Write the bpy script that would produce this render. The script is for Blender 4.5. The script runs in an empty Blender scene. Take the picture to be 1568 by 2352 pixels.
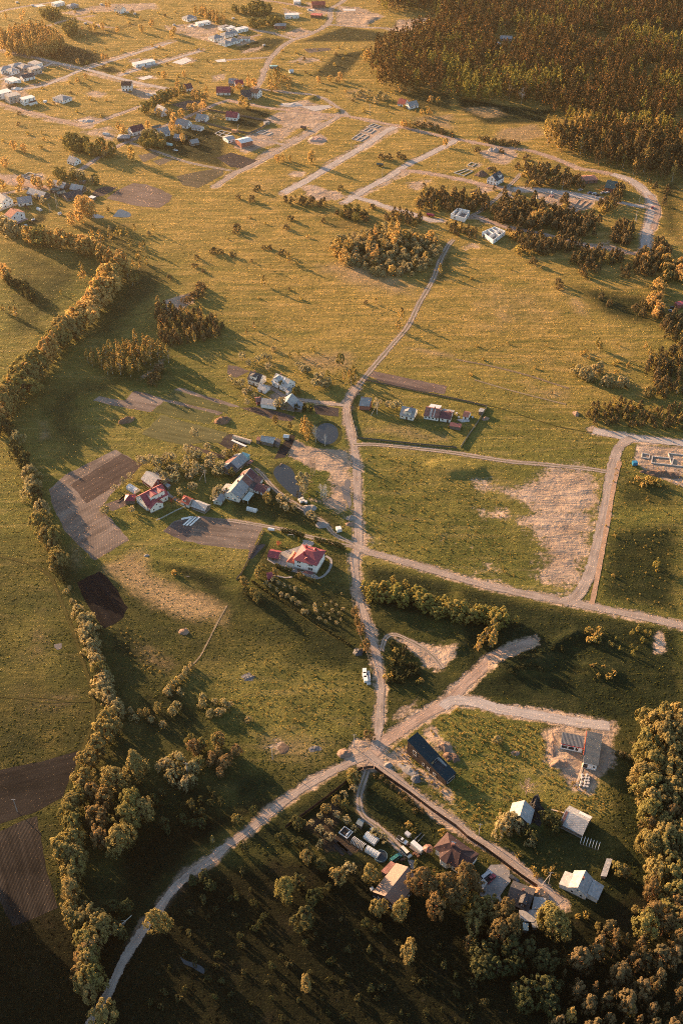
import bpy, math, random
import numpy as np
from mathutils import Vector, noise as mnoise

S = bpy.context.scene
COL = S.collection
R = math.radians
random.seed(11)
rng = np.random.default_rng(11)

# ------------------------------------------------------------------ camera
HC = 376.0                      # flying height of the drone, metres
TH = R(40.2)                    # looking down by this much
FP = 2432.4                     # focal length, in units of a 1568 x 2352 picture
cam_d = bpy.data.cameras.new('camera')
cam = bpy.data.objects.new('camera', cam_d)
COL.objects.link(cam)
cam.location = (0, 0, HC)
cam.rotation_euler = (math.pi / 2 - TH, 0, 0)
cam_d.sensor_fit = 'VERTICAL'
cam_d.sensor_height = 36
cam_d.lens = FP / 2352 * 36
cam_d.clip_start = 1
cam_d.clip_end = 8000
S.camera = cam

# ------------------------------------------------------------------ light
SUN_EL, SUN_AZ = R(12.5), R(-48)          # azimuth from +Y, clockwise
w = bpy.data.worlds.new('World')
S.world = w
w.use_nodes = True
nt = w.node_tree
sky = nt.nodes.new('ShaderNodeTexSky')
sky.sky_type = 'NISHITA'
sky.sun_disc = False
sky.sun_elevation = SUN_EL
sky.sun_rotation = SUN_AZ
bg = nt.nodes['Background']
nt.links.new(sky.outputs[0], bg.inputs[0])
bg.inputs[1].default_value = 0.08
sl = bpy.data.lights.new('sun', 'SUN')
sl.energy = 5.0
sl.angle = R(0.5)
sl.color = (1.0, 0.61, 0.32)
so = bpy.data.objects.new('sun', sl)
COL.objects.link(so)
sd = Vector((math.sin(SUN_AZ) * math.cos(SUN_EL), math.cos(SUN_AZ) * math.cos(SUN_EL), math.sin(SUN_EL)))
so.rotation_euler = sd.to_track_quat('Z', 'Y').to_euler()
so.location = (-300, 300, 500)
S.view_settings.view_transform = 'Standard'
S.view_settings.look = 'None'
S.view_settings.exposure = 2.1
S.view_settings.gamma = 1
S.render.engine = 'CYCLES'
cy = S.cycles
cy.max_bounces = 5
cy.diffuse_bounces = 2
cy.glossy_bounces = 2
cy.transmission_bounces = 3
cy.transparent_max_bounces = 12
cy.volume_bounces = 0
cy.caustics_reflective = cy.caustics_refractive = False
cy.use_denoising = False
cy.filter_width = 1.0
cy.sample_clamp_indirect = 4

# ------------------------------------------------------------------ picture point -> place on the land
ST, CT = math.sin(TH), math.cos(TH)
def g(p, z=0.0):
    if isinstance(p, Vector): return Vector((p.x, p.y, z))
    u = (p[0] - 784) / FP; v = (1176 - p[1]) / FP
    dx, dy, dz = u, v * ST + CT, v * CT - ST
    t = (z - HC) / dz
    return Vector((dx * t, dy * t, z))
def t(c, r, x, y):               # a point read off an enlarged sheet (column, row) of the survey
    return (c * 522.7 + x / 3.0, r * 392.0 + y / 3.0)
def ts(c, r, *a):
    return [t(c, r, a[i], a[i + 1]) for i in range(0, len(a), 2)]
def zz(x0, y0, k, *a):
    q = [((x0 + a[i] / k) / 1.5306, (y0 + a[i + 1] / k) / 1.5306) for i in range(0, len(a), 2)]
    return q if len(q) > 1 else q[0]
def height_over(base, top):      # how tall something is whose foot and head are at these points
    b = g(base); lo, hi = 0.0, 60.0
    for _ in range(40):
        m = (lo + hi) / 2
        if g(top, m).y > b.y: lo = m
        else: hi = m
    return lo

# ------------------------------------------------------------------ tagging
def tag(o, label=None, cat=None, group=None, kind=None):
    if label: o['label'] = label
    if cat: o['category'] = cat
    if group: o['group'] = group
    if kind: o['kind'] = kind
    return o
def empty(name, loc=(0, 0, 0), rz=0.0, label=None, cat=None, group=None):
    o = bpy.data.objects.new(name, None)
    COL.objects.link(o)
    o.location = loc; o.rotation_euler = (0, 0, rz)
    o.empty_display_size = 1
    return tag(o, label, cat, group)
def put(name, me, parent=None, loc=None):
    o = bpy.data.objects.new(name, me)
    COL.objects.link(o)
    if parent: o.parent = parent
    if loc is not None: o.location = loc
    return o

# ------------------------------------------------------------------ materials
MATS = {}
def nodes(name):
    m = bpy.data.materials.new(name); m.use_nodes = True
    n = m.node_tree.nodes; n.clear()
    return m, n, m.node_tree.links
def ramp(n, l, fac, stops):
    r = n.new('ShaderNodeValToRGB')
    e = r.color_ramp.elements
    while len(e) < len(stops): e.new(0.5)
    for el, (p, c) in zip(e, stops):
        el.position = p; el.color = (*c, 1) if len(c) == 3 else c
    l.new(fac, r.inputs[0])
    return r.outputs[0]
def noise(n, l, vec, scale, detail=3, rough=.55, dist=0):
    x = n.new('ShaderNodeTexNoise')
    x.inputs['Scale'].default_value = scale; x.inputs['Detail'].default_value = detail
    x.inputs['Roughness'].default_value = rough; x.inputs['Distortion'].default_value = dist
    if vec is not None: l.new(vec, x.inputs['Vector'])
    return x.outputs[0]
def mth(n, l, op, a, b=None, c=None, clamp=False):
    x = n.new('ShaderNodeMath'); x.operation = op; x.use_clamp = clamp
    for i, s in enumerate((a, b, c)):
        if s is None: continue
        if isinstance(s, (int, float)): x.inputs[i].default_value = s
        else: l.new(s, x.inputs[i])
    return x.outputs[0]
def mixc(n, l, f, a, b, mode='MIX'):
    x = n.new('ShaderNodeMix'); x.data_type = 'RGBA'; x.blend_type = mode
    for i, s in ((0, f), (6, a), (7, b)):
        if isinstance(s, (int, float)): x.inputs[i].default_value = s
        elif isinstance(s, tuple): x.inputs[i].default_value = (*s, 1)
        else: l.new(s, x.inputs[i])
    return x.outputs[2]
def mr(n, l, v, a, b, c=0., d=1.):
    x = n.new('ShaderNodeMapRange'); x.interpolation_type = 'SMOOTHSTEP'
    l.new(v, x.inputs[0])
    for i, s in enumerate((a, b, c, d)): x.inputs[i + 1].default_value = s
    return x.outputs[0]
def out(n, l, sh):
    o = n.new('ShaderNodeOutputMaterial'); l.new(sh, o.inputs[0]); return o
def princ(n, l, col, rough=.9, spec=.15, nrm=None, metal=0.):
    p = n.new('ShaderNodeBsdfPrincipled')
    if isinstance(col, tuple): p.inputs['Base Color'].default_value = (*col, 1)
    else: l.new(col, p.inputs['Base Color'])
    if isinstance(rough, (int, float)): p.inputs['Roughness'].default_value = rough
    else: l.new(rough, p.inputs['Roughness'])
    p.inputs['Specular IOR Level'].default_value = spec
    p.inputs['Metallic'].default_value = metal
    if nrm is not None: l.new(nrm, p.inputs['Normal'])
    return p.outputs[0]
def bump(n, l, h, strength=.5, dist=.3):
    b = n.new('ShaderNodeBump'); b.inputs['Strength'].default_value = strength; b.inputs['Distance'].default_value = dist
    l.new(h, b.inputs['Height']); return b.outputs[0]
def objvec(n):
    x = n.new('ShaderNodeTexCoord'); return x.outputs['Object']
def pos(n):
    x = n.new('ShaderNodeNewGeometry'); return x.outputs['Position']
def mat(name, col, var=.25, scale=.6, rough=.85, spec=.2, bmp=0., bscale=3., metal=0., seams=None):
    """a plain procedural surface: base colour broken by two noises, optional sheet seams along local x"""
    if name in MATS: return MATS[name]
    m, n, l = nodes(name)
    v = objvec(n)
    f = noise(n, l, v, scale, 5, .65)
    lo = tuple(max(0, c * (1 - var)) for c in col); hi = tuple(min(1, c * (1 + var)) for c in col)
    c = ramp(n, l, f, [(.3, lo), (.7, hi)])
    f2 = noise(n, l, v, scale * 7, 2)
    c = mixc(n, l, mr(n, l, f2, .55, .8, 0, var * .9), c, tuple(x * .55 for x in col))
    nrm = None
    if seams:
        wv = n.new('ShaderNodeTexWave'); wv.wave_type = 'BANDS'; wv.bands_direction = seams[0]
        wv.inputs['Scale'].default_value = seams[1]
        l.new(v, wv.inputs['Vector'])
        c = mixc(n, l, mr(n, l, wv.outputs['Fac'], .75, .98, 0, .45), c, tuple(x * .4 for x in col))
        nrm = bump(n, l, wv.outputs['Fac'], .35, .06)
    elif bmp:
        nrm = bump(n, l, noise(n, l, v, bscale, 4), bmp, .1)
    out(n, l, princ(n, l, c, rough, spec, nrm, metal))
    MATS[name] = m
    return m

# ------------------------------------------------------------------ mesh building
class MB:
    def __init__(s): s.v = []; s.f = []; s.m = []
    def add(s, vs, fs, m=0):
        o = len(s.v); s.v += [tuple(x) for x in vs]
        for f in fs: s.f.append([i + o for i in f]); s.m.append(m)
        return s
    def box(s, x0, x1, y0, y1, z0, z1, m=0):
        return s.add([(x0, y0, z0), (x1, y0, z0), (x1, y1, z0), (x0, y1, z0), (x0, y0, z1), (x1, y0, z1), (x1, y1, z1), (x0, y1, z1)],
                     [(3, 2, 1, 0), (4, 5, 6, 7), (0, 1, 5, 4), (1, 2, 6, 5), (2, 3, 7, 6), (3, 0, 4, 7)], m)
    def extr(s, prof, x0, x1, m=0):                # profile in (y, z), run along x
        k = len(prof)
        vs = [(x0, y, z) for y, z in prof] + [(x1, y, z) for y, z in prof]
        fs = [tuple(range(k))[::-1], tuple(range(k, 2 * k))] + [(i, (i + 1) % k, k + (i + 1) % k, k + i) for i in range(k)]
        return s.add(vs, fs, m)
    def prism(s, pts, z0, z1, m=0):                # plan outline, floor and top (numbers or one value per corner)
        k = len(pts)
        zb = z0 if isinstance(z0, (list, tuple)) else [z0] * k
        za = z1 if isinstance(z1, (list, tuple)) else [z1] * k
        vs = [(p[0], p[1], b) for p, b in zip(pts, zb)] + [(p[0], p[1], a) for p, a in zip(pts, za)]
        fs = [tuple(range(k))[::-1], tuple(range(k, 2 * k))] + [(i, (i + 1) % k, k + (i + 1) % k, k + i) for i in range(k)]
        return s.add(vs, fs, m)
    def tube(s, a, b, r0, r1=None, n=6, m=0, cap=True):
        a = Vector(a); b = Vector(b); r1 = r0 if r1 is None else r1
        d = (b - a).normalized()
        u = d.orthogonal().normalized(); w_ = d.cross(u)
        vs = []
        for c, r in ((a, r0), (b, r1)):
            for i in range(n):
                an = 2 * math.pi * i / n
                vs.append(c + u * (math.cos(an) * r) + w_ * (math.sin(an) * r))
        fs = [(i, (i + 1) % n, n + (i + 1) % n, n + i) for i in range(n)]
        if cap: fs += [tuple(range(n))[::-1], tuple(range(n, 2 * n))]
        return s.add(vs, fs, m)
    def mesh(s, name, mats, smooth=False):
        me = bpy.data.meshes.new(name)
        me.from_pydata(s.v, [], s.f)
        for x in (mats if isinstance(mats, (list, tuple)) else [mats]): me.materials.append(x)
        if any(s.m): me.polygons.foreach_set('material_index', s.m)
        if smooth: me.polygons.foreach_set('use_smooth', [True] * len(s.f))
        me.update()
        return me
    def build(s, name, mats, parent=None, smooth=False):
        return put(name, s.mesh(name, mats, smooth), parent)
def fast_mesh(name, V, Fq, mats, nper=4, smooth=False):
    me = bpy.data.meshes.new(name)
    nf = len(Fq)
    me.vertices.add(len(V)); me.vertices.foreach_set('co', np.asarray(V, np.float32).ravel())
    me.loops.add(nf * nper); me.loops.foreach_set('vertex_index', np.asarray(Fq, np.int32).ravel())
    me.polygons.add(nf); me.polygons.foreach_set('loop_start', np.arange(0, nf * nper, nper, dtype=np.int32))
    if smooth: me.polygons.foreach_set('use_smooth', np.ones(nf, bool))
    for x in mats: me.materials.append(x)
    me.update(calc_edges=True)
    return me
WOODS_OUT = [(-143,150),(-143,226),(-192,268),(-280,350),(-330,350),(-330,150)]  # outline of the unseen wood, fitted to where its shade should fall
# ================================================================== LAND
# soft patches of soil, plant cover and painted-in shade, as weights on the ground sheet
def poly_w(P, X, Y, feather):
    """1 inside the outline, falling to 0 over the feather distance outside it"""
    P = np.array([(q.x, q.y) for q in P])
    x0, y0 = P.min(0) - feather; x1, y1 = P.max(0) + feather
    sel = np.nonzero((X > x0) & (X < x1) & (Y > y0) & (Y < y1))[0]
    x = X[sel]; y = Y[sel]
    ins = np.zeros(len(sel), bool); d2 = np.full(len(sel), 1e9)
    for a, b in zip(P, np.roll(P, -1, 0)):
        c = ((a[1] > y) != (b[1] > y))
        with np.errstate(divide='ignore', invalid='ignore'):
            xi = (b[0] - a[0]) * (y - a[1]) / (b[1] - a[1]) + a[0]
        ins ^= c & (x < xi)
        e = b - a; L = max(e @ e, 1e-9)
        s = np.clip(((x - a[0]) * e[0] + (y - a[1]) * e[1]) / L, 0, 1)
        d2 = np.minimum(d2, (x - a[0] - s * e[0]) ** 2 + (y - a[1] - s * e[1]) ** 2)
    d = np.sqrt(d2)
    sd_ = np.where(ins, -d, d)
    return sel, np.clip(.5 - sd_ / (2 * feather), 0, 1)
def line_w(P, X, Y, half, feather):
    P = np.array([(q.x, q.y) for q in P]); m = half + feather
    x0, y0 = P.min(0) - m; x1, y1 = P.max(0) + m
    sel = np.nonzero((X > x0) & (X < x1) & (Y > y0) & (Y < y1))[0]
    x = X[sel]; y = Y[sel]; d2 = np.full(len(sel), 1e9)
    for a, b in zip(P[:-1], P[1:]):
        e = b - a; L = max(e @ e, 1e-9)
        s = np.clip(((x - a[0]) * e[0] + (y - a[1]) * e[1]) / L, 0, 1)
        d2 = np.minimum(d2, (x - a[0] - s * e[0]) ** 2 + (y - a[1] - s * e[1]) ** 2)
    return sel, np.clip((half + feather - np.sqrt(d2)) / feather, 0, 1)

xs = np.concatenate([np.linspace(-2000, -520, 30)[:-1], np.arange(-520, 521, 2.2), np.linspace(521.5, 2000, 30)[1:]])
ys = np.concatenate([np.linspace(-1200, 120, 24)[:-1], np.arange(120, 700, 2.0), np.arange(700, 1620, 3.0), np.linspace(1622, 3400, 30)])
gx, gy = np.meshgrid(xs, ys)
GX, GY = gx.ravel(), gy.ravel()
GZ = np.zeros_like(GX)
ATT = {k: np.zeros(len(GX), np.float32) for k in ('sand', 'dry', 'lush', 'soil', 'heath', 'gold')}
def soft(kind, pts, amt=1., feather=6.):
    s, w_ = poly_w([g(p) for p in pts], GX, GY, feather)
    ATT[kind][s] = np.maximum(ATT[kind][s], (w_ * amt).astype(np.float32))
def softline(kind, pts, half, amt=1., feather=2.):
    s, w_ = line_w([g(p) for p in pts], GX, GY, half, feather)
    ATT[kind][s] = np.maximum(ATT[kind][s], (w_ * amt).astype(np.float32))
def mound(pts, h, feather=5.):
    s, w_ = poly_w([g(p) for p in pts], GX, GY, feather)
    GZ[s] += h * w_ * w_ * (3 - 2 * w_)

# --- sandy, trampled and building ground
soft('sand', ts(2, 2, 620,880, 960,900, 1010,1176, 930,1176, 500,1176), .95, 12)
soft('sand', ts(2, 3, 560,0, 960,0, 900,330, 780,540, 600,480), .95, 14)
soft('sand', ts(2, 2, 130,960, 420,1000, 640,860, 900,850, 960,960, 950,1176, 560,1176, 420,1080, 200,1040), .8, 12)
soft('sand', ts(2, 3, 200,0, 950,0, 930,180, 890,380, 800,540, 560,470, 620,250, 600,130, 300,60), .85, 12)
soft('sand', ts(2, 3, 160,330, 260,310, 330,400, 200,470, 100,430), .55, 10)
soft('sand', ts(2, 3, 0,130, 160,190, 200,260, 40,260), .45, 10)
soft('sand', ts(1, 3, 1300,130, 1568,120, 1568,230, 1400,200), .35, 9)
soft('sand', ts(1, 3, 930,100, 1080,140, 1150,190, 1000,260, 930,200), .45, 8)
soft('sand', ts(1, 2, 470,680, 600,735, 820,745, 855,900, 690,890, 560,870, 500,830, 400,800, 430,700), .95, 4)
soft('sand', ts(1, 2, 700,880, 860,890, 870,1176, 760,1176, 640,1130, 560,1090, 690,1060), .7, 5)
soft('sand', ts(1, 2, 270,370, 340,335, 440,400, 400,430, 290,400), .8, 3)
soft('sand', ts(1, 3, 640,0, 870,0, 870,100, 760,90), .35, 5)
soft('sand', [(815,1700),(850,1695),(885,1715),(880,1775),(835,1770),(790,1745)], .95, 3)
soft('sand', ts(1, 4, 1090,480, 1250,420, 1300,560, 1568,760, 1568,860, 1330,650, 1180,600, 1080,580), .8, 4)
soft('sand', ts(1, 4, 1300,330, 1430,280, 1568,460, 1568,600, 1450,520, 1380,420), .7, 4)
soft('sand', ts(2, 4, 600,310, 700,300, 1080,330, 1095,560, 1010,640, 930,760, 800,740, 700,620, 610,540), .9, 4)
soft('sand', ts(2, 4, 380,330, 520,310, 540,400, 420,400), .4, 6)
soft('sand', ts(1, 4, 1100,230, 1300,90, 1350,120, 1180,300), .7, 4)
soft('sand', ts(1, 3, 1060,860, 1150,840, 1300,890, 1440,930, 1568,920, 1568,1010, 1470,1100, 1330,1060, 1250,950, 1130,870, 1080,930), .75, 4)
soft('sand', ts(1, 3, 1440,830, 1500,850, 1490,940, 1430,930), .5, 5)
soft('sand', ts(2, 3, 1360,830, 1430,820, 1440,960, 1370,980), .8, 3)
soft('sand', ts(1, 4, 300,390, 420,400, 410,480, 340,490), .6, 3)
soft('sand', ts(1, 4, 200,440, 330,400, 360,560, 260,600), .35, 6)
soft('sand', ts(0, 1, 1090,960, 1140,890, 1330,840, 1340,900, 1250,960, 1130,1000), .85, 4)
soft('sand', ts(0, 2, 880,300, 960,240, 1080,150, 1180,30, 1220,20, 1120,180, 1000,270), .5, 3)
soft('sand', ts(0, 3, 1220,800, 1300,790, 1320,840, 1240,850), .7, 2)
soft('sand', ts(2, 2, 1250,720, 1568,730, 1568,1000, 1300,900, 1240,820), .95, 3)
soft('sand', ts(1, 1, 500,110, 560,90, 840,170, 760,210, 560,200), .8, 6)
soft('sand', ts(1, 1, 1230,110, 1400,50, 1420,80, 1330,130), .5, 5)
soft('sand', ts(1, 1, 420,10, 560,0, 520,50, 440,40), .7, 6)
soft('sand', ts(2, 1, 560,150, 640,140, 960,200, 940,260, 820,290, 560,200), .85, 4)
soft('sand', ts(2, 1, 880,500, 1060,480, 1150,540, 900,545), .6, 4)
soft('sand', ts(2, 1, 0,520, 130,490, 190,530, 60,560), .55, 5)
soft('sand', ts(1, 0, 350,770, 700,790, 720,815, 490,890, 430,880, 240,830), .95, 6)
soft('sand', ts(1, 0, 760,40, 900,50, 1080,110, 940,185, 740,165), .95, 8)
soft('sand', ts(1, 0, 1110,215, 1180,140, 1390,120, 1330,165, 1240,225), .95, 8)
soft('sand', ts(1, 0, 850,960, 980,850, 1160,880, 960,990), .9, 4)
soft('sand', ts(1, 0, 540,960, 640,920, 700,960, 650,1000, 560,990), .9, 4)
soft('sand', ts(1, 0, 350,720, 520,690, 730,740, 620,775, 380,750), .85, 5)
soft('sand', ts(1, 0, 390,230, 500,190, 590,215, 480,260, 400,250), .8, 6)
soft('sand', ts(1, 0, 400,430, 520,380, 660,410, 560,450), .6, 8)
soft('sand', ts(1, 0, 0,980, 200,900, 440,860, 480,900, 350,1000, 100,1060), .7, 6)
soft('sand', ts(1, 0, 540,10, 700,60, 680,110, 560,100), .8, 6)
soft('sand', ts(0, 0, 420,90, 700,30, 1050,20, 1100,60, 900,80, 700,80, 520,110), .85, 8)
soft('sand', ts(0, 0, 0,560, 60,530, 200,640, 260,720, 60,700, 0,690), .75, 6)
soft('sand', ts(0, 0, 0,450, 200,430, 330,470, 180,500, 0,540), .65, 6)
soft('sand', ts(0, 0, 340,690, 520,660, 530,690, 380,720), .7, 5)
soft('sand', ts(0, 0, 500,830, 620,800, 720,820, 600,860), .9, 4)
soft('sand', ts(0, 0, 780,620, 1010,690, 1150,650, 1060,620, 900,600), .7, 5)
soft('sand', ts(0, 0, 930,530, 1060,510, 1080,540, 950,560), .8, 5)
soft('sand', ts(0, 0, 1180,430, 1300,390, 1380,420, 1250,450), .8, 5)
soft('sand', ts(0, 0, 1100,180, 1450,140, 1568,200, 1400,290, 1140,210), .6, 8)
soft('sand', ts(0, 0, 540,900, 760,860, 850,900, 800,990, 560,930), .55, 6)
soft('sand', ts(0, 1, 0,20, 280,20, 330,60, 150,130, 0,80), .85, 6)
soft('sand', ts(2, 0, 150,1040, 350,1010, 450,1060, 350,1140, 240,1120), .8, 4)
soft('sand', ts(2, 0, 50,1130, 190,1110, 200,1176, 40,1176), .4, 4)
soft('sand', ts(1, 5, 620,330, 700,300, 740,520, 640,520), .1, 6)
for x, y in ((1145.,1262.), (470,1380), (575,1570), (95,620)):
    pass
# --- pale dead grass
soft('dry', ts(1, 1, 560,640, 900,620, 1300,780, 1290,880, 950,830, 700,740), .75, 14)
soft('dry', ts(1, 1, 0,0, 700,0, 300,220, 0,200), .4, 25)
soft('dry', ts(1, 1, 0,250, 380,330, 500,560, 0,520), .35, 25)
soft('dry', ts(2, 1, 0,700, 700,760, 900,1000, 500,1176, 0,1176), .45, 30)
soft('dry', ts(2, 1, 740,820, 900,900, 960,1060, 800,980), .7, 10)
soft('dry', ts(2, 2, 0,0, 1300,0, 1250,130, 800,330, 0,130), .35, 25)
soft('dry', ts(2, 2, 430,260, 800,330, 760,430, 500,380), .6, 10)
soft('dry', ts(1, 2, 430,90, 900,40, 880,210, 640,220, 480,170), .7, 10)
soft('dry', ts(1, 2, 1180,30, 1300,40, 1568,90, 1568,130, 1250,60), .8, 5)
soft('dry', ts(0, 3, 690,350, 1000,230, 1050,400, 1568,640, 1568,800, 1200,740, 830,520, 700,400), .8, 8)
soft('dry', ts(0, 3, 430,120, 560,150, 640,330, 560,430, 470,380), .55, 8)
soft('dry', ts(0, 3, 150,600, 420,560, 480,830, 560,1100, 300,1176, 0,1100, 0,800), .4, 20)
soft('dry', ts(0, 4, 0,0, 620,0, 650,280, 200,240, 0,200), .45, 15)
soft('dry', ts(0, 2, 250,540, 340,540, 360,660, 280,680), .7, 5)
soft('dry', ts(0, 3, 850,860, 1100,880, 1300,1050, 1150,1176, 950,1100), .5, 10)
soft('dry', ts(1, 3, 0,780, 420,780, 560,930, 400,1176, 0,1100), .3, 12)
soft('dry', ts(1, 4, 120,330, 700,260, 780,420, 660,590, 260,580), .55, 10)
soft('dry', ts(1, 4, 520,230, 860,250, 900,320, 700,310), .55, 6)
soft('dry', ts(2, 0, 300,890, 560,850, 640,930, 420,990, 250,960), .75, 6)
soft('dry', ts(2, 0, 0,740, 280,730, 380,800, 200,820), .7, 6)
soft('dry', ts(1, 0, 800,620, 950,600, 1000,690, 820,700), .6, 8)
soft('dry', ts(1, 0, 1230,800, 1568,780, 1568,900, 1300,880), .7, 8)
soft('dry', ts(0, 0, 0,730, 520,870, 250,1020, 0,1000), .35, 20)
soft('dry', ts(1, 2, 930,560, 1200,560, 1568,640, 1568,720, 900,650), .55, 8)
soft('dry', ts(1, 2, 880,250, 1050,290, 1568,380, 1568,440, 1000,360), .3, 8)
soft('dry', ts(1, 3, 650,0, 860,90, 860,110, 600,30), .4, 5)
# --- rank green growth
soft('lush', ts(2, 3, 1060,100, 1568,60, 1568,740, 960,620, 1000,300), .75, 10)
soft('lush', ts(2, 2, 1080,850, 1568,960, 1568,1176, 1060,1176), .6, 10)
soft('lush', ts(1, 3, 910,340, 1568,470, 1568,800, 1000,700), .85, 8)
soft('lush', ts(2, 3, 0,480, 700,640, 1568,800, 1568,1176, 0,1176), .9, 10)
soft('lush', ts(1, 3, 0,480, 860,480, 960,900, 980,1176, 560,1176, 300,800, 0,720), .75, 10)
soft('lush', ts(0, 3, 830,700, 1330,1100, 1180,1176, 700,1000, 700,850), .9, 10)
soft('lush', ts(0, 3, 1020,330, 1568,430, 1568,660), .85, 6)
soft('lush', ts(0, 2, 200,300, 620,230, 1150,150, 1560,300, 900,330, 860,400, 640,420, 700,720, 400,900, 250,700), .55, 16)
soft('lush', ts(0, 1, 400,350, 900,340, 1000,560, 1250,760, 1000,980, 800,1176, 540,1176, 740,840, 880,600, 640,500), .6, 16)
soft('lush', ts(0, 1, 0,470, 640,620, 640,720, 300,1176, 0,1176), .55, 18)
soft('lush', ts(0, 4, 0,270, 560,340, 520,470, 0,590), .7, 6)
soft('lush', ts(0, 4, 850,0, 1300,0, 1568,250, 1250,470, 900,420), .8, 10)
soft('lush', ts(0, 4, 640,660, 1568,600, 1568,1060, 900,1176, 640,1176), .95, 15)
soft('lush', ts(1, 4, 0,560, 420,620, 640,600, 0,1050), .95, 10)
soft('lush', ts(1, 4, 0,1176, 0,1100, 780,640, 920,610, 1500,960, 1568,1010, 1568,1176), .95, 6)
soft('lush', [(0,1950),(350,1990),(520,1955),(900,1990),(1280,2070),(1568,1700),(1900,2700),(-500,2700)], 1., 20)
soft('lush', ts(2, 4, 1030,640, 1260,300, 1568,0, 1568,1176, 1000,1176), .95, 15)
soft('lush', ts(2, 4, 0,80, 0,-60, 1568,-100, 1568,300, 1100,280), .95, 6)
soft('lush', ts(2, 4, 0,320, 560,300, 640,640, 0,860), .5, 12)
soft('lush', ts(1, 2, 930,270, 1568,400, 1568,690, 860,650, 850,430), .3, 8)
soft('lush', ts(1, 2, 910,740, 1200,790, 1300,1000, 1568,1100, 1568,1176, 930,1176), .5, 10)
soft('lush', ts(2, 1, 740,760, 960,800, 1350,850, 1400,1100, 1000,1010), .7, 12)
soft('lush', ts(2, 1, 1380,80, 1568,60, 1568,520, 1390,420), .6, 10)
soft('lush', ts(2, 0, 0,660, 400,730, 700,760, 640,850, 200,860, 0,740), .8, 8)
soft('lush', ts(1, 0, 480,290, 800,180, 1140,230, 1040,290, 640,290), .7, 6)
soft('lush', ts(1, 0, 560,530, 740,370, 900,350, 1000,290, 930,400, 800,540), .7, 6)
soft('lush', ts(1, 0, 40,340, 250,250, 420,270, 320,350, 120,370), .7, 6)
soft('lush', ts(1, 0, 0,740, 140,740, 330,770, 180,910, 0,880), .75, 5)
soft('lush', ts(1, 0, 1100,580, 1568,640, 1568,780, 1300,760), .6, 8)
soft('lush', ts(0, 0, 280,380, 450,310, 620,340, 760,400, 590,460, 380,420), .85, 6)
soft('lush', ts(0, 0, 560,210, 720,200, 1060,110, 1100,120, 800,240, 640,260), .5, 8)
soft('lush', ts(0, 0, 1000,1000, 1300,880, 1568,880, 1568,1176, 1300,1110), .75, 8)
soft('lush', ts(0, 0, 650,480, 780,450, 850,500, 760,510), .8, 4)
soft('lush', ts(1, 1, 540,250, 860,320, 1090,330, 1150,380, 830,440, 700,420), .5, 10)
soft('lush', ts(1, 1, 1000,690, 1300,780, 1450,560, 1470,460, 1568,500, 1568,720, 1400,830), .5, 6)
soft('lush', ts(0, 1, 0,330, 230,380, 330,340, 300,280, 120,400, 60,400), .9, 4)
soft('lush', ts(2, 1, 120,300, 300,330, 300,380, 180,360), .8, 5)
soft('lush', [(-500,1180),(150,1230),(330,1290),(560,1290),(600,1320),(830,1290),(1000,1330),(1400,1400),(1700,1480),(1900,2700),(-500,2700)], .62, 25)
soft('lush', [(820,1020),(1400,1090),(1380,1380),(1000,1310),(830,1260)], .5, 15)
soft('lush', ts(1, 3, 180,190, 600,230, 860,270, 870,880, 500,700, 170,480), .6, 6)
soft('lush', ts(1, 2, 0,900, 300,930, 640,1150, 800,1176) + ts(1, 3, 820,160, 600,140, 0,40), .6, 6)
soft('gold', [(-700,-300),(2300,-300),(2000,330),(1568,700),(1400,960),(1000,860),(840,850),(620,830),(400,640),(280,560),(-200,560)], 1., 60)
# --- shade at the near end, put into the ground colour
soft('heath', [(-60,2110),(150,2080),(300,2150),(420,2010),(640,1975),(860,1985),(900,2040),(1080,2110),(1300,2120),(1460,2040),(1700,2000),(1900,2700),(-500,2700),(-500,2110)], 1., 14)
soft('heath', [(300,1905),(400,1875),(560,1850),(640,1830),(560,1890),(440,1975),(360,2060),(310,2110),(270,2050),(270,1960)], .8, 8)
# --- dark bare earth
soft('soil', ts(1, 4, 560,900, 800,720, 830,900, 740,1176, 420,1010), .6, 4)
soft('soil', ts(1, 4, 640,1050, 860,1030, 960,1176, 640,1176), .9, 3)
soft('soil', ts(2, 5, 0,120, 560,380, 600,470, 250,400, 0,330), .3, 6)
soft('soil', ts(1, 5, 560,0, 900,30, 800,100, 650,60), .6, 5)
soft('soil', ts(0, 0, 30,590, 120,570, 140,610, 60,620), .9, 3)
soft('soil', ts(1, 1, 0,20, 80,0, 40,60, 0,80), .0, 3)
soft('soil', ts(2, 2, 1290,870, 1568,900, 1568,940, 1310,910), .6, 2)
soft('soil', ts(2, 1, 60,150, 180,100, 210,130, 120,180), .6, 4)
def thin(kind, pts, keep, feather=6.):
    sl_, w_ = poly_w([g(p) for p in pts], GX, GY, feather)
    ATT[kind][sl_] *= (1 - (1 - keep) * w_).astype(np.float32)
thin('lush', ts(1, 4, 1100,480, 1400,300, 1568,170, 1568,900, 1340,680), .25, 5)
thin('lush', ts(2, 4, -10,160, 560,300, 700,620, 1000,700, 1030,880, 500,1010, 150,1000, -10,900), .25, 5)
thin('lush', [(420,1560),(560,1500),(840,1560),(850,1690),(700,1740),(560,1720)], .6, 12)
thin('lush', [(830,1030),(1250,1080),(1230,1350),(1000,1310),(835,1250)], .7, 10)
thin('lush', ts(0, 3, 0,240, 420,420, 560,1000, 600,1176, 0,1176), .8, 12)
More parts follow.
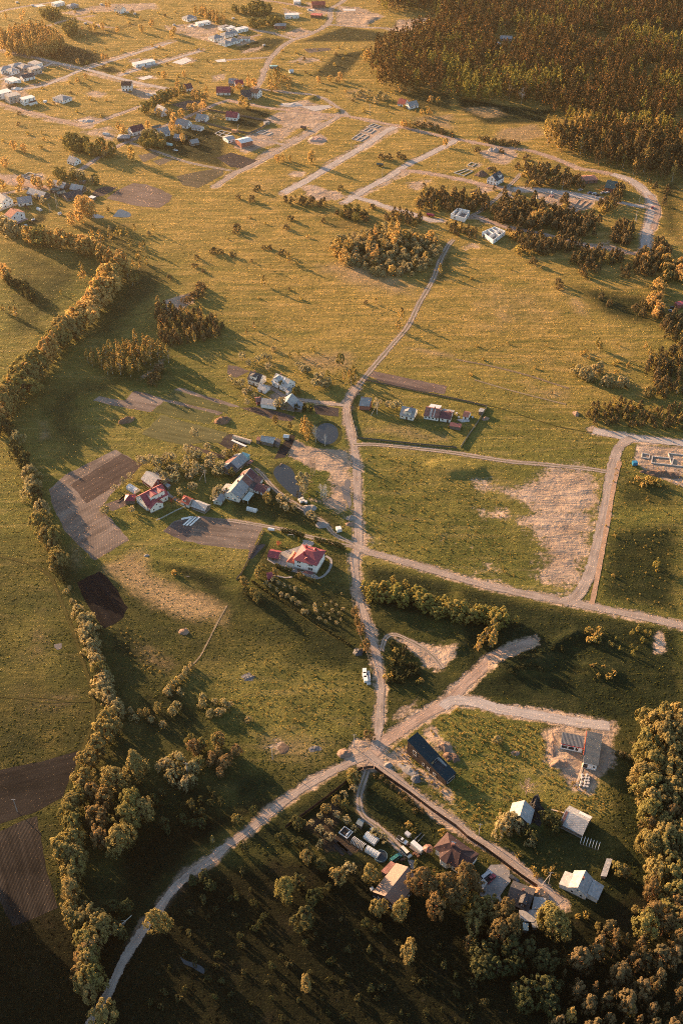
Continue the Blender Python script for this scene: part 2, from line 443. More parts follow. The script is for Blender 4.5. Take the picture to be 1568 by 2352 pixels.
# --- banks and mounds
mound(ts(2, 3, 640,950, 700,890, 830,820, 860,840, 720,930), 3.0, 4)
mound(ts(2, 3, 880,1060, 960,1050, 1130,1100, 1100,1150, 930,1110), 2.2, 4)
mound(ts(2, 3, 300,1040, 620,960, 700,1000, 520,1120, 300,1130), 2.5, 6)
mound(ts(1, 3, 1490,920, 1568,900, 1568,1050, 1520,1040), 1.0, 4)
mound(ts(2, 3, 0,810, 100,850, 90,930, 0,960), 1.4, 4)
mound([(985,1065),(1040,1058),(1105,1075),(1110,1092),(1030,1095),(990,1080)], 2.4, 4)
mound(ts(0, 3, 1020,330, 1200,350, 1390,410, 1200,400), 1.6, 5)
mound(ts(0, 1, 1130,910, 1330,835, 1300,860, 1130,930), 1.4, 3)
mound(ts(0, 0, 30,595, 120,575, 150,605, 60,615), 2.0, 3)
mound(ts(2, 4, 640,420, 690,330, 720,320, 680,460), 1.2, 3)
mound(ts(2, 4, 670,560, 720,540, 740,590, 700,610), 1.6, 3)
mound(ts(1, 4, 1390,400, 1500,380, 1540,440, 1440,470), 1.4, 3)
mound(ts(1, 4, 1500,500, 1568,490, 1568,560, 1530,560), 1.4, 3)
mound(ts(1, 0, 540,670, 620,660, 600,690, 550,690), 2.0, 3)
mound(ts(1, 0, 720,750, 790,760, 760,780), 2.0, 3)
mound(ts(0, 0, 600,790, 700,780, 740,815, 650,800), 2.0, 3)
mound(ts(1, 0, 930,160, 970,120, 1040,120, 960,170), 1.5, 4)

nxs, nys = len(xs), len(ys)
ii = np.arange(nxs * nys).reshape(nys, nxs)
quads = np.stack([ii[:-1, :-1], ii[:-1, 1:], ii[1:, 1:], ii[1:, :-1]], -1).reshape(-1, 4)

def ground_mat():
    m, n, l = nodes('meadow')
    p = pos(n)
    def at(k):
        a = n.new('ShaderNodeAttribute'); a.attribute_name = k; return a.outputs['Fac']
    big = noise(n, l, p, .012, 4, .6, .4)
    mid = noise(n, l, p, .06, 6, .65)
    clump = noise(n, l, p, .4, 6, .72)
    fine = noise(n, l, p, 1.6, 4, .7)
    # streaks of wind and mowing, with long shadow bands put into the colour
    mp = n.new('ShaderNodeMapping'); mp.inputs['Rotation'].default_value = (0, 0, R(42)); mp.inputs['Scale'].default_value = (.03, .25, 1)
    l.new(p, mp.inputs[0])
    streak = noise(n, l, mp.outputs[0], 1., 3, .55)
    base = ramp(n, l, big, [(.3, GRASS[0]), (.5, GRASS[1]), (.72, GRASS[2])])
    base = mixc(n, l, mr(n, l, mid, .4, .75, 0, .6), base, GRASS[3])
    base = mixc(n, l, mr(n, l, streak, .48, .7, 0, .6), base, GRASS[4])
    mp2 = n.new('ShaderNodeMapping'); mp2.inputs['Rotation'].default_value = (0, 0, R(12)); mp2.inputs['Scale'].default_value = (.02, .12, 1)
    l.new(p, mp2.inputs[0])
    strip = noise(n, l, mp2.outputs[0], 1., 5, .65)
    base = mixc(n, l, mr(n, l, strip, .52, .68, 0, .55), base, (.070, .082, .021))
    und = noise(n, l, p, .13, 4, .6)
    base = mixc(n, l, mr(n, l, und, .5, .68, 0, .45), base, (.060, .074, .019))
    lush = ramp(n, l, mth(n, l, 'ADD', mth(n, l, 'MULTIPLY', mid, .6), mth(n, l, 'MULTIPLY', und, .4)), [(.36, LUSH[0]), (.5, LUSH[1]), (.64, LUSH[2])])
    dry = ramp(n, l, mid, [(.3, DRY[0]), (.7, DRY[1])])
    sand = ramp(n, l, mid, [(.25, SAND[0]), (.5, SAND[1]), (.75, SAND[2])])
    soil = ramp(n, l, mid, [(.3, (.030, .022, .018)), (.7, (.062, .046, .038))])
    def edge(k, spread=.5):
        d = mth(n, l, 'ADD', at(k), mth(n, l, 'MULTIPLY', mth(n, l, 'SUBTRACT', mth(n, l, 'ADD', mth(n, l, 'MULTIPLY', mid, .6), mth(n, l, 'MULTIPLY', clump, .5)), .55), spread))
        return d
    base = mixc(n, l, mth(n, l, 'MULTIPLY', at('gold'), .75), base, ramp(n, l, mth(n, l, 'ADD', mth(n, l, 'MULTIPLY', mid, .35), mth(n, l, 'ADD', mth(n, l, 'MULTIPLY', strip, .3), mth(n, l, 'MULTIPLY', streak, .35))), [(.37, (.095, .092, .026)), (.5, (.25, .172, .050)), (.63, (.45, .285, .100))]))  # gold grass; mowing lines and long shadow bands put into its colour
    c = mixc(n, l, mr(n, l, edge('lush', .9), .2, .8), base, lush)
    c = mixc(n, l, mr(n, l, edge('dry', .9), .25, .8), c, dry)
    sa = mr(n, l, edge('sand', 1.9), .32, .6)
    c = mixc(n, l, sa, c, sand)
    c = mixc(n, l, mr(n, l, edge('soil', .8), .4, .65), c, soil)
    hc = ramp(n, l, mid, [(.3, (.003, .004, .002)), (.55, (.006, .007, .003)), (.75, (.014, .012, .009))])  # near-black ground colour that carries the painted shade
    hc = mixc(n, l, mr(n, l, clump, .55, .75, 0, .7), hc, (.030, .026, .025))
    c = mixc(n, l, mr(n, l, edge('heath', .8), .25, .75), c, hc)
    # tussocks: darker and lighter tufts of plants
    tuft = mr(n, l, clump, .42, .62, 0, 1)
    c = mixc(n, l, mth(n, l, 'MULTIPLY', mr(n, l, fine, .42, .62, 0, .8), mth(n, l, 'SUBTRACT', 1., sa)), c, mixc(n, l, .5, c, (.02, .022, .008), 'MIX'))
    c = mixc(n, l, mth(n, l, 'MULTIPLY', tuft, .6), c, mixc(n, l, 1., c, (1.5, 1.45, 1.2), 'MULTIPLY'))
    h = mth(n, l, 'ADD', mth(n, l, 'MULTIPLY', clump, 1.0), mth(n, l, 'MULTIPLY', fine, .35))
    h = mth(n, l, 'MULTIPLY', h, mth(n, l, 'SUBTRACT', 1.15, sa))
    h = mth(n, l, 'ADD', h, mth(n, l, 'MULTIPLY', mid, 1.6))
    h = mth(n, l, 'ADD', h, mth(n, l, 'MULTIPLY', big, 4.))
    h = mth(n, l, 'ADD', h, mth(n, l, 'MULTIPLY', und, 1.6))
    h = mth(n, l, 'ADD', h, mth(n, l, 'MULTIPLY', strip, 2.))
    nrm = bump(n, l, h, .7, 1.0)
    out(n, l, princ(n, l, c, .95, .05, nrm))
    return m
GRASS = [(.062, .076, .019), (.140, .128, .034), (.23, .182, .056), (.055, .070, .017), (.225, .180, .068)]
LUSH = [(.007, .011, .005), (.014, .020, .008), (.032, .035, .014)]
DRY = [(.21, .15, .075), (.30, .21, .12)]
SAND = [(.165, .122, .092), (.265, .198, .152), (.36, .275, .215)]
# ------------------------------------------------------------------ sheets laid on the land
def resample(P, step, closed=False):
    o = []
    Q = P + [P[0]] if closed else P
    for a, b in zip(Q[:-1], Q[1:]):
        k = max(1, int((b - a).length / step))
        o += [a.lerp(b, i / k) for i in range(k)]
    if not closed: o.append(P[-1])
    return o
def spline(P, step=3.):
    """a smooth line through the points"""
    Q = [P[0] * 2 - P[1]] + P + [P[-1] * 2 - P[-2]]
    o = []
    for i in range(1, len(Q) - 2):
        p0, p1, p2, p3 = Q[i - 1:i + 3]
        k = max(2, int((p2 - p1).length / step))
        for j in range(k):
            s = j / k
            o.append(.5 * ((2 * p1) + (p2 - p0) * s + (2 * p0 - 5 * p1 + 4 * p2 - p3) * s * s + (3 * p1 - p0 - 3 * p2 + p3) * s ** 3))
    o.append(P[-1])
    return o
LAY = [0]
BASE = [.006, 9]
def layer():
    LAY[0] += 1
    return BASE[0] + .004 * (LAY[0] % BASE[1])
def gravel(name, c0, c1, rut, ragged=.25, grassy=0.):
    m, n, l = nodes(name)
    p = pos(n)
    uv = n.new('ShaderNodeUVMap'); sep = n.new('ShaderNodeSeparateXYZ'); l.new(uv.outputs[0], sep.inputs[0])
    u = sep.outputs[0]; v = sep.outputs[1]
    a = noise(n, l, p, .15, 4, .6); b = noise(n, l, p, 1.2, 3)
    c = ramp(n, l, a, [(.3, c0), (.7, c1)])
    c = mixc(n, l, mr(n, l, b, .5, .8, 0, .5), c, tuple(x * .6 for x in c0))
    # wheel ruts run along the way
    cmb = n.new('ShaderNodeCombineXYZ'); l.new(mth(n, l, 'MULTIPLY', u, 7.), cmb.inputs[0]); l.new(mth(n, l, 'MULTIPLY', v, .05), cmb.inputs[1])
    s = noise(n, l, cmb.outputs[0], 1., 3, .6)
    c = mixc(n, l, mr(n, l, s, .45, .7, 0, .55), c, rut)
    cen = mth(n, l, 'ABSOLUTE', mth(n, l, 'SUBTRACT', u, .5))          # 0 in the middle, .5 at the verge
    if grassy:
        mid_ = mth(n, l, 'MULTIPLY', mr(n, l, cen, .04, .13, 1, 0), mr(n, l, a, .3, .6, .3, 1.))
        c = mixc(n, l, mth(n, l, 'MULTIPLY', mid_, grassy), c, (.07, .065, .02))
    e = mth(n, l, 'ADD', cen, mth(n, l, 'MULTIPLY', mth(n, l, 'SUBTRACT', mth(n, l, 'ADD', mth(n, l, 'MULTIPLY', noise(n, l, p, .45, 3), .6), mth(n, l, 'MULTIPLY', b, .4)), .5), ragged * 1.6))
    al = mr(n, l, e, .5 - ragged * .75, .5 - ragged * .45, 1, 0)
    h = mth(n, l, 'ADD', mth(n, l, 'MULTIPLY', s, .5), mth(n, l, 'MULTIPLY', b, .25))
    sh = princ(n, l, c, .95, .05, bump(n, l, h, .6, .35))
    tr = n.new('ShaderNodeBsdfTransparent'); mx = n.new('ShaderNodeMixShader')
    l.new(al, mx.inputs[0]); l.new(tr.outputs[0], mx.inputs[1]); l.new(sh, mx.inputs[2])
    out(n, l, mx.outputs[0])
    return m
M_GRAVEL = gravel('pale_gravel', (.25, .20, .165), (.37, .30, .25), (.14, .105, .085), .26)
M_PINK = gravel('sandy_gravel', (.28, .195, .145), (.40, .29, .225), (.17, .12, .09), .3)
M_GREY = gravel('grey_gravel', (.31, .27, .24), (.43, .375, .335), (.20, .165, .14), .24)
M_TRACK = gravel('farm_track', (.25, .20, .165), (.36, .29, .24), (.15, .12, .095), .3, .75)
M_GRASSTRACK = gravel('grass_track', (.05, .045, .015), (.08, .07, .02), (.035, .032, .012), .5, .6)
M_ASPHALT = gravel('asphalt', (.16, .15, .145), (.22, .205, .20), (.12, .11, .105), .12)
KEEP_OUT = []
def ribbon(name, P, wd, m, jit=.12, taper=None):
    P = spline(P, 3.)
    KEEP_OUT.append((P[::3] + [P[-1]], wd / 2 - .4))
    z = layer()
    V = []; U = []; d = 0.
    for i, p in enumerate(P):
        a = P[max(i - 1, 0)]; b = P[min(i + 1, len(P) - 1)]
        if i: d += (p - P[i - 1]).length
        tn = (b - a).normalized(); nr = Vector((-tn.y, tn.x, 0))
        k = wd * .5 * (1 + random.uniform(-jit, jit))
        if taper: k *= taper[0] + (taper[1] - taper[0]) * i / (len(P) - 1)
        for s in (-1., -.5, 0., .5, 1.):
            q = p + nr * k * s * 1.15; V.append((q.x, q.y, z)); U.append(((s + 1) / 2, d))
    Fq = [(5 * i + j, 5 * i + j + 1, 5 * i + j + 6, 5 * i + j + 5) for i in range(len(P) - 1) for j in range(4)]
    me = bpy.data.meshes.new(name); me.from_pydata(V, [], [f[::-1] for f in Fq])
    uvl = me.uv_layers.new(name='UVMap')
    for lp in me.loops: uvl.data[lp.index].uv = U[lp.vertex_index]
    me.materials.append(m); me.update()
    return tag(put(name, me), kind='structure')
def road(D, wd, m=None, name='road', **k):
    if m in (None, M_PINK, M_GREY): softline('sand', D, wd / 2 - .4, .62, 4.)
    elif m is M_TRACK: softline('dry', D, wd / 2, .5, 2.5)
    return ribbon(name, [g(p) for p in D], wd, m or M_GRAVEL, **k)

def furrow(name, c0, c1, ang, scale=1.1, amt=.6, soft_=.2, wet=0.):
    m, n, l = nodes(name)
    p = pos(n)
    mp = n.new('ShaderNodeMapping'); mp.vector_type = 'POINT'; mp.inputs['Rotation'].default_value = (0, 0, ang)
    l.new(p, mp.inputs[0])
    wv = n.new('ShaderNodeTexWave'); wv.bands_direction = 'Y'; wv.inputs['Scale'].default_value = scale
    wv.inputs['Distortion'].default_value = 1.2; wv.inputs['Detail'].default_value = 2; wv.inputs['Detail Scale'].default_value = .15
    l.new(mp.outputs[0], wv.inputs[0])
    st = n.new('ShaderNodeMapping'); st.inputs['Scale'].default_value = (.03, .3, 1); l.new(mp.outputs[0], st.inputs[0])
    a = noise(n, l, p, .05, 4, .6); b = noise(n, l, p, .9, 4, .65); s = noise(n, l, st.outputs[0], 1., 4, .6)
    c = ramp(n, l, mth(n, l, 'ADD', mth(n, l, 'MULTIPLY', a, .4), mth(n, l, 'MULTIPLY', s, .6)), [(.4, tuple(x * .8 for x in c0)), (.6, c1)])
    c = mixc(n, l, mr(n, l, wv.outputs['Fac'], .5, .9, 0, amt), c, tuple(x * .5 for x in c0))
    c = mixc(n, l, mr(n, l, b, .5, .8, 0, .5), c, tuple(x * .6 for x in c0))
    h = mth(n, l, 'ADD', mth(n, l, 'MULTIPLY', wv.outputs['Fac'], -.4), mth(n, l, 'MULTIPLY', b, .4))
    out(n, l, princ(n, l, c, .95, .05, bump(n, l, h, .5, .3)))
    return m
def sheet(name, P, m, jit=.35, step=3., kind='structure', z=None):
    KEEP_OUT.append((list(P), None))
    P = resample(P, step, True) if jit else P
    z = layer() if z is None else z
    V = [(p.x + random.uniform(-jit, jit), p.y + random.uniform(-jit, jit), z) for p in P]
    me = bpy.data.meshes.new(name); me.from_pydata(V, [], [tuple(range(len(V)))])
    me.materials.append(m); me.update()
    if me.polygons[0].normal.z < 0: me.flip_normals()
    return tag(put(name, me), kind=kind)
def ang_of(a, b):
    d = g(b) - g(a); return -math.atan2(d.y, d.x)
def field(D, m, name='field', jit=.4): return sheet(name, [g(p) for p in D], m, jit)
# ================================================================== FIELDS
PK0, PK1 = (.150, .117, .096), (.25, .198, .162)
BR0, BR1 = (.075, .056, .047), (.12, .09, .075)
BK0, BK1 = (.006, .006, .008), (.013, .012, .014)
a5 = ang_of((165, 1110), (280, 1045))
f5 = furrow('ploughed_pale', PK0, PK1, a5, .5, .35)
f5d = furrow('ploughed_dark', (.075, .056, .048), (.115, .087, .074), a5, .75, .75)
field([(113,1124),(152,1090),(210,1060),(266,1033),(324,1067),(262,1128),(232,1166),(298,1240),(217,1288),(150,1220),(118,1152)], f5)
field(ts(0, 2, 490,990, 840,775, 975,850, 905,930, 690,1060, 600,1120), f5d)
a1 = ang_of(t(0, 2, 900,380), t(0, 2, 1530,500))
fp = furrow('harrowed_pink', PK0, PK1, a1, .6, .25)
field(ts(0, 2, 645,407, 680,380, 862,408, 888,383, 908,350, 940,340, 1130,392, 1535,490, 1500,512, 1130,415, 1040,486, 930,470, 770,440), fp)
field(ts(0, 2, 1195,335, 1240,318, 1400,370, 1568,418) + ts(1, 2, 90,455, 20,452) + ts(0, 2, 1450,420, 1320,378), fp)
fb = furrow('harrowed_brown', BR0, BR1, a1, .6, .3)
field(ts(1, 2, 90,455, 200,455, 330,480, 470,520, 440,550, 330,540, 200,500), fb)
grain0 = furrow('young_grain', (.085, .088, .032), (.125, .12, .046), a1, .8, .12)
grain1 = furrow('short_grain', (.115, .11, .046), (.155, .142, .062), a1, .8, .12)
field(ts(0, 2, 1110,395, 1210,335, 1568,445, 1568,500, 1400,455, 1250,420), grain0)
field(ts(0, 2, 1050,484, 1125,420, 1300,455, 1490,500, 1440,572, 1250,530), grain0)
field(ts(0, 2, 975,645, 1110,505, 1300,560, 1568,632, 1520,700, 1400,690, 1290,720, 1130,685), grain1)
field(ts(0, 2, 1280,730, 1310,712, 1560,790, 1540,812), fb)
a6 = ang_of(t(1, 3, 0,80), t(1, 3, 240,110))
field([(376,1219),(400,1197),(425,1189),(460,1185),(523,1193),(606,1208),(578,1263),(523,1259),(470,1252),(430,1243)], furrow('ridged_pink', PK0, PK1, a6, .9, .55))
field(ts(0, 3, 1125,133, 1205,68, 1345,40, 1310,150, 1270,205), furrow('ridged_brown', (.10, .08, .075), (.15, .12, .11), a6, .9, .6))
a7 = ang_of(t(0, 3, 530,485), t(0, 3, 710,800))
field(ts(0, 3, 530,485, 690,408, 770,480, 880,660, 850,725, 790,772, 712,803, 650,720, 595,620), furrow('burnt_earth', BK0, BK1, a7, .7, .4))
a8 = ang_of(t(0, 4, 0,720), t(0, 4, 480,600))
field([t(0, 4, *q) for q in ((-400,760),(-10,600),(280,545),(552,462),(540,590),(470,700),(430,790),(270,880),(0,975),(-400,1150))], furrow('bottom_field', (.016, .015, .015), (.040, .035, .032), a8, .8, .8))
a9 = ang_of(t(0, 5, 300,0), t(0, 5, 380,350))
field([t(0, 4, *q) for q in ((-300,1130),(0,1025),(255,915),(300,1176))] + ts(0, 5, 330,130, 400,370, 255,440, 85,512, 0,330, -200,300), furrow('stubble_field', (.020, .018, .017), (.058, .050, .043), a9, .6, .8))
a10 = ang_of(t(1, 2, 1000,220), t(1, 2, 1500,320))
field(ts(1, 2, 972,240, 1005,208, 1200,245, 1512,310, 1490,362, 1350,345, 1150,300), furrow('garden_strip', (.14, .10, .085), (.20, .145, .12), a10, .9, .35))
field(ts(1, 2, 975,252, 1040,262, 1480,352, 1350,345, 1150,305), furrow('garden_strip_dark', (.10, .075, .07), (.14, .105, .095), a10, .9, .35))
ov = furrow('oval_field', (.14, .105, .085), (.20, .15, .125), a1, .5, .2)
field(ts(0, 1, 735,192, 820,130, 920,85, 1010,95, 1110,130, 1190,172, 1165,215, 1100,255, 960,247, 840,217), ov)
field(ts(0, 1, 636,155, 670,125, 725,108, 815,115, 770,145, 715,172, 655,182), furrow('oval_dark', (.07, .055, .05), (.10, .08, .07), a1, .5, .2))
gd = furrow('garden_earth', (.055, .045, .042), (.09, .073, .066), a1, 1.2, .6)
field(ts(1, 2, 590,442, 640,440, 768,462, 765,520, 680,512, 605,500), gd, jit=.25)
field(ts(1, 2, 432,640, 470,652, 440,730, 395,800, 318,812, 345,760, 385,700), furrow('garden_black', (.030, .026, .025), (.055, .046, .043), ang_of(t(1, 2, 440,650), t(1, 2, 340,800)), 1.2, .6), jit=.25)
field(ts(1, 2, 0,640, 40,640, 160,690, 60,762, 0,740), gd, jit=.3)
field(ts(0, 2, 1490,640, 1568,640, 1568,740, 1500,700), gd, jit=.3)
field(ts(1, 2, 0,165, 60,170, 150,205, 60,250, 0,225), furrow('bed_rows', (.13, .10, .085), (.19, .145, .12), a1, 1.0, .7), jit=.25)
field([(497,362),(530,350),(595,370),(570,387),(530,384)], gd)
field(ts(0, 0, 1180,720, 1300,690, 1430,700, 1310,770), furrow('far_plot', (.12, .095, .08), (.16, .125, .105), a1, 1., .3))
field([(405,405),(450,395),(510,385),(515,400),(455,432),(420,425)], furrow('far_plot_b', (.10, .085, .05), (.14, .11, .07), a1, 1., .4))
field(ts(0, 0, 950,1070, 1070,1050, 1100,1070, 990,1120), furrow('far_plot_c', (.15, .12, .085), (.19, .15, .11), a1, 1., .4))
field(ts(0, 0, 1050,1110, 1140,1085, 1200,1100, 1100,1140), bpy.data.materials['far_plot_c'])
field(ts(1, 0, 520,335, 700,330, 720,345, 560,365), bpy.data.materials['far_plot'])
field(ts(0, 3, 690,-40, 800,-80, 880,-100, 900,-60, 780,-5), bpy.data.materials['bed_rows'], jit=.25)
field(ts(1, 3, 150,240, 240,220, 262,226, 175,320, 140,330), furrow('strawberry_bed', (.13, .10, .09), (.19, .15, .13), a6, 1.6, .8), jit=.15)

# ================================================================== WATER
BASE[:] = [.044, 4]
def water(name, col, rough=.04):
    m, n, l = nodes(name)
    p = pos(n)
    out(n, l, princ(n, l, col, rough, .5, bump(n, l, noise(n, l, p, .8, 2), .02, .05)))
    return m
W_POND = water('pond_water', (.020, .024, .026), .06)
W_PUD = water('muddy_water', (.13, .11, .09), .25)
MUD = mat('wet_mud', (.05, .042, .028), .3, .3)
def pond(D, grow=1.5, rim=None, name='pond'):
    P = [g(p) for p in D]
    c = sum(P, Vector()) / len(P)
    big = [c + (p - c) * (1 + grow / max((p - c).length, 1)) for p in P]
    if rim: sheet('pond_bank', spline(big + [big[0]], 2.)[:-1], rim, .3, 2.)
    sheet(name, spline(P + [P[0]], 2.)[:-1], W_PUD if name == 'puddle' else W_POND, .5 if name == 'puddle' else .15, 1.5)
ell = lambda c, r, x, y, rx, ry, k=14: [t(c, r, x + rx * math.cos(2 * math.pi * i / k), y - ry * math.sin(2 * math.pi * i / k)) for i in range(k)]
BANK = mat('grassy_bank', (.052, .054, .018), .4, .4, .95, .05, .4, 2.)
pond(ell(1, 2, 684, 637, 79, 74), 2.5, BANK)
pond(ts(1, 2, 330,868, 365,848, 405,852, 450,890, 472,950, 500,1020, 518,1078, 470,1076, 400,1020, 340,955, 317,905), 2.0, BANK)
pond(ts(0, 1, 600,308, 660,298, 720,318, 700,328, 640,326), 1.0)
pond(ts(0, 1, 778,315, 820,268, 860,275, 902,297, 890,320, 830,322), 1.0)
pond(ts(1, 2, 776,1010, 800,985, 812,960, 832,945, 845,985, 838,1030, 852,1080, 850,1140, 832,1150, 822,1100, 800,1085, 792,1050), .5, None, 'puddle')
pond(ts(0, 3, 1250,440, 1310,415, 1380,412, 1370,432, 1300,445), .4, None, 'puddle')
pond(ts(0, 5, 1240,712, 1290,740, 1350,760, 1410,800, 1400,830, 1330,790, 1270,760), .4)
pond(ts(0, 3, 380,910, 430,900, 425,940, 390,945), .3, None, 'puddle')

# ================================================================== ROADS
BASE[:] = [.062, 17]
road(ts(1, 0, 1100,-190, 950,-110, 860,-50, 780,20, 722,50, 702,80, 710,130, 690,168, 640,200, 560,240, 450,275, 375,320, 325,370, 283,420, 258,480, 232,550, 195,605, 150,640), 6.5)
road(ts(1, 0, 700,170, 780,176, 880,185, 1000,190, 1120,196), 5)
road(ts(1, 0, 0,690, 150,720, 300,745, 500,770, 700,792, 840,803, 950,826, 1150,866, 1350,910, 1568,958) + ts(2, 0, 150,985, 330,1017, 530,1042, 700,1100, 840,1158) + [(1365,392),(1405,400),(1442,412)], 6.5, M_PINK)
road([(1405,400),(1442,412),(1470,430),(1490,450),(1499,475),(1495,502),(1486,529),(1482,552),(1481,582)], 9.5, M_GREY)
road([(1490,448),(1508,475),(1505,505),(1497,528)], 6, M_PINK)
road(ts(2, 1, 1115,215, 1220,238, 1300,247), 6, M_GREY)
road(ts(2, 1, 1310,560, 1250,572, 1180,565, 1050,535, 930,525, 820,492, 700,462, 580,432, 450,408, 330,385, 250,358, 150,315, 100,322), 6, M_PINK)
road(ts(2, 1, 110,312, 160,285, 220,240, 290,185, 345,125, 390,85, 450,20), 4.5, M_TRACK)
road(ts(2, 1, 385,130, 370,165, 390,190), 4, M_TRACK)
road(ts(1, 0, 200,612, 330,626, 450,640, 580,652, 680,687, 760,742, 838,803), 5)
road(ts(1, 0, 760,792, 745,815, 650,867, 520,942, 400,1007, 280,1082, 100,1172) + [(541,397),(520,411),(495,428)], 7)
road(ts(1, 0, 410,1003, 330,985, 180,960), 5)
road(ts(1, 0, 1160,872, 1090,905, 1000,968, 850,1060, 700,1150) + ts(1, 1, 520,82, 380,152), 9, M_GREY)
road(ts(1, 0, 1568,960, 1540,985, 1470,1020, 1330,1092, 1230,1140) + ts(1, 1, 1100,50, 980,112, 870,182, 800,222), 8, M_GREY)
road(ts(1, 1, 830,178, 900,190, 1000,216, 1130,262, 1250,292, 1400,342, 1480,345), 6.5, M_GREY)
road(ts(1, 1, 1190,0, 1260,2, 1350,12, 1568,52) + ts(2, 1, 200,100, 330,118, 390,135), 7, M_PINK)
road(ts(2, 1, 400,130, 520,130, 640,140, 800,165, 1000,195), 11, M_GREY)
road(ts(0, 0, -120,310, 0,340, 200,385, 370,430, 600,480, 800,535, 1000,582, 1165,615), 7, M_GREY)
road(ts(0, 0, 590,476, 760,422, 950,362, 1180,292), 6, M_GREY)
road(ts(0, 0, 820,522, 1000,462, 1200,405, 1385,350), 6, M_GREY)
road(ts(0, 0, 560,482, 430,540, 300,590, 160,612, 100,612), 6, M_GREY)
road(ts(0, 0, 370,432, 270,470, 130,500, 0,552), 5, M_GREY)
road(ts(0, 0, -100,690, 0,715, 150,757, 350,812, 560,866, 610,860), 6, M_PINK)
road(ts(0, 0, 590,866, 680,840, 760,810, 900,757, 1000,722, 1090,690), 5)
road(ts(0, 0, 540,1180, 600,1140, 680,1085, 820,1003, 950,947, 1050,905, 1180,850, 1300,802, 1400,755, 1470,725, 1568,690), 5)
road(ts(0, 0, 900,985, 940,1000, 1100,1052, 1300,1120, 1568,1172) + [(533,392)], 5, M_TRACK)
road(ts(0, 0, -40,95, 60,65, 170,45, 400,10), 5)
road(ts(0, 0, 330,180, 420,150, 520,125, 640,110), 5, M_PINK)
road(ts(0, 0, 520,125, 600,145, 700,182, 780,190), 4, M_PINK)
road(ts(1, 0, 180,-5, 350,15, 530,47, 690,78), 6, M_PINK)
road(ts(1, 0, 120,185, 200,210, 300,226, 450,268), 6)
road(ts(1, 0, 0,412, 140,404, 285,396), 4.5)
road(ts(1, 0, -60,175, 60,240, 120,262, 220,240), 4, M_PINK)
road(ts(0, 1, -60,20, 60,60, 200,100, 320,120), 9, M_PINK)
road(ts(0, 1, 0,165, 90,145, 200,118), 4)

road([(1041,551),(1030,562),(1012,595),(992,645),(962,697),(937,748),(902,790),(865,833),(835,870),(810,905)], 5., M_TRACK)
road([(818,890),(800,920),(796,950),(805,990),(813,1030),(819,1080),(821,1150),(823,1210),(822,1262)], 5.6)
road([(822,1250),(816,1290),(820,1355),(836,1410),(851,1460),(865,1510),(873,1560),(873,1620),(868,1680),(858,1722)], 4.6)
road([(815,1252),(845,1268),(880,1277),(930,1291),(1010,1315),(1100,1341),(1200,1363),(1290,1380),(1360,1394),(1460,1414),(1568,1438),(1700,1466)], 5.6)
road([(812,1022),(860,1021),(940,1028),(1040,1040),(1160,1059),(1240,1066),(1350,1077),(1392,1084)], 4.6, M_TRACK)
road([(1361,989),(1400,997),(1440,1005),(1500,1011),(1568,1019),(1720,1038)], 7.5, M_GREY)
road([(1452,1006),(1425,1022),(1412,1050),(1400,1100),(1387,1180),(1372,1250),(1354,1315),(1325,1368),(1290,1384)], 7.5, M_GRAVEL)
road([(1422,1060),(1408,1120),(1396,1190),(1383,1260),(1370,1330),(1358,1388)], 2.2, mat('orange_bank', (.34, .22, .145), .25, .4, .95, .05, .4, 2.), 'verge')
road([(852,1738),(880,1706),(905,1688),(960,1652),(1010,1622),(1040,1600),(1065,1572),(1095,1545),(1132,1512),(1165,1496),(1222,1472)], 7, M_PINK)
road(ts(2, 4, -90,170, -20,122, 130,132, 300,180, 450,205, 600,232, 850,275, 1060,300), 6.5, M_GREY)
road([(852,1734),(823,1744),(756,1775),(689,1815),(623,1865),(556,1918),(523,1941),(480,1978),(433,2011),(393,2050),(367,2087),(340,2122),(313,2160),(287,2202),(267,2243),(247,2285),(215,2340),(180,2400)], 4.4)
road([(838,1728),(873,1757),(939,1815),(989,1855),(1045,1893),(1095,1931),(1155,1963),(1205,2005),(1245,2037),(1285,2074)], 5.2)
road(ts(1, 4, 963,600, 945,650, 918,730, 905,800, 912,870, 945,930, 1020,985, 1110,1060, 1180,1140, 1230,1190), 3.6, M_TRACK, 'driveway')
road(ts(1, 3, 890,240, 780,225, 650,192, 520,160, 400,125, 250,95, 0,55), 3.6, M_TRACK)
road(ts(1, 3, 885,222, 780,182, 715,135, 682,88, 625,47, 545,12) + ts(1, 2, 530,1165, 420,1090, 350,1040, 290,980, 232,910, 190,878), 3.4, M_TRACK)
road(ts(1, 2, 800,441, 700,430, 600,415, 510,402, 400,385, 340,345, 290,315), 3.6)
road([(-40,1270),(0,1279),(50,1289),(90,1306),(117,1326),(133,1363),(150,1403),(170,1453),(187,1509),(207,1568),(216,1618),(212,1668),(197,1705),(180,1755),(160,1800)], 3.6, M_GRASSTRACK, 'path')
for q in (ts(0, 4, 0,95, 120,105, 260,130, 400,135, 640,120), ts(0, 4, 180,95, 330,105, 480,130, 620,130)):
    road(q, 2.2, M_GRASSTRACK, 'path')
road([(250,1480+0),(300,1490)], .1, M_GRASSTRACK, 'path') if False else None
road(ts(0, 3, 1565,645, 1500,760, 1430,900, 1355,1025, 1180,1176), .7, mat('pale_straw', (.19, .145, .085), .3, .4), 'path')
road(ts(1, 3, 1060,960, 1075,890, 1110,850, 1160,845, 1240,880, 1330,930, 1420,1000, 1480,1080), 3, M_TRACK, 'path')
road(ts(0, 1, 640,1150, 820,1010, 990,985, 1060,930), .8, M_GRASSTRACK, 'path')
road(ts(2, 2, 0,125, 240,170, 480,230, 700,300, 780,325), 1.4, mat('ditch_grass', (.16, .115, .07), .4, .3), 'path')
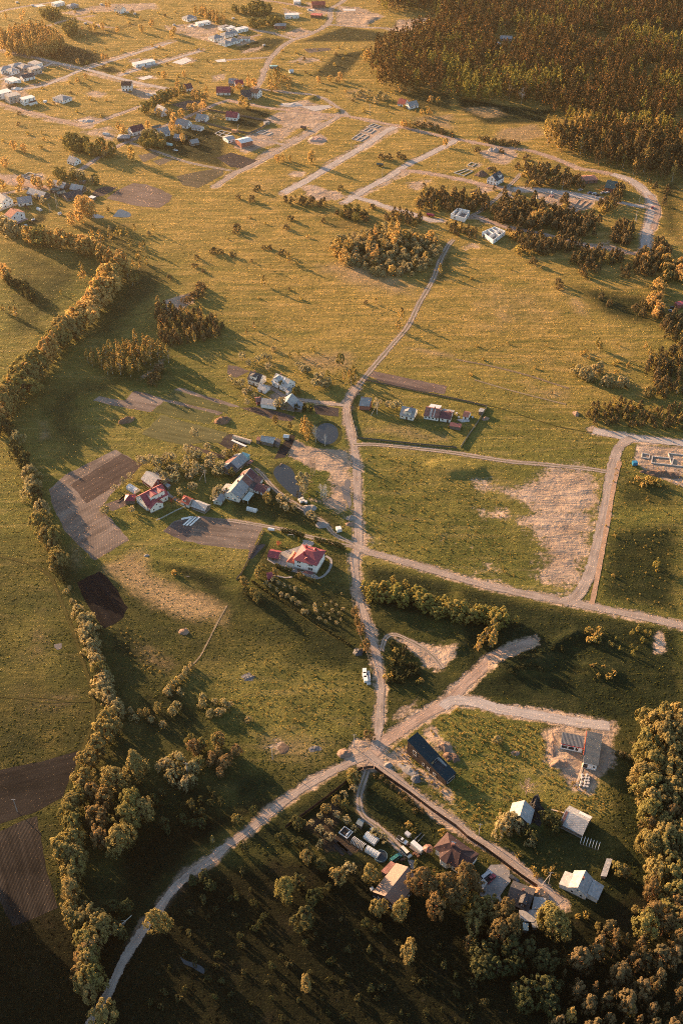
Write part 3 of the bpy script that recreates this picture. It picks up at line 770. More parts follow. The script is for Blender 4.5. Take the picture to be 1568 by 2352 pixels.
road(ts(2, 2, 0,400, 110,420, 300,460, 520,530, 720,590, 940,630), 1.6, M_GRASSTRACK, 'path')
road(ts(2, 2, 130,265, 350,330, 560,385, 760,435), 1.2, mat('pale_straw', (.26, .2, .12)), 'path')
road(ts(1, 3, 180,480, 330,590, 520,720, 700,840, 860,930), 1.8, M_GRASSTRACK, 'path')
road(ts(1, 1, 820,440, 980,400, 1200,380, 1330,410), 1.4, M_GRASSTRACK, 'path')

# paved yards
BASE[:] = [.132, 5]
PAVE = mat('grey_paving', (.27, .245, .225), .2, .5, .9, .1)
PAVE2 = mat('worn_concrete', (.22, .205, .195), .3, .25, .9, .1)
def yard(D, m=None, name='pavement', jit=.1): return sheet(name, [g(p) for p in D], m or PAVE, jit, 2.)
Zv = lambda *a: zz(980, 1880, 7.84, *a)
yard(Zv(700,140, 960,190, 900,330, 700,420, 560,560, 480,1000, 380,1030, 120,960, -330,700, -290,600, 60,480, 330,400, 600,310))
yard(Zv(390,1030, 470,960, 1000,1090, 1120,1185, 1080,1235, 900,1225, 760,1150, 640,1080))
ribbon('path', [g(p) for p in Zv(1050,1210, 1180,1170, 1300,1080, 1400,940, 1445,780, 1420,670, 1290,590)], 1.2, PAVE)
ribbon('path', [g(p) for p in Zv(370,1160, 200,1185, 0,1150, -130,1110)], .9, PAVE)
Zd = lambda *a: zz(1680, 3040, 5.6, *a)
yard(Zd(240,0, 480,0, 620,120, 640,330, 560,420, 430,620, 480,740, 390,820, 40,610, 30,480, 60,300, 120,180), PAVE2)
yard(zz(1240, 2900, 5.227, 1005,640, 1090,645, 1160,690, 1130,830, 1060,800), PAVE2)
yard(zz(420, 1630, 4.9, 840,470, 870,520, 1180,740, 1150,760, 830,560, 700,610, 690,580), PAVE)
yard(zz(420, 1630, 4.9, 480,700, 640,700, 600,760, 560,790), PAVE)
yard(zz(0, 690, 6.533, 0,470, 60,470, 330,590, 620,505, 665,525, 360,668), mat('red_paving', (.30, .20, .17), .2, .5))
yard(ts(0, 0, 1185,430, 1283,396, 1322,418, 1255,446), mat('white_slab', (.5, .48, .45), .12, .3), 'slab')
yard(ts(0, 0, 950,540, 1030,520, 1060,532, 990,552), mat('white_slab', (.5, .48, .45)), 'slab')
for q in (ts(1, 0, 790,60, 880,62, 880,75, 800,74), ts(0, 0, 220,42, 290,30, 320,40, 250,50), ts(0, 0, 70,595, 150,605, 120,625, 70,615), ts(1, 0, 545,62, 600,62, 600,74, 550,74), ts(0, 0, 1290,180, 1350,168, 1360,180, 1300,190), ts(0, 0, 1480,415, 1550,405, 1560,425, 1500,430)): yard(q, mat('white_slab', (.5, .48, .45)), 'slab')
yard(ts(1, 0, 500,735, 700,725, 720,740, 600,768), mat('grey_slab', (.34, .31, .29), .2, .3), 'slab')
yard(ts(1, 3, 515,195, 540,193, 598,215, 590,232, 530,215), mat('driveway_paving', (.24, .23, .225), .2, .5))
# far lanes are dusty beside the wheels; trodden corners of the new plots
for q in (ts(0, 0, 0,345, 200,390, 370,440, 600,490, 800,545, 1160,620), ts(0, 0, 590,470, 760,415, 1180,285), ts(0, 0, 820,515, 1200,400, 1380,345), ts(0, 0, 430,545, 160,612), ts(0, 0, 0,722, 350,820, 600,872), ts(1, 0, 700,1140, 1160,880), ts(1, 0, 100,1165, 520,935, 745,805), ts(1, 1, 870,175, 1220,5)): softline('sand', q, 5.5, .55, 5)
for q in (ts(0, 0, 140,430, 290,450, 330,500, 180,560, 60,520), ts(0, 0, 640,620, 760,640, 700,680, 560,650), ts(0, 0, 1440,520, 1568,500, 1568,560, 1460,570), ts(0, 0, 1380,250, 1568,250, 1568,330, 1420,290), ts(0, 0, 880,400, 1080,400, 1080,460, 900,480), ts(1, 0, 20,300, 180,250, 220,280, 60,330), ts(1, 0, 280,310, 200,360, 60,380, 140,330), ts(1, 0, 380,50, 520,90, 480,130, 380,110), ts(1, 1, 1200,80, 1330,60, 1400,90, 1300,150), ts(2, 1, 120,110, 260,90, 300,130, 180,170), ts(2, 0, 240,1090, 440,1050, 400,1120, 280,1140)): soft('sand', q, .6, 5)
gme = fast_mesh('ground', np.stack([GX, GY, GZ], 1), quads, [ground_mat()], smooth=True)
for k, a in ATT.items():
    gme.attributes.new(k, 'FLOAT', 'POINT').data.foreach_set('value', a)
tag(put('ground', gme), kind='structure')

# ================================================================== BUILDINGS
from mathutils import Matrix
WHITE = mat('white_render', (.76, .74, .70), .10, .5, .85, .15)
CREAM = mat('cream_render', (.70, .66, .58), .10, .5)
GREYW = mat('grey_block', (.34, .315, .29), .18, .8)
BLOCK = mat('white_block', (.74, .73, .70), .08, 1.2)
BRICK = mat('red_brick', (.28, .12, .085), .2, 1.5)
WOOD = mat('weathered_board', (.15, .125, .105), .3, 1.2)
DARKW = mat('dark_board', (.040, .030, .028), .3, 1.2, .7, .2, seams=('X', 1.6))
MAROONW = mat('maroon_board', (.15, .045, .045), .25, 1.)
R_GREY = mat('slate_grey_roof', (.27, .27, .27), .25, .5, .8, .15, seams=('X', .8))
R_ASB = mat('asbestos_sheet_roof', (.36, .35, .335), .28, .6, .9, .1, seams=('X', .9))
R_DARK = mat('dark_roof', (.070, .066, .068), .25, .6, .6, .2, seams=('X', .9))
R_BLUE = mat('blue_black_roof', (.040, .052, .066), .2, .6, .45, .3, seams=('X', .9))
R_RED = mat('red_metal_roof', (.27, .055, .065), .15, .4, .5, .3, seams=('X', .8))
R_ORED = mat('orange_red_roof', (.42, .10, .065), .18, .4, .55, .25, seams=('X', .8))
R_PINK = mat('faded_red_tile', (.36, .17, .12), .2, .8, .8, .1)
R_MAR = mat('maroon_roof', (.115, .045, .050), .2, .5, .6, .25, seams=('X', .9))
R_BROWN = mat('brown_metal_roof', (.075, .046, .044), .15, .4, .7, .1, seams=('X', .7))
R_TAN = mat('tan_metal_roof', (.23, .155, .12), .10, .3, .55, .25, seams=('X', .9))
R_RUST = mat('rusty_sheet_roof', (.20, .10, .085), .4, .5, .8, .15, seams=('X', .9))
R_WHITE = mat('white_sheet_roof', (.62, .62, .60), .08, .4, .6, .2, seams=('X', .6))
R_GREEN = mat('dull_green_roof', (.10, .135, .115), .2, .5, .7, .2, seams=('X', .9))
R_TEAL = mat('turquoise_sheet', (.22, .40, .40), .15, .5, .6, .25, seams=('X', .9))
R_DTEAL = mat('dark_teal_roof', (.035, .070, .078), .2, .5, .5, .3, seams=('X', .8))
R_LGREEN = mat('pale_poly_sheet', (.38, .45, .42), .1, .6, .4, .4, seams=('X', 1.2))
GLASS = mat('window_glass', (.025, .030, .036), .2, 1., .12, .6)
TRIM = mat('white_trim', (.68, .66, .62), .08, 1.)
DOORM = mat('door_brown', (.12, .07, .05), .2, 1.)
STONE = mat('plinth_stone', (.28, .255, .23), .2, 1.)
METAL = mat('grey_metal', (.30, .30, .30), .15, 1., .5, .4, metal=.3)
CHIM = mat('chimney_brick', (.26, .12, .09), .25, 2.)
DECKM = mat('deck_board', (.06, .072, .08), .25, .8)

def axis_of(A, B):
    c = (A + B) / 2; d = B - A
    return Vector((c.x, c.y, 0)), math.atan2(d.y, d.x), math.hypot(d.x, d.y)
WMESH = {}
def window(parent, x, y, z, rz, ww=1.1, hh=1.3, framed=True):
    """a window on a wall: frame with a pane set 2 cm proud; rz turns its face (faces local -Y)"""
    key = (round(ww, 2), round(hh, 2))
    if key not in WMESH:
        a = MB()
        for s in ((-ww / 2, -ww / 2 + .12, 0, hh), (ww / 2 - .12, ww / 2, 0, hh), (-ww / 2 + .12, ww / 2 - .12, 0, .12), (-ww / 2 + .12, ww / 2 - .12, hh - .12, hh)):
            a.box(s[0], s[1], -.09, .0, s[2], s[3])
        b = MB().box(-ww / 2 + .12, ww / 2 - .12, -.05, .0, .12, hh - .12)
        WMESH[key] = (a.mesh('window', TRIM), b.mesh('pane', GLASS), MB().box(-ww / 2, ww / 2, -.05, 0, 0, hh).mesh('window', GLASS))
    fr, pn, pl = WMESH[key]
    o = put('window', fr if framed else pl, parent, (x, y, z)); o.rotation_euler = (0, 0, rz)
    if framed: put('pane', pn, o)
    return o
def door(parent, x, y, rz, ww=1., hh=2.05, m=None):
    o = MB().box(-ww / 2, ww / 2, -.07, 0, .02, hh).build('door', m or DOORM, parent)
    o.location = (x, y, .0); o.rotation_euler = (0, 0, rz)
    return o
def house_windows(e, L, W, ze, ns, ng, base=.9, framed=True, storeys=1, zr=None, hh=1.3, doors=True):
    for st in range(storeys):
        z = base + st * 2.8
        for s in (-1, 1):
            for i in range(ns):
                x = -L / 2 + L * (i + .5) / ns
                if st == 0 and doors and s == -1 and i == ns // 2: door(e, x, -W / 2 - .001, 0); continue
                window(e, x, s * (W / 2 + .001), z, 0 if s < 0 else math.pi, 1.2, hh, framed)
            for i in range(ng):
                window(e, s * (L / 2 + .001), -W / 2 + W * (i + .5) / ng, z, -math.pi / 2 if s < 0 else math.pi / 2, 1.1, hh, framed)
    if zr and zr - ze > 2.4 and ng:
        for s in (-1, 1): window(e, s * (L / 2 + .001), 0, ze + .3, -math.pi / 2 if s < 0 else math.pi / 2, .9, 1.1, framed)
def gable(name, label, A, B, W, ze, zr, wall, roof, over=.45, ns=3, ng=2, storeys=1, chim=(.3,), off=0., group=None, cat=None, framed=None, doors=True, lean=None, dormer=None, plinth=True, verge=.35, patch=()):
    """ridge ends as seen, width, eave and ridge heights"""
    a, b = g(A, zr), g(B, zr)
    c, rz, L = axis_of(a, b)
    L -= 2 * verge
    e = empty(name, c, rz, label, cat or ('house' if 'house' in name or 'cottage' in name else name.replace('_', ' ').split()[-1]), group)
    tk = .16
    sl_ = (zr - ze) / (W / 2)
    q = .02
    bw = MB()
    bw.extr([(-W / 2, .0), (W / 2, .0), (W / 2, ze - tk - q), (0, zr - tk - q), (-W / 2, ze - tk - q)], -L / 2, L / 2)
    bw.build('wall', wall, e)
    o_ = W / 2 + over; zo = ze - over * sl_
    rf = MB().extr([(-o_, zo), (-o_, zo - tk), (0, zr - tk), (o_, zo - tk), (o_, zo), (0, zr)], -L / 2 - verge, L / 2 + verge).build('roof', roof, e)
    for f0, f1, s_, pm in patch:                            # bays of another sheet, laid over the slope
        y0_, z0_, y1_, z1_ = s_ * .25, zr - .25 * sl_ + .012, s_ * (o_ - .03), zo + .03 * sl_ + .012
        pr_ = [(y0_, z0_), (y0_, z0_ + .05), (y1_, z1_ + .05), (y1_, z1_)]
        MB().extr(pr_ if s_ > 0 else pr_[::-1], -L / 2 + L * f0, -L / 2 + L * f1).build('roof_bay', pm, rf)
    for f in chim:
        x = -L / 2 + L * f
        MB().box(x - .35, x + .35, .1, .8, zr - 1.2, zr + .75).box(x - .42, x + .42, .03, .87, zr + .75, zr + .87).build('chimney', CHIM, rf)
    if plinth: 
        pb = MB()
        for x0, x1, y0, y1 in ((-L / 2 - .06, L / 2 + .06, -W / 2 - .06, -W / 2), (-L / 2 - .06, L / 2 + .06, W / 2, W / 2 + .06), (-L / 2 - .06, -L / 2, -W / 2, W / 2), (L / 2, L / 2 + .06, -W / 2, W / 2)):
            pb.box(x0, x1, y0, y1, -.3, .4)
        pb.build('plinth', STONE, e)
    near = c.y < 620
    if framed is None: framed = near
    if ns or ng: house_windows(e, L, W, ze, ns, ng, .95, framed, storeys, zr, 1.3, doors)
    if dormer:
        for f, s, w_ in dormer:
            x = -L / 2 + L * f; y0 = s * W * .46; zt = zr - .35
            dm = MB()
            yb = s * W * .06
            dm.box(x - w_ / 2, x + w_ / 2, min(y0, yb), max(y0, yb), ze + .1, zt - .5)
            d_ = dm.build('dormer', wall, e)
            MB().extr([(-w_ / 2 - .25, zt - .62), (w_ / 2 + .25, zt - .62), (0, zt + .25)], min(y0, yb) - .25, max(y0, yb) + .1).build('dormer_roof', roof, d_).matrix_local = \
                Matrix.Translation((x, 0, 0)) @ Matrix.Rotation(math.pi / 2, 4, 'Z') @ Matrix.Translation((0, 0, 0))
            window(d_, x, y0 + s * .001, ze + .35, 0 if s < 0 else math.pi, 1.1, 1.0, framed)
    if lean:
        for f0, f1, s, wd, z0, z1, m in lean:                # lean-to: span along the ridge, side, depth, outer and inner height
            x0, x1 = -L / 2 + L * f0, -L / 2 + L * f1
            ya, yb = s * (W / 2 + .01), s * (W / 2 + wd)
            pr_ = [(ya, 0), (yb, 0), (yb, z0 - .14), (ya, z1 - .14)]
            if s < 0: pr_ = pr_[::-1]
            MB().extr(pr_, x0, x1).build('lean_to', wall, e)
            k_ = (z1 - z0) / wd
            pr_ = [(s * (W / 2 + .02), z1 - .10), (s * (W / 2 + .02), z1), (yb + s * .3, z0 - .3 * k_), (yb + s * .3, z0 - .3 * k_ - .10)]
            if s > 0: pr_ = pr_[::-1]
            MB().extr(pr_, x0 - .2, x1 + .2).build('lean_to_roof', m or roof, e)
    return e
def from_mid(c, r, x, y, ang, L, z):
    m = g(t(c, r, x, y), z); d = Vector((math.cos(R(ang)), math.sin(R(ang)), 0)) * L / 2
    return m - d, m + d
def hip(name, label, A, B, W, ze, zr, wall, roof, over=.5, ns=3, ng=2, storeys=1, chim=(.4,), group=None, framed=None, world=False):
    a, b = (A, B) if world else (g(A, ze), g(B, ze))
    c, rz, L = axis_of(a, b)
    e = empty(name, c, rz, label, 'house', group)
    MB().box(-L / 2, L / 2, -W / 2, W / 2, 0, ze - .12).build('wall', wall, e)
    lx, wy = L / 2 + over, W / 2 + over
    rr = max(.3, L / 2 - W / 2)
    z0 = ze - .1
    v = [(-lx, -wy, z0), (lx, -wy, z0), (lx, wy, z0), (-lx, wy, z0), (-rr, 0, zr), (rr, 0, zr), (-lx, -wy, z0 + .14), (lx, -wy, z0 + .14), (lx, wy, z0 + .14), (-lx, wy, z0 + .14)]
    f = [(3, 2, 1, 0), (0, 1, 7, 6), (1, 2, 8, 7), (2, 3, 9, 8), (3, 0, 6, 9), (6, 7, 5, 4), (7, 8, 5), (8, 9, 4, 5), (9, 6, 4)]
    rf = MB().add(v, f).build('roof', roof, e)
    for q in chim:
        x = -rr + 2 * rr * q
        MB().box(x - .3, x + .3, .2, .8, zr - 1., zr + .6).build('chimney', CHIM, rf)
    if ns: house_windows(e, L, W, ze, ns, ng, .95, c.y < 620 if framed is None else framed, storeys, None, 1.3)
    return e
def flat(name, label, A, B, W, h, wall, roof, ns=3, ng=2, storeys=1, group=None, world=False, parapet=True, annex=None, framed=False):
    a, b = (A, B) if world else (g(A, h), g(B, h))
    c, rz, L = axis_of(a, b)
    e = empty(name, c, rz, label, 'house' if 'house' in name else name.replace('_', ' ').split()[-1], group)
    MB().box(-L / 2, L / 2, -W / 2, W / 2, 0, h - .3).build('wall', wall, e)
    mb = MB().box(-L / 2 - .15, L / 2 + .15, -W / 2 - .15, W / 2 + .15, h - .3, h - .05)
    MB().box(-L / 2 - .15, L / 2 + .15, -W / 2 - .15, W / 2 + .15, h - .299, h).build('roof', roof, e)
    if ns: house_windows(e, L, W, h, ns, ng, .95, framed, storeys, None, 1.2)
    if annex:
        ax0, ax1, s, wd, hh, rm = annex
        y0, y1 = sorted((s * (W / 2 + .01), s * (W / 2 + wd)))
        ob = MB().box(ax0 * L / 2, ax1 * L / 2, y0, y1, 0, hh - .2).build('annex', wall, e)
        MB().box(ax0 * L / 2 - .2, ax1 * L / 2 + .2, y0 - (.2 if s < 0 else 0), y1 + (.2 if s > 0 else 0), hh - .199, hh).build('annex_roof', rm, ob)
    return e
def quad_local(pts):
    c = sum((Vector((p.x, p.y, 0)) for p in pts), Vector()) / len(pts)
    return c, [Vector((p.x - c.x, p.y - c.y, 0)) for p in pts]
def inset(P, d):
    """move the outline inwards by d"""
    n = len(P); o = []
    ar = sum(P[i].x * P[(i + 1) % n].y - P[(i + 1) % n].x * P[i].y for i in range(n)); s = 1 if ar > 0 else -1
    for i in range(n):
        a, b, c = P[i - 1], P[i], P[(i + 1) % n]
        d1 = (b - a).normalized(); d2 = (c - b).normalized()
        n1 = Vector((-d1.y, d1.x, 0)) * s; n2 = Vector((-d2.y, d2.x, 0)) * s
        k = max(.3, 1 + n1.dot(n2))
        o.append(b + (n1 + n2) * d / k)
    return o
def slab_shed(name, label, D, z, wall, roof, tk=.14, over=.25, cat='shed', group=None, open_=False, world=None):
    """a sheet roof whose corners are seen at heights z, on walls or posts"""
    zs = list(z) if isinstance(z, (list, tuple)) else [z] * len(D)
    W_ = [g(p, h) for p, h in zip(D, zs)]
    c, L = quad_local(W_)
    e = empty(name, c, 0, label, cat, group)
    MB().prism(L, [h - tk for h in zs], zs).build('roof', roof, e)
    I = inset(L, over)
    if open_:
        for p, h in zip(inset(L, over + .1), zs): MB().box(p.x - .09, p.x + .09, p.y - .09, p.y + .09, 0, h - tk - .02).build('post', wall, e)
    else:
        MB().prism(I, 0, [h - tk - .02 for h in zs]).build('wall', wall, e)
    return e
def battens(e, L, zs, n, m, ia=(0, 1), ib=(3, 2), w_=.22, h=.16):
    """raised ribs on a roof plane from edge ia to edge ib"""
    mb = MB()
    for i in range(n):
        f = (i + .5) / n
        a = L[ia[0]].lerp(L[ia[1]], f); b = L[ib[0]].lerp(L[ib[1]], f)
        za = zs[ia[0]] * (1 - f) + zs[ia[1]] * f; zb = zs[ib[0]] * (1 - f) + zs[ib[1]] * f
        d = (b - a).normalized(); s = Vector((-d.y, d.x, 0)) * w_ / 2
        P = [a + s, a - s, b - s, b + s]
        mb.prism(P, [za + .003, za + .003, zb + .003, zb + .003], [za + h, za + h, zb + h, zb + h])
    return mb.build('roof_ribs', m, e)

# ------------------------------------------------------------------ far villages: (kind, column, row, x, y, angle, length, width, eave, ridge, wall, roof, name, label)
FAR = [
 ('flat', 0, 0, 400, 14, 45, 14, 9, 4, 0, BLOCK, R_WHITE, 'unfinished_house', 'white unfinished house at the very top of the valley left of the forest'),
 ('hip', 0, 0, 500, 34, 45, 12, 9, 3.2, 5, GREYW, R_ASB, 'bungalow', 'small grey bungalow beside white rubble at the far end'),
 ('gable', 0, 0, 825, 38, -38, 12, 9, 4.5, 8, WHITE, R_DARK, 'house', 'dark steep-roofed house among the farthest sandy plots'),
 ('hip', 0, 0, 1305, 118, 40, 14, 11, 3.2, 6, WHITE, R_GREY, 'bungalow', 'grey hipped bungalow nearest the far grove of gold trees'),
 ('flat', 0, 0, 1398, 150, 35, 17, 8, 3.4, 0, BLOCK, R_WHITE, 'unfinished_house', 'long white roofless-looking house on the far sandy plot'),
 ('flat', 0, 0, 1545, 180, 40, 12, 9, 3.6, 0, WHITE, R_GREY, 'house', 'white flat-roofed house with a grey side, topmost of the far cluster'),
 ('hip', 0, 0, 1490, 255, 40, 14, 11, 3.2, 6, WHITE, R_GREY, 'bungalow', 'grey hipped bungalow at the near corner of the far cluster'),
 ('hip', 0, 0, 1550, 288, -45, 13, 10, 3.2, 5.6, WHITE, R_GREY, 'bungalow', 'grey hipped bungalow by the sandy verge of the far cluster'),
 ('hip', 0, 0, 1562, 232, 40, 12, 10, 3.2, 5.6, WHITE, R_GREY, 'bungalow', 'grey bungalow in the middle of the far cluster'),
 ('flat', 1, 0, 95, 192, 35, 14, 9, 3.6, 0, BLOCK, R_WHITE, 'unfinished_house', 'white unfinished house right of the far cluster'),
 ('hip', 1, 0, 25, 222, 40, 12, 9, 3.2, 5.4, WHITE, R_GREY, 'bungalow', 'pale bungalow squeezed behind the dark flat roof'),
 ('flat', 1, 0, 112, 258, 0, 14, 8, 3.2, 0, WHITE, R_DARK, 'house', 'low house with a dark flat roof at the field edge'),
 ('hip', 1, 0, 35, 275, 40, 13, 11, 3.2, 5.8, WHITE, R_GREY, 'bungalow', 'white-walled bungalow with grey roof at the field edge'),
 ('flat', 1, 0, 15, 185, 40, 10, 9, 3.6, 0, WHITE, R_WHITE, 'house', 'small white box house behind the far cluster'),
 ('flat', 1, 0, 442, 95, 5, 17, 9, 4.2, 0, WHITE, R_WHITE, 'house', 'long white flat-roofed house alone above the brick bungalow'),
 ('hip', 1, 0, 362, 170, -5, 13, 10, 3.4, 5.2, BRICK, R_GREY, 'bungalow', 'brick bungalow with a blue-grey hipped roof beside the far road'),
 ('gable', 1, 0, 625, 8, 3, 17, 9, 4.2, 7, BRICK, R_ORED, 'house', 'long house with a bright orange-red roof at the top edge'),
 ('flat', 1, 0, 478, 5, 5, 9, 7, 3.5, 0, WHITE, R_WHITE, 'house', 'small white house left of the orange-red roof'),
 ('flat', 1, 0, 612, 98, -10, 13, 9, 2.8, 0, BRICK, R_ORED, 'unfinished_house', 'low unfinished red brick house beside the top junction'),
 ('hip', 0, 0, 40, 468, 40, 16, 11, 3.4, 5.4, WHITE, R_ASB, 'bungalow', 'pale bungalow at the left edge of the left estate'),
 ('hip', 0, 0, 115, 445, 40, 14, 10, 3.4, 5.2, GREYW, R_ASB, 'bungalow', 'grey bungalow behind the pale one in the left estate'),
 ('hip', 0, 0, 85, 480, -40, 12, 10, 3.4, 5.4, WHITE, R_ASB, 'bungalow', 'white bungalow with small dark windows in front row of the left estate'),
 ('hip', 0, 0, 165, 455, -40, 13, 11, 3.4, 5.0, GREYW, R_GREY, 'bungalow', 'wide low grey-roofed bungalow in the left estate'),
 ('flat', 0, 0, 243, 430, -40, 13, 10, 4, 0, WHITE, R_ASB, 'house', 'white flat house at the back of the left estate by the main road'),
 ('flat', 0, 0, 238, 466, 40, 12, 9, 6, 0, GREYW, R_ASB, 'house', 'two-storey grey house with a pale flat roof in the left estate'),
 ('gable', 0, 0, 187, 508, 40, 14, 8, 3.6, 6, WHITE, R_BLUE, 'house', 'white gabled house with a blue-black roof in the left estate'),
 ('flat', 0, 0, 88, 545, -40, 14, 11, 3.6, 0, WHITE, R_WHITE, 'house', 'white house with a bright flat roof at the front of the left estate'),
 ('flat', 0, 0, 18, 630, 40, 16, 11, 5.4, 0, BLOCK, R_WHITE, 'unfinished_house', 'big white shell at the left picture edge above the pink lane'),
 ('flat', 0, 0, 88, 650, 40, 13, 10, 7, 0, GREYW, R_ASB, 'unfinished_house', 'two-storey grey shell beside the big white shell'),
 ('flat', 0, 0, 190, 670, 40, 13, 8, 6, 0, WHITE, R_WHITE, 'house', 'two-storey white house with a dark lower roof in front'),
 ('hip', 0, 0, 430, 672, -35, 15, 12, 3.2, 5.6, WHITE, R_GREY, 'bungalow', 'lone bungalow with a blue-grey hipped roof in the golden field'),
 ('flat', 0, 0, 990, 425, 35, 24, 9, 3.2, 0, BLOCK, R_WHITE, 'unfinished_house', 'long low white shell house between two far lanes'),
 ('gable', 0, 0, 873, 560, 0, 11, 9, 6, 8.5, WHITE, R_BROWN, 'house', 'tall lone house with a brown roof and white gable by the main road'),
 ('gable', 0, 0, 1283, 578, 35, 11, 8, 3.2, 6.5, WHITE, R_MAR, 'cottage', 'small cottage with a dark red roof at the end of the tall hedge'),
 ('gable', 0, 0, 1540, 595, 0, 15, 10, 3.4, 7.5, CREAM, R_RED, 'house', 'wide house with a red roof and white dormer in the middle village'),
 ('gable', 1, 0, 75, 550, 20, 9, 8, 3, 6.5, WHITE, R_RED, 'cottage', 'red-roofed cottage behind the long dark-roofed house'),
 ('gable', 1, 0, 42, 540, -10, 10, 8, 3, 6.5, GREYW, R_GREY, 'cottage', 'grey cottage left of the red-roofed one by the far road'),
 ('gable', 0, 0, 1112, 728, -50, 13, 9, 3.6, 8.5, WHITE, R_ASB, 'house', 'white gabled house with a pale roof beside the tall hedge'),
 ('gable', 0, 0, 1393, 785, -20, 11, 9, 3.2, 6.5, WHITE, R_GREY, 'house', 'grey mansard-roofed house at the lane corner of the middle village'),
 ('gable', 0, 0, 1262, 822, -22, 14, 9, 3.2, 7, WHITE, R_GREY, 'house', 'long grey-roofed farmhouse beside the white-walled shed'),
 ('gable', 0, 0, 1362, 862, -25, 11, 6, 2.6, 4.4, WHITE, R_GREY, 'shed', 'long low shed with a grey roof on the mown lawn'),
 ('gable', 0, 0, 935, 862, 40, 14, 9, 4.2, 8, WHITE, R_MAR, 'house', 'white house with a dark maroon roof at the farm lane'),
 ('hip', 0, 0, 855, 940, 0, 11, 9, 3, 4.6, WOOD, R_GREY, 'bungalow', 'low grey outbuilding below the maroon-roofed house'),
 ('gable', 0, 0, 1078, 862, 35, 9, 4, 2.4, 3.4, GREYW, R_GREEN, 'shed', 'narrow shed with a green roof beside the farm lane'),
 ('gable', 0, 0, 1118, 878, 30, 12, 9, 3.2, 7.5, WHITE, R_GREY, 'house', 'old grey-roofed house behind the bushes at the lane corner'),
 ('gable', 0, 0, 1240, 925, -20, 11, 7, 2.6, 5, WOOD, R_GREY, 'shed', 'ragged grey shed among the yard bushes'),
 ('gable', 0, 0, 1335, 958, 30, 8, 6, 2.6, 5, WOOD, R_GREY, 'shed', 'small grey shed with a turquoise tank beside it'),
 ('gable', 0, 0, 507, 1078, -35, 10, 8, 3, 6.5, WHITE, R_GREY, 'cottage', 'lone cottage with a grey roof among bushes left of the farm lane'),
 ('gable', 1, 0, 33, 768, -12, 12, 9, 3.8, 7.5, WHITE, R_RED, 'house', 'white house with a red roof on the walled lawn'),
 ('flat', 1, 0, 268, 838, 35, 5, 3.5, 2.6, 0, GREYW, R_GREY, 'shed', 'small grey hut at the corner of the walled lawn'),
 ('gable', 2, 0, 350, 245, -8, 14, 8, 2.8, 5, GREYW, R_ASB, 'cottage', 'lonely pale cottage in the forest clearing'),
 ('flat', 2, 0, 290, 292, 30, 6, 4, 2.4, 0, WHITE, R_WHITE, 'shed', 'small white shed in the forest clearing'),
 ('flat', 2, 0, 395, 310, 0, 4, 3, 2, 0, BRICK, R_ORED, 'shed', 'tiny red hut at the edge of the forest clearing'),
 ('flat', 1, 0, 318, 452, 0, 9, 4, 2.4, 0, GREYW, R_TEAL, 'shed', 'low turquoise shed beside the far road'),
 ('gable', 1, 0, 437, 478, 20, 5, 4, 2.4, 3.6, WHITE, R_WHITE, 'shed', 'small white shed in the far allotment'),
 ('gable', 0, 1, 20, 165, -50, 14, 10, 5.6, 9, WHITE, R_GREY, 'house', 'tall white house with a slate roof at the left picture edge'),
 ('gable', 0, 1, 165, 178, 20, 12, 9, 3.2, 6.4, CREAM, R_GREY, 'house', 'pale L-shaped house with a light grey roof above the villa'),
 ('gable', 0, 1, 262, 132, -32, 19, 9, 3, 6, WOOD, R_ASB, 'barn', 'long grey barn of the left village'),
 ('gable', 0, 1, 415, 72, -30, 14, 9, 3, 6, WOOD, R_ASB, 'barn', 'grey barn half hidden by the orange tree in the left village'),
 ('gable', 0, 1, 535, 95, -22, 12, 8, 3, 6, WOOD, R_ASB, 'house', 'grey cottage at the end of the left village'),
 ('gable', 0, 1, 495, 140, 38, 15, 10, 3, 5.6, WOOD, R_DARK, 'barn', 'wide dark-roofed barn of the left village'),
 ('flat', 0, 1, 382, 125, -10, 7, 5, 3, 0, WOOD, R_GREEN, 'shed', 'shed with a pale green flat roof in the left village'),
 ('flat', 0, 1, 423, 148, 30, 7, 5, 2.6, 0, WOOD, R_GREEN, 'shed', 'shed with a dark green flat roof in the left village'),
 ('flat', 0, 1, 568, 66, -15, 5, 3.5, 2.6, 0, WOOD, R_ASB, 'shed', 'small shed with a pale roof behind the left village'),
 ('flat', 0, 1, 636, 180, -30, 5, 4, 2.6, 0, WOOD, R_WHITE, 'shed', 'small lean shed with a bright roof by the oval field'),
 ('flat', 2, 1, 1498, 642, 5, 11, 7, 4, 0, GREYW, R_ASB, 'barn', 'grey barn with pale roof strips at the right picture edge'),
 ('flat', 2, 1, 1548, 912, 20, 6, 5, 2.6, 0, BRICK, R_RED, 'shed', 'small red-roofed shed at the right picture edge'),
 ('hip', 2, 1, 905, 50, 10, 16, 10, 3, 4.6, WOOD, R_PINK, 'barn', 'low pinkish-roofed barn hidden in the pines'),
]
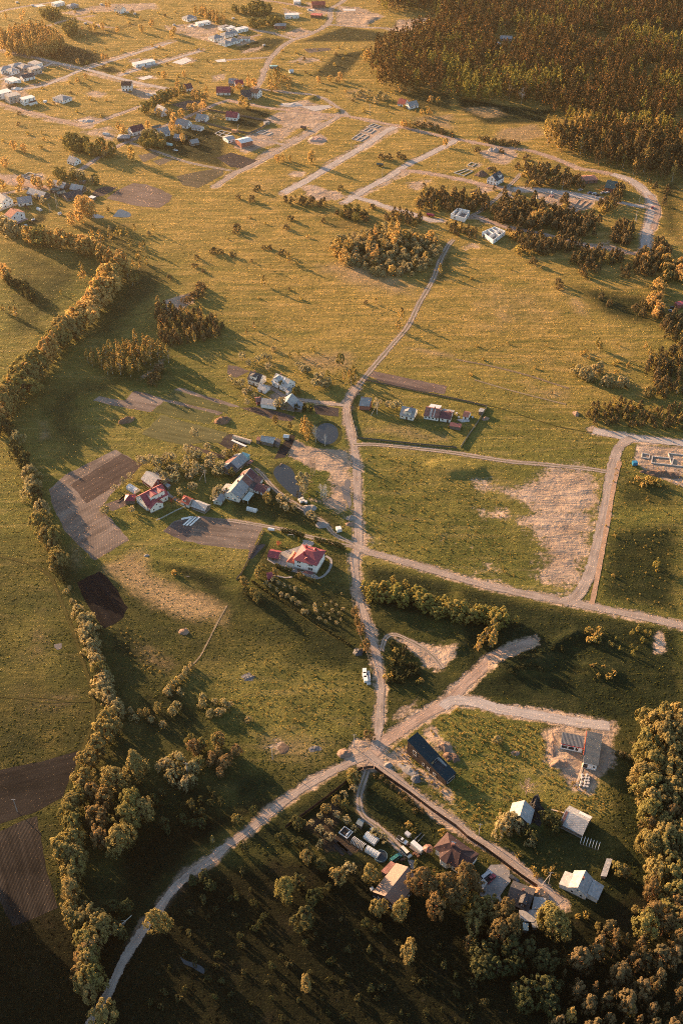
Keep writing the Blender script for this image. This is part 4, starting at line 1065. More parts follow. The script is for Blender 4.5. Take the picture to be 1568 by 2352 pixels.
for k, c_, r_, x, y, an, L, W, ze, zr, wl, rf, nm, lb in FAR:
    if k == 'gable':
        a, b = from_mid(c_, r_, x, y, an, L, zr)
        e = gable(nm, lb, a, b, W, ze, zr, wl, rf, ns=3 if L > 9 else 1, ng=2 if W > 6.5 else 1, storeys=2 if ze > 5 else 1, chim=(.35,) if 'shed' not in nm and 'barn' not in nm else ())
    else:
        a, b = from_mid(c_, r_, x, y, an, L, ze)
        if k == 'hip': hip(nm, lb, a, b, W, ze, zr, wl, rf, ns=3, ng=2, world=True)
        else:
            ann = (-.3, .95, -1, 4, 3, R_BROWN) if 'dark lower roof' in lb else None
            flat(nm, lb, a, b, W, ze, wl, rf, ns=3 if L > 6 else 1, ng=2 if W > 6 else 0, storeys=2 if ze > 5 else 1, world=True, annex=ann)

# ------------------------------------------------------------------ hall, big mid-distance houses
T10 = lambda *a: ts(1, 0, *a)
gable('brick_hall', 'long brick hall with a bright white roof and pale pilasters', *zz(560, 260, 3.92, 1085, 910, 1250, 870), 11, 5, 6.2, BRICK, R_WHITE, ns=0, ng=0, chim=(), cat='hall')
gable('block_house', 'pale grey-roofed block house beside the brick hall', *zz(560, 260, 3.92, 905, 870, 1010, 845), 10, 3.4, 4.6, BLOCK, R_ASB, ns=2, ng=1, chim=(), cat='house')
gable('long_house', 'long dark-roofed house by the village road', *zz(560, 260, 3.92, 1120, 220, 1260, 215), 11, 3.4, 8.5, GREYW, R_DARK, ns=4, ng=2)
gable('white_house', 'white two-storey house joined to the long dark-roofed house', *zz(560, 260, 3.92, 1270, 195, 1385, 215), 9, 5.8, 8, WHITE, R_BROWN, ns=3, ng=2, storeys=2)
gable('cottage', 'lonely white cottage with a red roof below the forest', *T10(1182, 675, 1235, 685), 9, 3, 6.5, WHITE, R_ORED, ns=3, ng=2)
gable('barn', 'grey-roofed barn joined to the lonely red cottage', *T10(1235, 705, 1300, 690), 8, 3, 6.2, WHITE, R_GREY, ns=2, ng=1)
ZC = lambda *a: zz(1440, 520, 2.8, *a)
gable('white_house', 'white house with a dark blue roof and cross gable by the pink road', *ZC(808, 265, 885, 222), 9.5, 5, 9, WHITE, R_BLUE, ns=3, ng=3, storeys=2, dormer=((.6, -1, 3.5),))
gable('villa', 'big house with a dark teal roof hidden in the pines', *ts(2, 1, 1045, 62, 1118, 75), 13, 4, 8, BRICK, R_DTEAL, ns=3, ng=2, cat='house')
# villa at the left with a red hipped look
e = gable('villa', 'white villa with a pinkish tiled roof above the left tree belt', *zz(0, 690, 6.533, 250, 270, 400, 345), 13, 6, 9, WHITE, R_PINK, ns=3, ng=2, storeys=2, cat='house')
# ------------------------------------------------------------------ roofless white shells
def shell(label, D, h, walls, floor=PAVE2, openings=()):
    """walls of white block without a roof: outline seen at the wall tops, inner walls as fractions of it"""
    W_ = [g(p, h) for p in D]
    c, L = quad_local(W_)
    e = empty('unfinished_house', c, 0, label, 'house')
    def bar(a, b, z0=0, z1=h, tk=.32):
        d = (b - a).normalized(); s = Vector((-d.y, d.x, 0)) * tk / 2
        return [a + s, a - s, b - s, b + s], z0, z1
    n = len(L)
    I = inset(L, .17)
    for i in range(n):
        a, b = I[i], I[(i + 1) % n]
        d = (b - a).normalized() * .165
        MB().prism(*bar(a - d, b - d * 1.02)).build('wall', BLOCK, e)
    q = lambda u, v: (I[0] * (1 - u) + I[1] * u) * (1 - v) + (I[3] * (1 - u) + I[2] * u) * v
    for u0, v0, u1, v1 in walls:
        MB().prism(*bar(q(u0, v0), q(u1, v1), 0, h - .05, .22)).build('inner_wall', BLOCK, e)
    MB().prism(inset(I, .18), -.1, .12).build('floor', floor, e)
    for i, f, w_, z0, z1 in openings:
        a, b = L[i], L[(i + 1) % n]; d = (b - a).normalized(); m = a.lerp(b, f); nrm = Vector((d.y, -d.x, 0))
        ar = sum(L[j].x * L[(j + 1) % n].y - L[(j + 1) % n].x * L[j].y for j in range(n))
        if ar < 0: nrm = -nrm
        P = [m - d * w_ / 2, m + d * w_ / 2, m + d * w_ / 2 + nrm * .02, m - d * w_ / 2 + nrm * .02]
        MB().prism(P, z0, z1).build('window', GLASS, e)
    return e
ZW = lambda *a: zz(1660, 760, 7.84, *a)
shell('roofless white block house at the field edge with its inner walls open to the sky', ZW(262, 430, 575, 655, 905, 405, 605, 280), 3.6,
      [(.55, .02, .55, .98), (.02, .42, .55, .42), (.55, .55, .98, .55), (.02, .72, .55, .72)], openings=((1, .25, 1., .9, 2.3), (1, .62, .6, .9, 2.2), (1, .75, .6, .9, 2.2), (0, .18, 2.2, .1, 2.2), (0, .68, .8, .2, 1.6)))
shell('roofless white block house behind the brown pines, nearer the track crossing', ZC(400, 650, 540, 690, 590, 615, 470, 588), 3.8,
      [(.35, .02, .35, .98)], openings=((0, .3, 1.2, .9, 2.3), (1, .5, 1., .9, 2.3)))
# ------------------------------------------------------------------ white footings
FOOT = mat('pale_footing', (.42, .39, .36), .15, 1.)
def footing(label, D, h=.5, cross=((.5, 0, .5, 1), (0, .5, 1, .5)), m=FOOT, tk=.55):
    W_ = [g(p, h) for p in D]; c, L = quad_local(W_)
    e = empty('foundation', c, 0, label, 'foundation')
    q = lambda u, v: (L[0] * (1 - u) + L[1] * u) * (1 - v) + (L[3] * (1 - u) + L[2] * u) * v
    segs = [(0, 0, 1, 0), (1, 0, 1, 1), (1, 1, 0, 1), (0, 1, 0, 0)]
    for i, (u0, v0, u1, v1) in enumerate(segs + list(cross)):
        a, b = q(u0, v0), q(u1, v1); d = (b - a).normalized(); s = Vector((-d.y, d.x, 0)) * tk / 2
        sh = d * tk / 2
        if i < 4: a = a + sh; b = b + sh
        else: a = a + sh; b = b - sh
        hh = h if i < 4 else h - .04
        MB().prism([a + s, a - s, b - s, b + s], 0, hh).build('footing', m, e)
    return e
footing('white cross-walled foundation behind the pale block house', zz(560, 260, 3.92, 770, 815, 880, 870, 985, 805, 850, 775))
footing('white foundation ring on the rubble lot beyond the brick hall', zz(560, 260, 3.92, 1340, 805, 1500, 840, 1560, 810, 1420, 770), cross=((.5, 0, .5, 1),))
footing('white foundation at the near end of the sandy terrace row', T10(855, 955, 915, 970, 970, 935, 915, 915))
footing('white foundation in the middle of the sandy terrace row', T10(935, 900, 985, 917, 1015, 895, 970, 880), cross=((.5, 0, .5, 1),))
footing('white foundation at the far end of the sandy terrace row', T10(970, 868, 1020, 880, 1050, 865, 1005, 850), cross=((.5, 0, .5, 1),))
footing('small square concrete foundation left of the blue-roofed house', ZC(568, 165, 615, 182, 652, 155, 605, 140), cross=())
footing('pair of joined concrete footings left of the blue-roofed house', ZC(435, 240, 530, 272, 618, 225, 545, 205), cross=((.45, 0, .45, 1),))
footing('sandy orange foundation among the pines', ts(2, 1, 810, 250, 865, 262, 930, 215, 850, 198), cross=((.5, 0, .5, 1),), m=mat('sandy_block', (.50, .36, .25), .15, .8))
footing('white foundation by the top lane of the left village', ts(0, 1, 150, 40, 210, 55, 290, 35, 200, 10), cross=((.5, 0, .5, 1),))
FT = mat('grey_concrete', (.40, .37, .34), .15, .8)
footing('long stepped concrete foundation at the right picture edge', ts(2, 2, 1350, 835, 1490, 850, 1500, 805, 1355, 790), .6, (), FT, .5)
footing('small square concrete footing beside the long stepped foundation', ts(2, 2, 1282, 797, 1332, 805, 1338, 778, 1285, 768), .6, (), FT, .45)
footing('outer concrete foundation running out of the right picture edge', ts(2, 2, 1490, 850, 1640, 870, 1650, 790, 1465, 768), .6, (), FT, .5)

# ------------------------------------------------------------------ farm in the middle: cream house, white cottage, barns
ZF = lambda *a: zz(840, 1290, 6.533, *a)
gable('house', 'cream house with a dark roof and a boarded wide dormer', *ZF(262, 85, 545, 175), 8, 4.2, 7.6, CREAM, R_DARK, ns=3, ng=2, dormer=((.45, -1, 4.6),), lean=None)
gable('cottage', 'white cottage with a striped pale roof and front cross gable', *ZF(850, 135, 1185, 290), 9, 3.6, 7.5, WHITE, R_ASB, ns=3, ng=2, patch=((.1, .25, -1, R_WHITE), (.4, .5, -1, R_WHITE), (.62, .72, -1, R_WHITE)), dormer=((.25, -1, 3.),))
gable('shed', 'small white outhouse with a two-toned grey roof', *ZF(480, 385, 660, 450), 5.5, 2.8, 4.4, WHITE, R_ASB, ns=1, ng=0, chim=())
gable('shed', 'maroon boarded shed with a pinkish roof at the barn end', *ZF(375, 710, 505, 690), 5, 3, 4.2, MAROONW, R_RUST, ns=0, ng=0, chim=())
slab_shed('barn', 'long low grey-roofed barn with a white wall', ZF(490, 850, 855, 905, 865, 760, 520, 705), [2.8, 2.8, 4, 4], WHITE, R_GREY, cat='barn')
gable('barn', 'tall grey barn with one sunlit roof side by the driveway', *ZF(1215, 600, 1095, 790), 9, 3, 7, WOOD, R_ASB, ns=0, ng=0, chim=(), lean=((.15, .95, 1, 4.5, 2.2, 3.2, R_GREY),))
slab_shed('shed', 'small pale hut behind the tall grey barn', ZF(1065, 560, 1130, 600, 1220, 480, 1140, 455), 2.6, WHITE, R_ASB)
gable('shed', 'dark old shed with a small white front at the lane', *ts(1, 2, 385, 640, 425, 645), 3, 2, 3, WOOD, R_WHITE, ns=0, ng=0, chim=(), over=.2)
ZB = lambda *a: zz(760, 1540, 6.533, *a)
slab_shed('barn', 'old boarded barn with a long grey roof above the pond', ZB(1015, 65, 1310, 130, 1365, -20, 1030, -60), [2.6, 2.6, 4.6, 4.6], WOOD, R_ASB, cat='barn')
slab_shed('shed', 'low lean-to of patched sheets at the old boarded barn', ZB(1330, 120, 1435, 165, 1490, 40, 1390, -10), 2.4, WOOD, R_DARK)
slab_shed('shed', 'small pinkish-roofed annex at the left end of the old boarded barn', ZB(910, 40, 1005, 60, 1015, -20, 950, -40), 3, WOOD, R_RUST)
# ------------------------------------------------------------------ slate barn, long farmhouse and its yard
gable('barn', 'long slate barn with three roof bays by the farm yard', *ZB(205, 655, 580, 340), 9, 2.6, 5.2, WOOD, R_GREY, ns=0, ng=0, chim=(), patch=((0, .32, -1, R_DARK), (.3, .8, 1, R_RUST)))
slab_shed('shed', 'turquoise sheet shed at the end of the long slate barn', ZB(600, 350, 705, 450, 785, 380, 590, 310), [3.6, 3.0, 3.0, 3.8], R_TEAL, R_TEAL)
slab_shed('shelter', 'small pinkish-roofed shelter standing in the farm yard', ZB(705, 580, 785, 600, 865, 510, 770, 490), 2.5, WOOD, R_RUST, cat='shelter', open_=True)
gable('farmhouse', 'long farmhouse with grey and rust-red roof bays', *ZB(335, 1225, 790, 680), 9, 3.4, 7, CREAM, R_GREY, ns=5, ng=2, chim=(.4, .7), patch=((.52, .74, -1, R_RUST), (.77, 1.0, -1, R_MAR), (.8, .98, 1, R_RUST)), lean=((.5, .72, -1, 3.2, 2.4, 3.3, R_DARK), (.74, .98, -1, 3.4, 2.6, 3.6, R_RUST), (.12, .42, 1, 4, 2.4, 3.3, R_ASB)))
gable('shed', 'low maroon-roofed shed with a white wall beside the farm track', *ZB(925, 1050, 1185, 1140), 6, 2.6, 4.2, WHITE, R_MAR, ns=3, ng=1, chim=(.6,))
slab_shed('carport', 'pale translucent carport below the long farmhouse', ZB(600, 1410, 735, 1450, 870, 1265, 755, 1225), 2.5, TRIM, R_LGREEN, cat='carport', open_=True)
gable('shed', 'small hut with a slate roof and pale green wall on the farm path', *ZB(10, 1415, 115, 1260), 4.4, 2.6, 4, mat('pale_green_wall', (.40, .45, .40), .1, .6), R_GREY, ns=1, ng=1, chim=())
# ------------------------------------------------------------------ red-roofed farm
ZR = lambda *a: zz(420, 1630, 4.9, *a)
gable('farmhouse', 'white farmhouse with a deep red roof and two cross wings', *ZR(350, 545, 735, 345), 10, 4.4, 8.5, CREAM, R_RED, ns=4, ng=2, chim=(.55,), dormer=((.42, -1, 5.), (.75, -1, 4.)))
gable('farm_wing', 'small red-roofed front wing of the farm with yellow tree before it', *ZR(560, 590, 640, 665), 8, 3.4, 6, CREAM, R_RED, ns=2, ng=2, chim=(), cat='house')
gable('barn', 'old barn with a grey roof and red gable behind the red-roofed farmhouse', *ZR(465, 125, 660, 265), 8, 3, 6, MAROONW, R_ASB, ns=2, ng=1, chim=(), lean=((.1, 1.2, 1, 3, 2.2, 3, R_GREY),))
e = hip('gazebo', 'garden pavilion with a red pyramid roof at the ploughed field', *ZR(110, 590, 265, 585), 4.6, 2.6, 4.8, WOOD, R_RED, ns=0, chim=())
e['category'] = 'pavilion'
gable('cottage', 'tiny cream cottage with an orange-red roof and dormer', *ZR(1105, 535, 1240, 600), 5, 3, 5.5, CREAM, R_ORED, ns=1, ng=1, chim=(), dormer=((.35, -1, 2.2),))
gable('shed', 'long grey board shed beside the tiny orange-red cottage', *ZR(1275, 630, 1520, 720), 5.4, 2.5, 4.2, WOOD, R_ASB, ns=0, ng=0, chim=())
slab_shed('shed', 'row of weathered lean-to sheds behind the red-roofed farmhouse', ZR(750, 340, 830, 410, 890, 370, 780, 310), 2.2, WOOD, R_ASB)
# ------------------------------------------------------------------ fenced homestead right of the lane
ZH = lambda *a: zz(1240, 1380, 3.267, *a)
slab_shed('house', 'brick house with one steep grey roof slope inside the fenced lawn', ZH(68, 150, 190, 160, 220, 60, 95, 45), [3.2, 3.2, 6.8, 6.8], BRICK, R_GREY, cat='house')
gable('cottage', 'cream cottage with a grey roof and front porch gable on the fenced lawn', *ZH(565, 150, 725, 185), 8.5, 3.2, 6.6, CREAM, R_GREY, ns=3, ng=2, chim=(.7,), dormer=((.55, -1, 4.),))
gable('farmhouse', 'long low house with a rusty patched roof on the fenced lawn', *ZH(835, 165, 1010, 195), 10, 3, 5.6, WHITE, R_RUST, ns=4, ng=1, patch=((.35, .5, -1, R_ASB), (.62, .7, -1, R_ASB)), chim=(.6,), doors=False)
slab_shed('shed', 'white-roofed annex behind the rusty patched roof', ZH(865, 165, 990, 190, 1020, 150, 895, 128), 4, WHITE, R_WHITE)
gable('cottage', 'white-walled cottage with a dark maroon roof joined to the rusty house', *ZH(1010, 215, 1140, 235), 8, 3, 4.8, WHITE, R_MAR, ns=2, ng=1, chim=(.8,))
slab_shed('shed', 'long shed with a pale sheet roof behind the maroon cottage', ZH(1020, 205, 1150, 230, 1170, 205, 1040, 183), 3, WOOD, R_ASB)
gable('shed', 'small white shed with a red-pink roof among scrap', *ZH(1275, 215, 1345, 232), 5.5, 2.6, 4, WHITE, R_RUST, ns=1, ng=0, chim=())
slab_shed('shed', 'low open shed with a dark maroon roof in front of the homestead', ZH(1105, 380, 1235, 405, 1250, 358, 1120, 338), 2.4, WOOD, R_MAR)
slab_shed('shed', 'small grey hut at the far fence corner of the homestead', ZH(1438, 215, 1490, 222, 1515, 190, 1460, 175), 2.6, WOOD, R_ASB)

# ------------------------------------------------------------------ red-roofed villa
ze, zr = height_over(Zv(1045, 1110), Zv(1045, 862)), 0
def hip_quad(e, C, RG, ze, zr, roof, tk=.18):
    """hipped roof over four corners with a ridge, local"""
    P = [Vector((p.x, p.y, ze)) for p in C]; q = [Vector((p.x, p.y, zr)) for p in RG]
    lo = [p - Vector((0, 0, tk)) for p in P]
    v = lo + P + q
    return MB().add(v, [(3, 2, 1, 0), (0, 1, 5, 4), (1, 2, 6, 5), (2, 3, 7, 6), (3, 0, 4, 7), (4, 5, 9, 8), (5, 6, 9), (6, 7, 8, 9), (7, 4, 8)]).build('roof', roof, e)
def ccw(P):
    ar = sum(P[i].x * P[(i + 1) % len(P)].y - P[(i + 1) % len(P)].x * P[i].y for i in range(len(P)))
    return P if ar > 0 else P[::-1]
ZE = max(5.6, min(7.2, ze))
W_ = [g(p, ZE) for p in Zv(385, 685, 1045, 858, 1305, 435, 645, 262)]
vc, VL = quad_local(W_)
villa = empty('villa', vc, 0, 'large cream villa with a hipped red metal roof at the lane junction', 'house')
# roof ridge between the hips
d_long = ((VL[1] - VL[0]) + (VL[2] - VL[3])).normalized(); d_sh = ((VL[3] - VL[0]) + (VL[2] - VL[1])).normalized()
Lv = ((VL[1] - VL[0]).length + (VL[2] - VL[3]).length) / 2; Wv = ((VL[3] - VL[0]).length + (VL[2] - VL[1]).length) / 2
hr_ = max(1.2, (Lv - Wv) / 2 + 1.4)
VLr = [-d_long * Lv / 2 - d_sh * Wv / 2, d_long * Lv / 2 - d_sh * Wv / 2, d_long * Lv / 2 + d_sh * Wv / 2, -d_long * Lv / 2 + d_sh * Wv / 2]
vroof = hip_quad(villa, VLr, [-d_long * hr_, d_long * hr_], ZE, ZE + 3.0, R_RED)
MB().prism(inset(VLr, .6), 0, ZE - .2).build('wall', WHITE, villa)
MB().prism(inset(VLr, .52), -.2, .9).build('plinth', STONE, villa)
rv = math.atan2(d_long.y, d_long.x)
def on_front(f, z, w_=1.2, h=1.4):           # windows on the long front (towards -d_sh)
    p = d_long * (f - .5) * (Lv - 1.2) - d_sh * (Wv / 2 - .6 + .001)
    window(villa, p.x, p.y, z, rv, w_, h)
for f in (.18, .25): on_front(f, 4.4); on_front(f, 1.7)
for f in (.66, .73, .80): on_front(f, 4.4, 1., 1.3); on_front(f, 1.4, 1., 2.0)
for f, z in ((.25, 4.2), (.3, 4.2), (.7, 4.2), (.75, 4.2), (.5, 1.6)):
    p = d_long * (Lv / 2 - .6 + .001) + d_sh * (f - .5) * (Wv - 1.2)
    window(villa, p.x, p.y, z, rv + math.pi / 2, .7, 1.3)
for fx, fy, hh in ((-.22, .27, 1.6), (.16, .25, 1.6), (-.14, -.18, 2.6)):
    p = d_long * Lv * fx + d_sh * Wv * fy
    MB().box(p.x - .45, p.x + .45, p.y - .45, p.y + .45, ZE + .8, ZE + 2.2 + hh * .6).build('chimney', R_RED, vroof)
p = d_long * Lv * -.14 + d_sh * Wv * -.18
MB().tube((p.x, p.y, ZE + 3.76), (p.x, p.y, ZE + 4.5), .07, n=6).tube((p.x, p.y, ZE + 4.5), (p.x, p.y, ZE + 4.7), .4, .2, n=8).build('flue_cap', TRIM, vroof)
for fx, s in ((.02, -1), (.12, 1)):            # small triangular roof windows
    b_ = d_long * Lv * fx + d_sh * s * Wv * .36
    mb = MB(); u = d_long; dv = d_sh * s
    a1_, a2_ = b_ - u * 1.5 - Vector((0, 0, -ZE - .75)), b_ + u * 1.5 - Vector((0, 0, -ZE - .75))
    tp = b_ + Vector((0, 0, ZE + 2.0)); bk = b_ - dv * 2.6 + Vector((0, 0, ZE + 1.95))
    mb.add([a1_, a2_, tp, bk], [(0, 1, 2), (0, 2, 3), (2, 1, 3), (0, 3, 1)])
    mb.build('dormer', R_RED, vroof)
# garage wing with its own hipped roof
G_ = [g(p, 3.4) for p in Zv(212, 742, 425, 800, 560, 560, 400, 440)]
G_ = [p - vc for p in G_]
gl = [Vector((p.x, p.y, 0)) for p in G_]
hip_quad(villa, gl, [gl[0].lerp(gl[1], .5).lerp(gl[3].lerp(gl[2], .5), .38), gl[0].lerp(gl[1], .5).lerp(gl[3].lerp(gl[2], .5), .8)], 3.4, 5.6, R_ORED).name = 'garage_roof'
MB().prism(inset(gl, .4), 0, 3.2).build('garage', CREAM, villa)
# porch
Pp = [g(p, 2.7) - vc for p in Zv(640, 1035, 925, 1095, 950, 1040, 800, 1000)]
pl = [Vector((p.x, p.y, 0)) for p in Pp]
MB().prism(pl, 2.5, [2.6, 2.6, 3.2, 3.2]).build('porch_roof', R_MAR, villa)
for i in (0, 1):
    p = inset(pl, .3)[i]; MB().box(p.x - .2, p.x + .2, p.y - .2, p.y + .2, 0, 2.48).build('porch_post', TRIM, villa)
# outbuildings of the villa
gable('shed', 'red-roofed garden shed on the villa lawn', *ts(1, 3, 285, 263, 360, 278), 5.4, 2.6, 4.2, WOOD, R_RED, ns=1, ng=1, chim=())
gable('garden_hut', 'small maroon-roofed garden hut below the villa yard', *ts(1, 3, 268, 425, 310, 418), 4, 2.3, 3.6, MAROONW, R_RED, ns=0, ng=0, chim=(), cat='hut')
# ------------------------------------------------------------------ black house with roof terrace
ZK = lambda *a: zz(1400, 2550, 6.533, *a)
h1 = min(9.5, height_over(ZK(190, 640), ZK(195, 340))); h2 = max(3.4, min(5, height_over(ZK(1075, 1390), ZK(1075, 1270))))
p0 = g(ZK(190, 640)); q0 = g(ZK(1075, 1390))
d1 = (q0 - p0).normalized(); Lb = (q0 - p0).length
b_ = g(ZK(440, 165), h1); c_ = g(ZK(1315, 1085), h2)
nb_ = Vector((-d1.y, d1.x, 0))
Wb = ((b_ - p0).dot(nb_) + (c_ - q0).dot(nb_)) / 2
mid = (p0 + q0) / 2 + nb_ * Wb / 2; mid.z = 0
bh = empty('black_house', mid, math.atan2(d1.y, d1.x), 'long black house with a sunken roof terrace at the crossroads', 'house')
zx = lambda x: h1 + (h2 - h1) * (x + Lb / 2) / Lb
x0, x1 = -Lb / 2, Lb / 2; y0, y1 = -Wb / 2, Wb / 2
s = 1 if Wb > 0 else -1
y0, y1 = min(y0, y1), max(y0, y1)
ta, tb = x0 + Lb * .575, x0 + Lb * .81; wa, wb = y0 + (y1 - y0) * .10, y0 + (y1 - y0) * .90
rt = MB()
def rs(xa, xb, ya, yb, tk=.2):
    rt.prism([Vector((xa, ya, 0)), Vector((xb, ya, 0)), Vector((xb, yb, 0)), Vector((xa, yb, 0))], [zx(xa) - tk, zx(xb) - tk, zx(xb) - tk, zx(xa) - tk], [zx(xa), zx(xb), zx(xb), zx(xa)])
rs(x0 - .15, ta, y0 - .15, y1 + .15); rs(tb, x1 + .15, y0 - .15, y1 + .15); rs(ta, tb, y0 - .15, wa); rs(ta, tb, wb, y1 + .15)
R_BK = mat('blue_black_seam_roof', (.012, .030, .040), .15, .4, .7, .12, seams=('Y', 1.1))
rt.build('roof', R_BK, bh)
wl_ = MB()
def ws(xa, xb, ya, yb, dz=.22):
    wl_.prism([Vector((xa, ya, 0)), Vector((xb, ya, 0)), Vector((xb, yb, 0)), Vector((xa, yb, 0))], 0, [zx(xa) - dz, zx(xb) - dz, zx(xb) - dz, zx(xa) - dz])
ws(x0, ta, y0, y1); ws(tb, x1, y0, y1); ws(ta, tb, y0, wa); ws(ta, tb, wb, y1)
wl_.build('wall', DARKW, bh)
zt = zx(tb) - 1.5
MB().box(ta, tb, wa, wb, 0, zt).build('terrace_deck', DECKM, bh)
GW = mat('pale_terrace_wall', (.55, .55, .53), .08, .6)
MB().prism([Vector((ta, wb - .05, 0)), Vector((tb, wb - .05, 0)), Vector((tb, wb - .002, 0)), Vector((ta, wb - .002, 0))], zt + .02, [zx(ta) - .25, zx(tb) - .25, zx(tb) - .25, zx(ta) - .25]).build('terrace_wall', GW, bh)
window(bh, ta + .002, (wa + wb) / 2 + 1.2, zt + .05, math.pi / 2, 2.2, 2.0)
MB().box(ta + .003, ta + .05, wa + .4, wa + 2.0, zt + .1, zt + 2.0).build('terrace_door', mat('lit_wood', (.45, .28, .14), .15, 1.), bh)
for f, z, w_, h in ((.2, 3.2, 2.2, 2.6), (.43, .9, 1., 1.8), (.56, .9, 1.5, 1.6), (.72, .8, 1.6, 1.5)):
    window(bh, x0 + Lb * f, y0 - .001, z, 0, w_, h)
window(bh, x1 + .001, (y0 + y1) / 2, .5, math.pi / 2, 4.2, 2.1)
# ------------------------------------------------------------------ unfinished house with ribbed roofs
ZU = lambda *a: zz(1930, 2540, 7.127, *a)
R_RIB = mat('blue_grey_sheet', (.060, .078, .092), .2, .6, .5, .3)
R_RIBG = mat('grey_sheet', (.17, .165, .16), .15, .6, .6, .2)
RIBW = mat('bare_batten', (.40, .29, .20), .25, 2.)
Zs = [4.3, 4.3, 4.0, 4.0]
Dq = ZU(938, 215, 1325, 292, 1215, 1085, 832, 995)
uh = slab_shed('unfinished_house', 'unfinished house with a dark ribbed roof and a lower grey ribbed wing', Dq, Zs, BLOCK, R_RIB, over=.35, cat='house')
Lq = quad_local([g(p, z) for p, z in zip(Dq, Zs)])[1]
battens(uh, Lq, Zs, 15, RIBW, (0, 1), (3, 2), .12, .10)
battens(uh, [a + (Lq[1] - Lq[0]) * .028 for a in Lq], Zs, 15, R_RIB, (0, 1), (3, 2), .25, .14).name = 'roof_ribs'
Dw = ZU(318, 236, 880, 348, 850, 645, 282, 525)
Zw = [3.9, 3.9, 3.7, 3.7]
Ww = [g(p, z) - uh.location for p, z in zip(Dw, Zw)]
Lw = [Vector((p.x, p.y, 0)) for p in Ww]
MB().prism(Lw, [z - .14 for z in Zw], Zw).build('wing_roof', R_RIBG, uh)
battens(uh, Lw, Zw, 17, R_RIBG, (0, 1), (3, 2), .3, .14)
Iw = inset(Lw, .3)
MB().prism(Iw, 0, 3.5).build('wing_wall', BLOCK, uh)
fd = (Iw[2] - Iw[3]).normalized(); fn = Vector((fd.y, -fd.x, 0)); fl = (Iw[2] - Iw[3]).length; fr = math.atan2(fd.y, fd.x)
for f, w_ in ((.17, 2.6), (.48, 2.6), (.75, 1.5)):
    p = Iw[3] + fd * fl * f + fn * .002
    window(uh, p.x, p.y, .7, fr, w_, 2.0)
REDM = mat('red_flashing', (.45, .05, .05), .1, 1.)
MB().prism([Lw[3] + fn * .02, Lw[2] + fn * .02, Lw[2] + fn * .16, Lw[3] + fn * .16], 3.35, 3.72).build('red_fascia', REDM, uh)
ed = (Lq[0] - Lq[3]).normalized(); en = Vector((-ed.y, ed.x, 0))
a_ = Lq[3].lerp(Lq[0], .22)
MB().prism([a_ + en * .02, a_ + en * .22, Lq[0] + en * .22, Lq[0] + en * .02], 4.0, 4.38).build('red_verge', mat('orange_red_trim', (.50, .11, .06), .1, 1.), uh)
Iq = inset(Lq, .35); gd_ = (Iq[2] - Iq[3]).normalized(); gn = Vector((gd_.y, -gd_.x, 0)); gl_ = (Iq[2] - Iq[3]).length; gr = math.atan2(gd_.y, gd_.x)
for f, w_, z, h in ((.18, 1.8, .3, 2.6), (.8, .7, 1.6, .9)):
    p = Iq[3] + gd_ * gl_ * f + gn * .002
    window(uh, p.x, p.y, z, gr, w_, h, False)
# ------------------------------------------------------------------ ruin, slate barn, white-walled house
ZN = lambda *a: zz(1780, 2780, 4.612, *a)
gable('ruined_barn', 'ruined barn with one sunlit roof slope and a collapsed black side', *ZN(290, 150, 215, 400), 8.5, 3.4, 7.4, WOOD, R_ASB, ns=0, ng=0, chim=(), cat='barn')
gable('barn', 'barn with a pale slate roof and white sheet strip in the weedy field', *ZN(950, 310, 1330, 500), 9.5, 3, 6, WOOD, R_ASB, ns=0, ng=0, chim=(), patch=((0, .12, -1, R_RUST),))
ZQ = lambda *a: zz(1940, 3020, 7.84, *a)
gable('house', 'white-walled house with a long pale roof and a sunlit ridge strip', *ZQ(920, 308, 705, 782), 7.4, 3.2, 6.4, CREAM, R_ASB, ns=2, ng=2, chim=(.45,), lean=((.02, .86, 1, 4.2, 2.6, 3.6, R_ASB), (.2, 1., -1, 3.2, 2.4, 3.2, R_ASB)))
# ------------------------------------------------------------------ house with the bay wing, hall, cottage in the lower plot
ZS = lambda *a: zz(1480, 2880, 7.84, *a)
Cq = [g(p, 4.6) for p in ZS(330, 775, 1000, 1290, 1440, 880, 720, 345)]
bc_, bl_ = quad_local(Cq)
bw = empty('bay_house', bc_, 0, 'large brown-roofed house with a front bay and satellite dishes on the ridge', 'house')
rq = [g(p, 8.3) - bc_ for p in ZS(780, 640, 1090, 845)]
br_ = hip_quad(bw, bl_, rq, 4.6, 8.3, R_BROWN)
MB().prism(inset(bl_, .7), 0, 4.4).build('wall', CREAM, bw)
wq = [g(p, 7.2) - bc_ for p in ZS(1020, 850, 1370, 1075)]
wd0 = (wq[1] - wq[0]).normalized(); wn0 = Vector((-wd0.y, wd0.x, 0)); 
def wing_pt(f, s, z): 
    p = wq[0].lerp(wq[1], f) + wn0 * s; return (p.x, p.y, z)
MB().add([wing_pt(0, -5.4, 4.0), wing_pt(1.12, -5.4, 4.0), wing_pt(1.12, 5.4, 4.0), wing_pt(0, 5.4, 4.0), wing_pt(0, 0, 7.2), wing_pt(1, 0, 7.2), wing_pt(0, -5.4, 3.8), wing_pt(1.12, -5.4, 3.8), wing_pt(1.12, 5.4, 3.8), wing_pt(0, 5.4, 3.8)],
         [(0, 1, 5, 4), (1, 2, 5), (2, 3, 4, 5), (6, 9, 8, 7), (6, 7, 1, 0), (7, 8, 2, 1), (8, 9, 3, 2), (3, 0, 4), (9, 6, 0, 3)]).build('wing_roof', R_BROWN, bw)
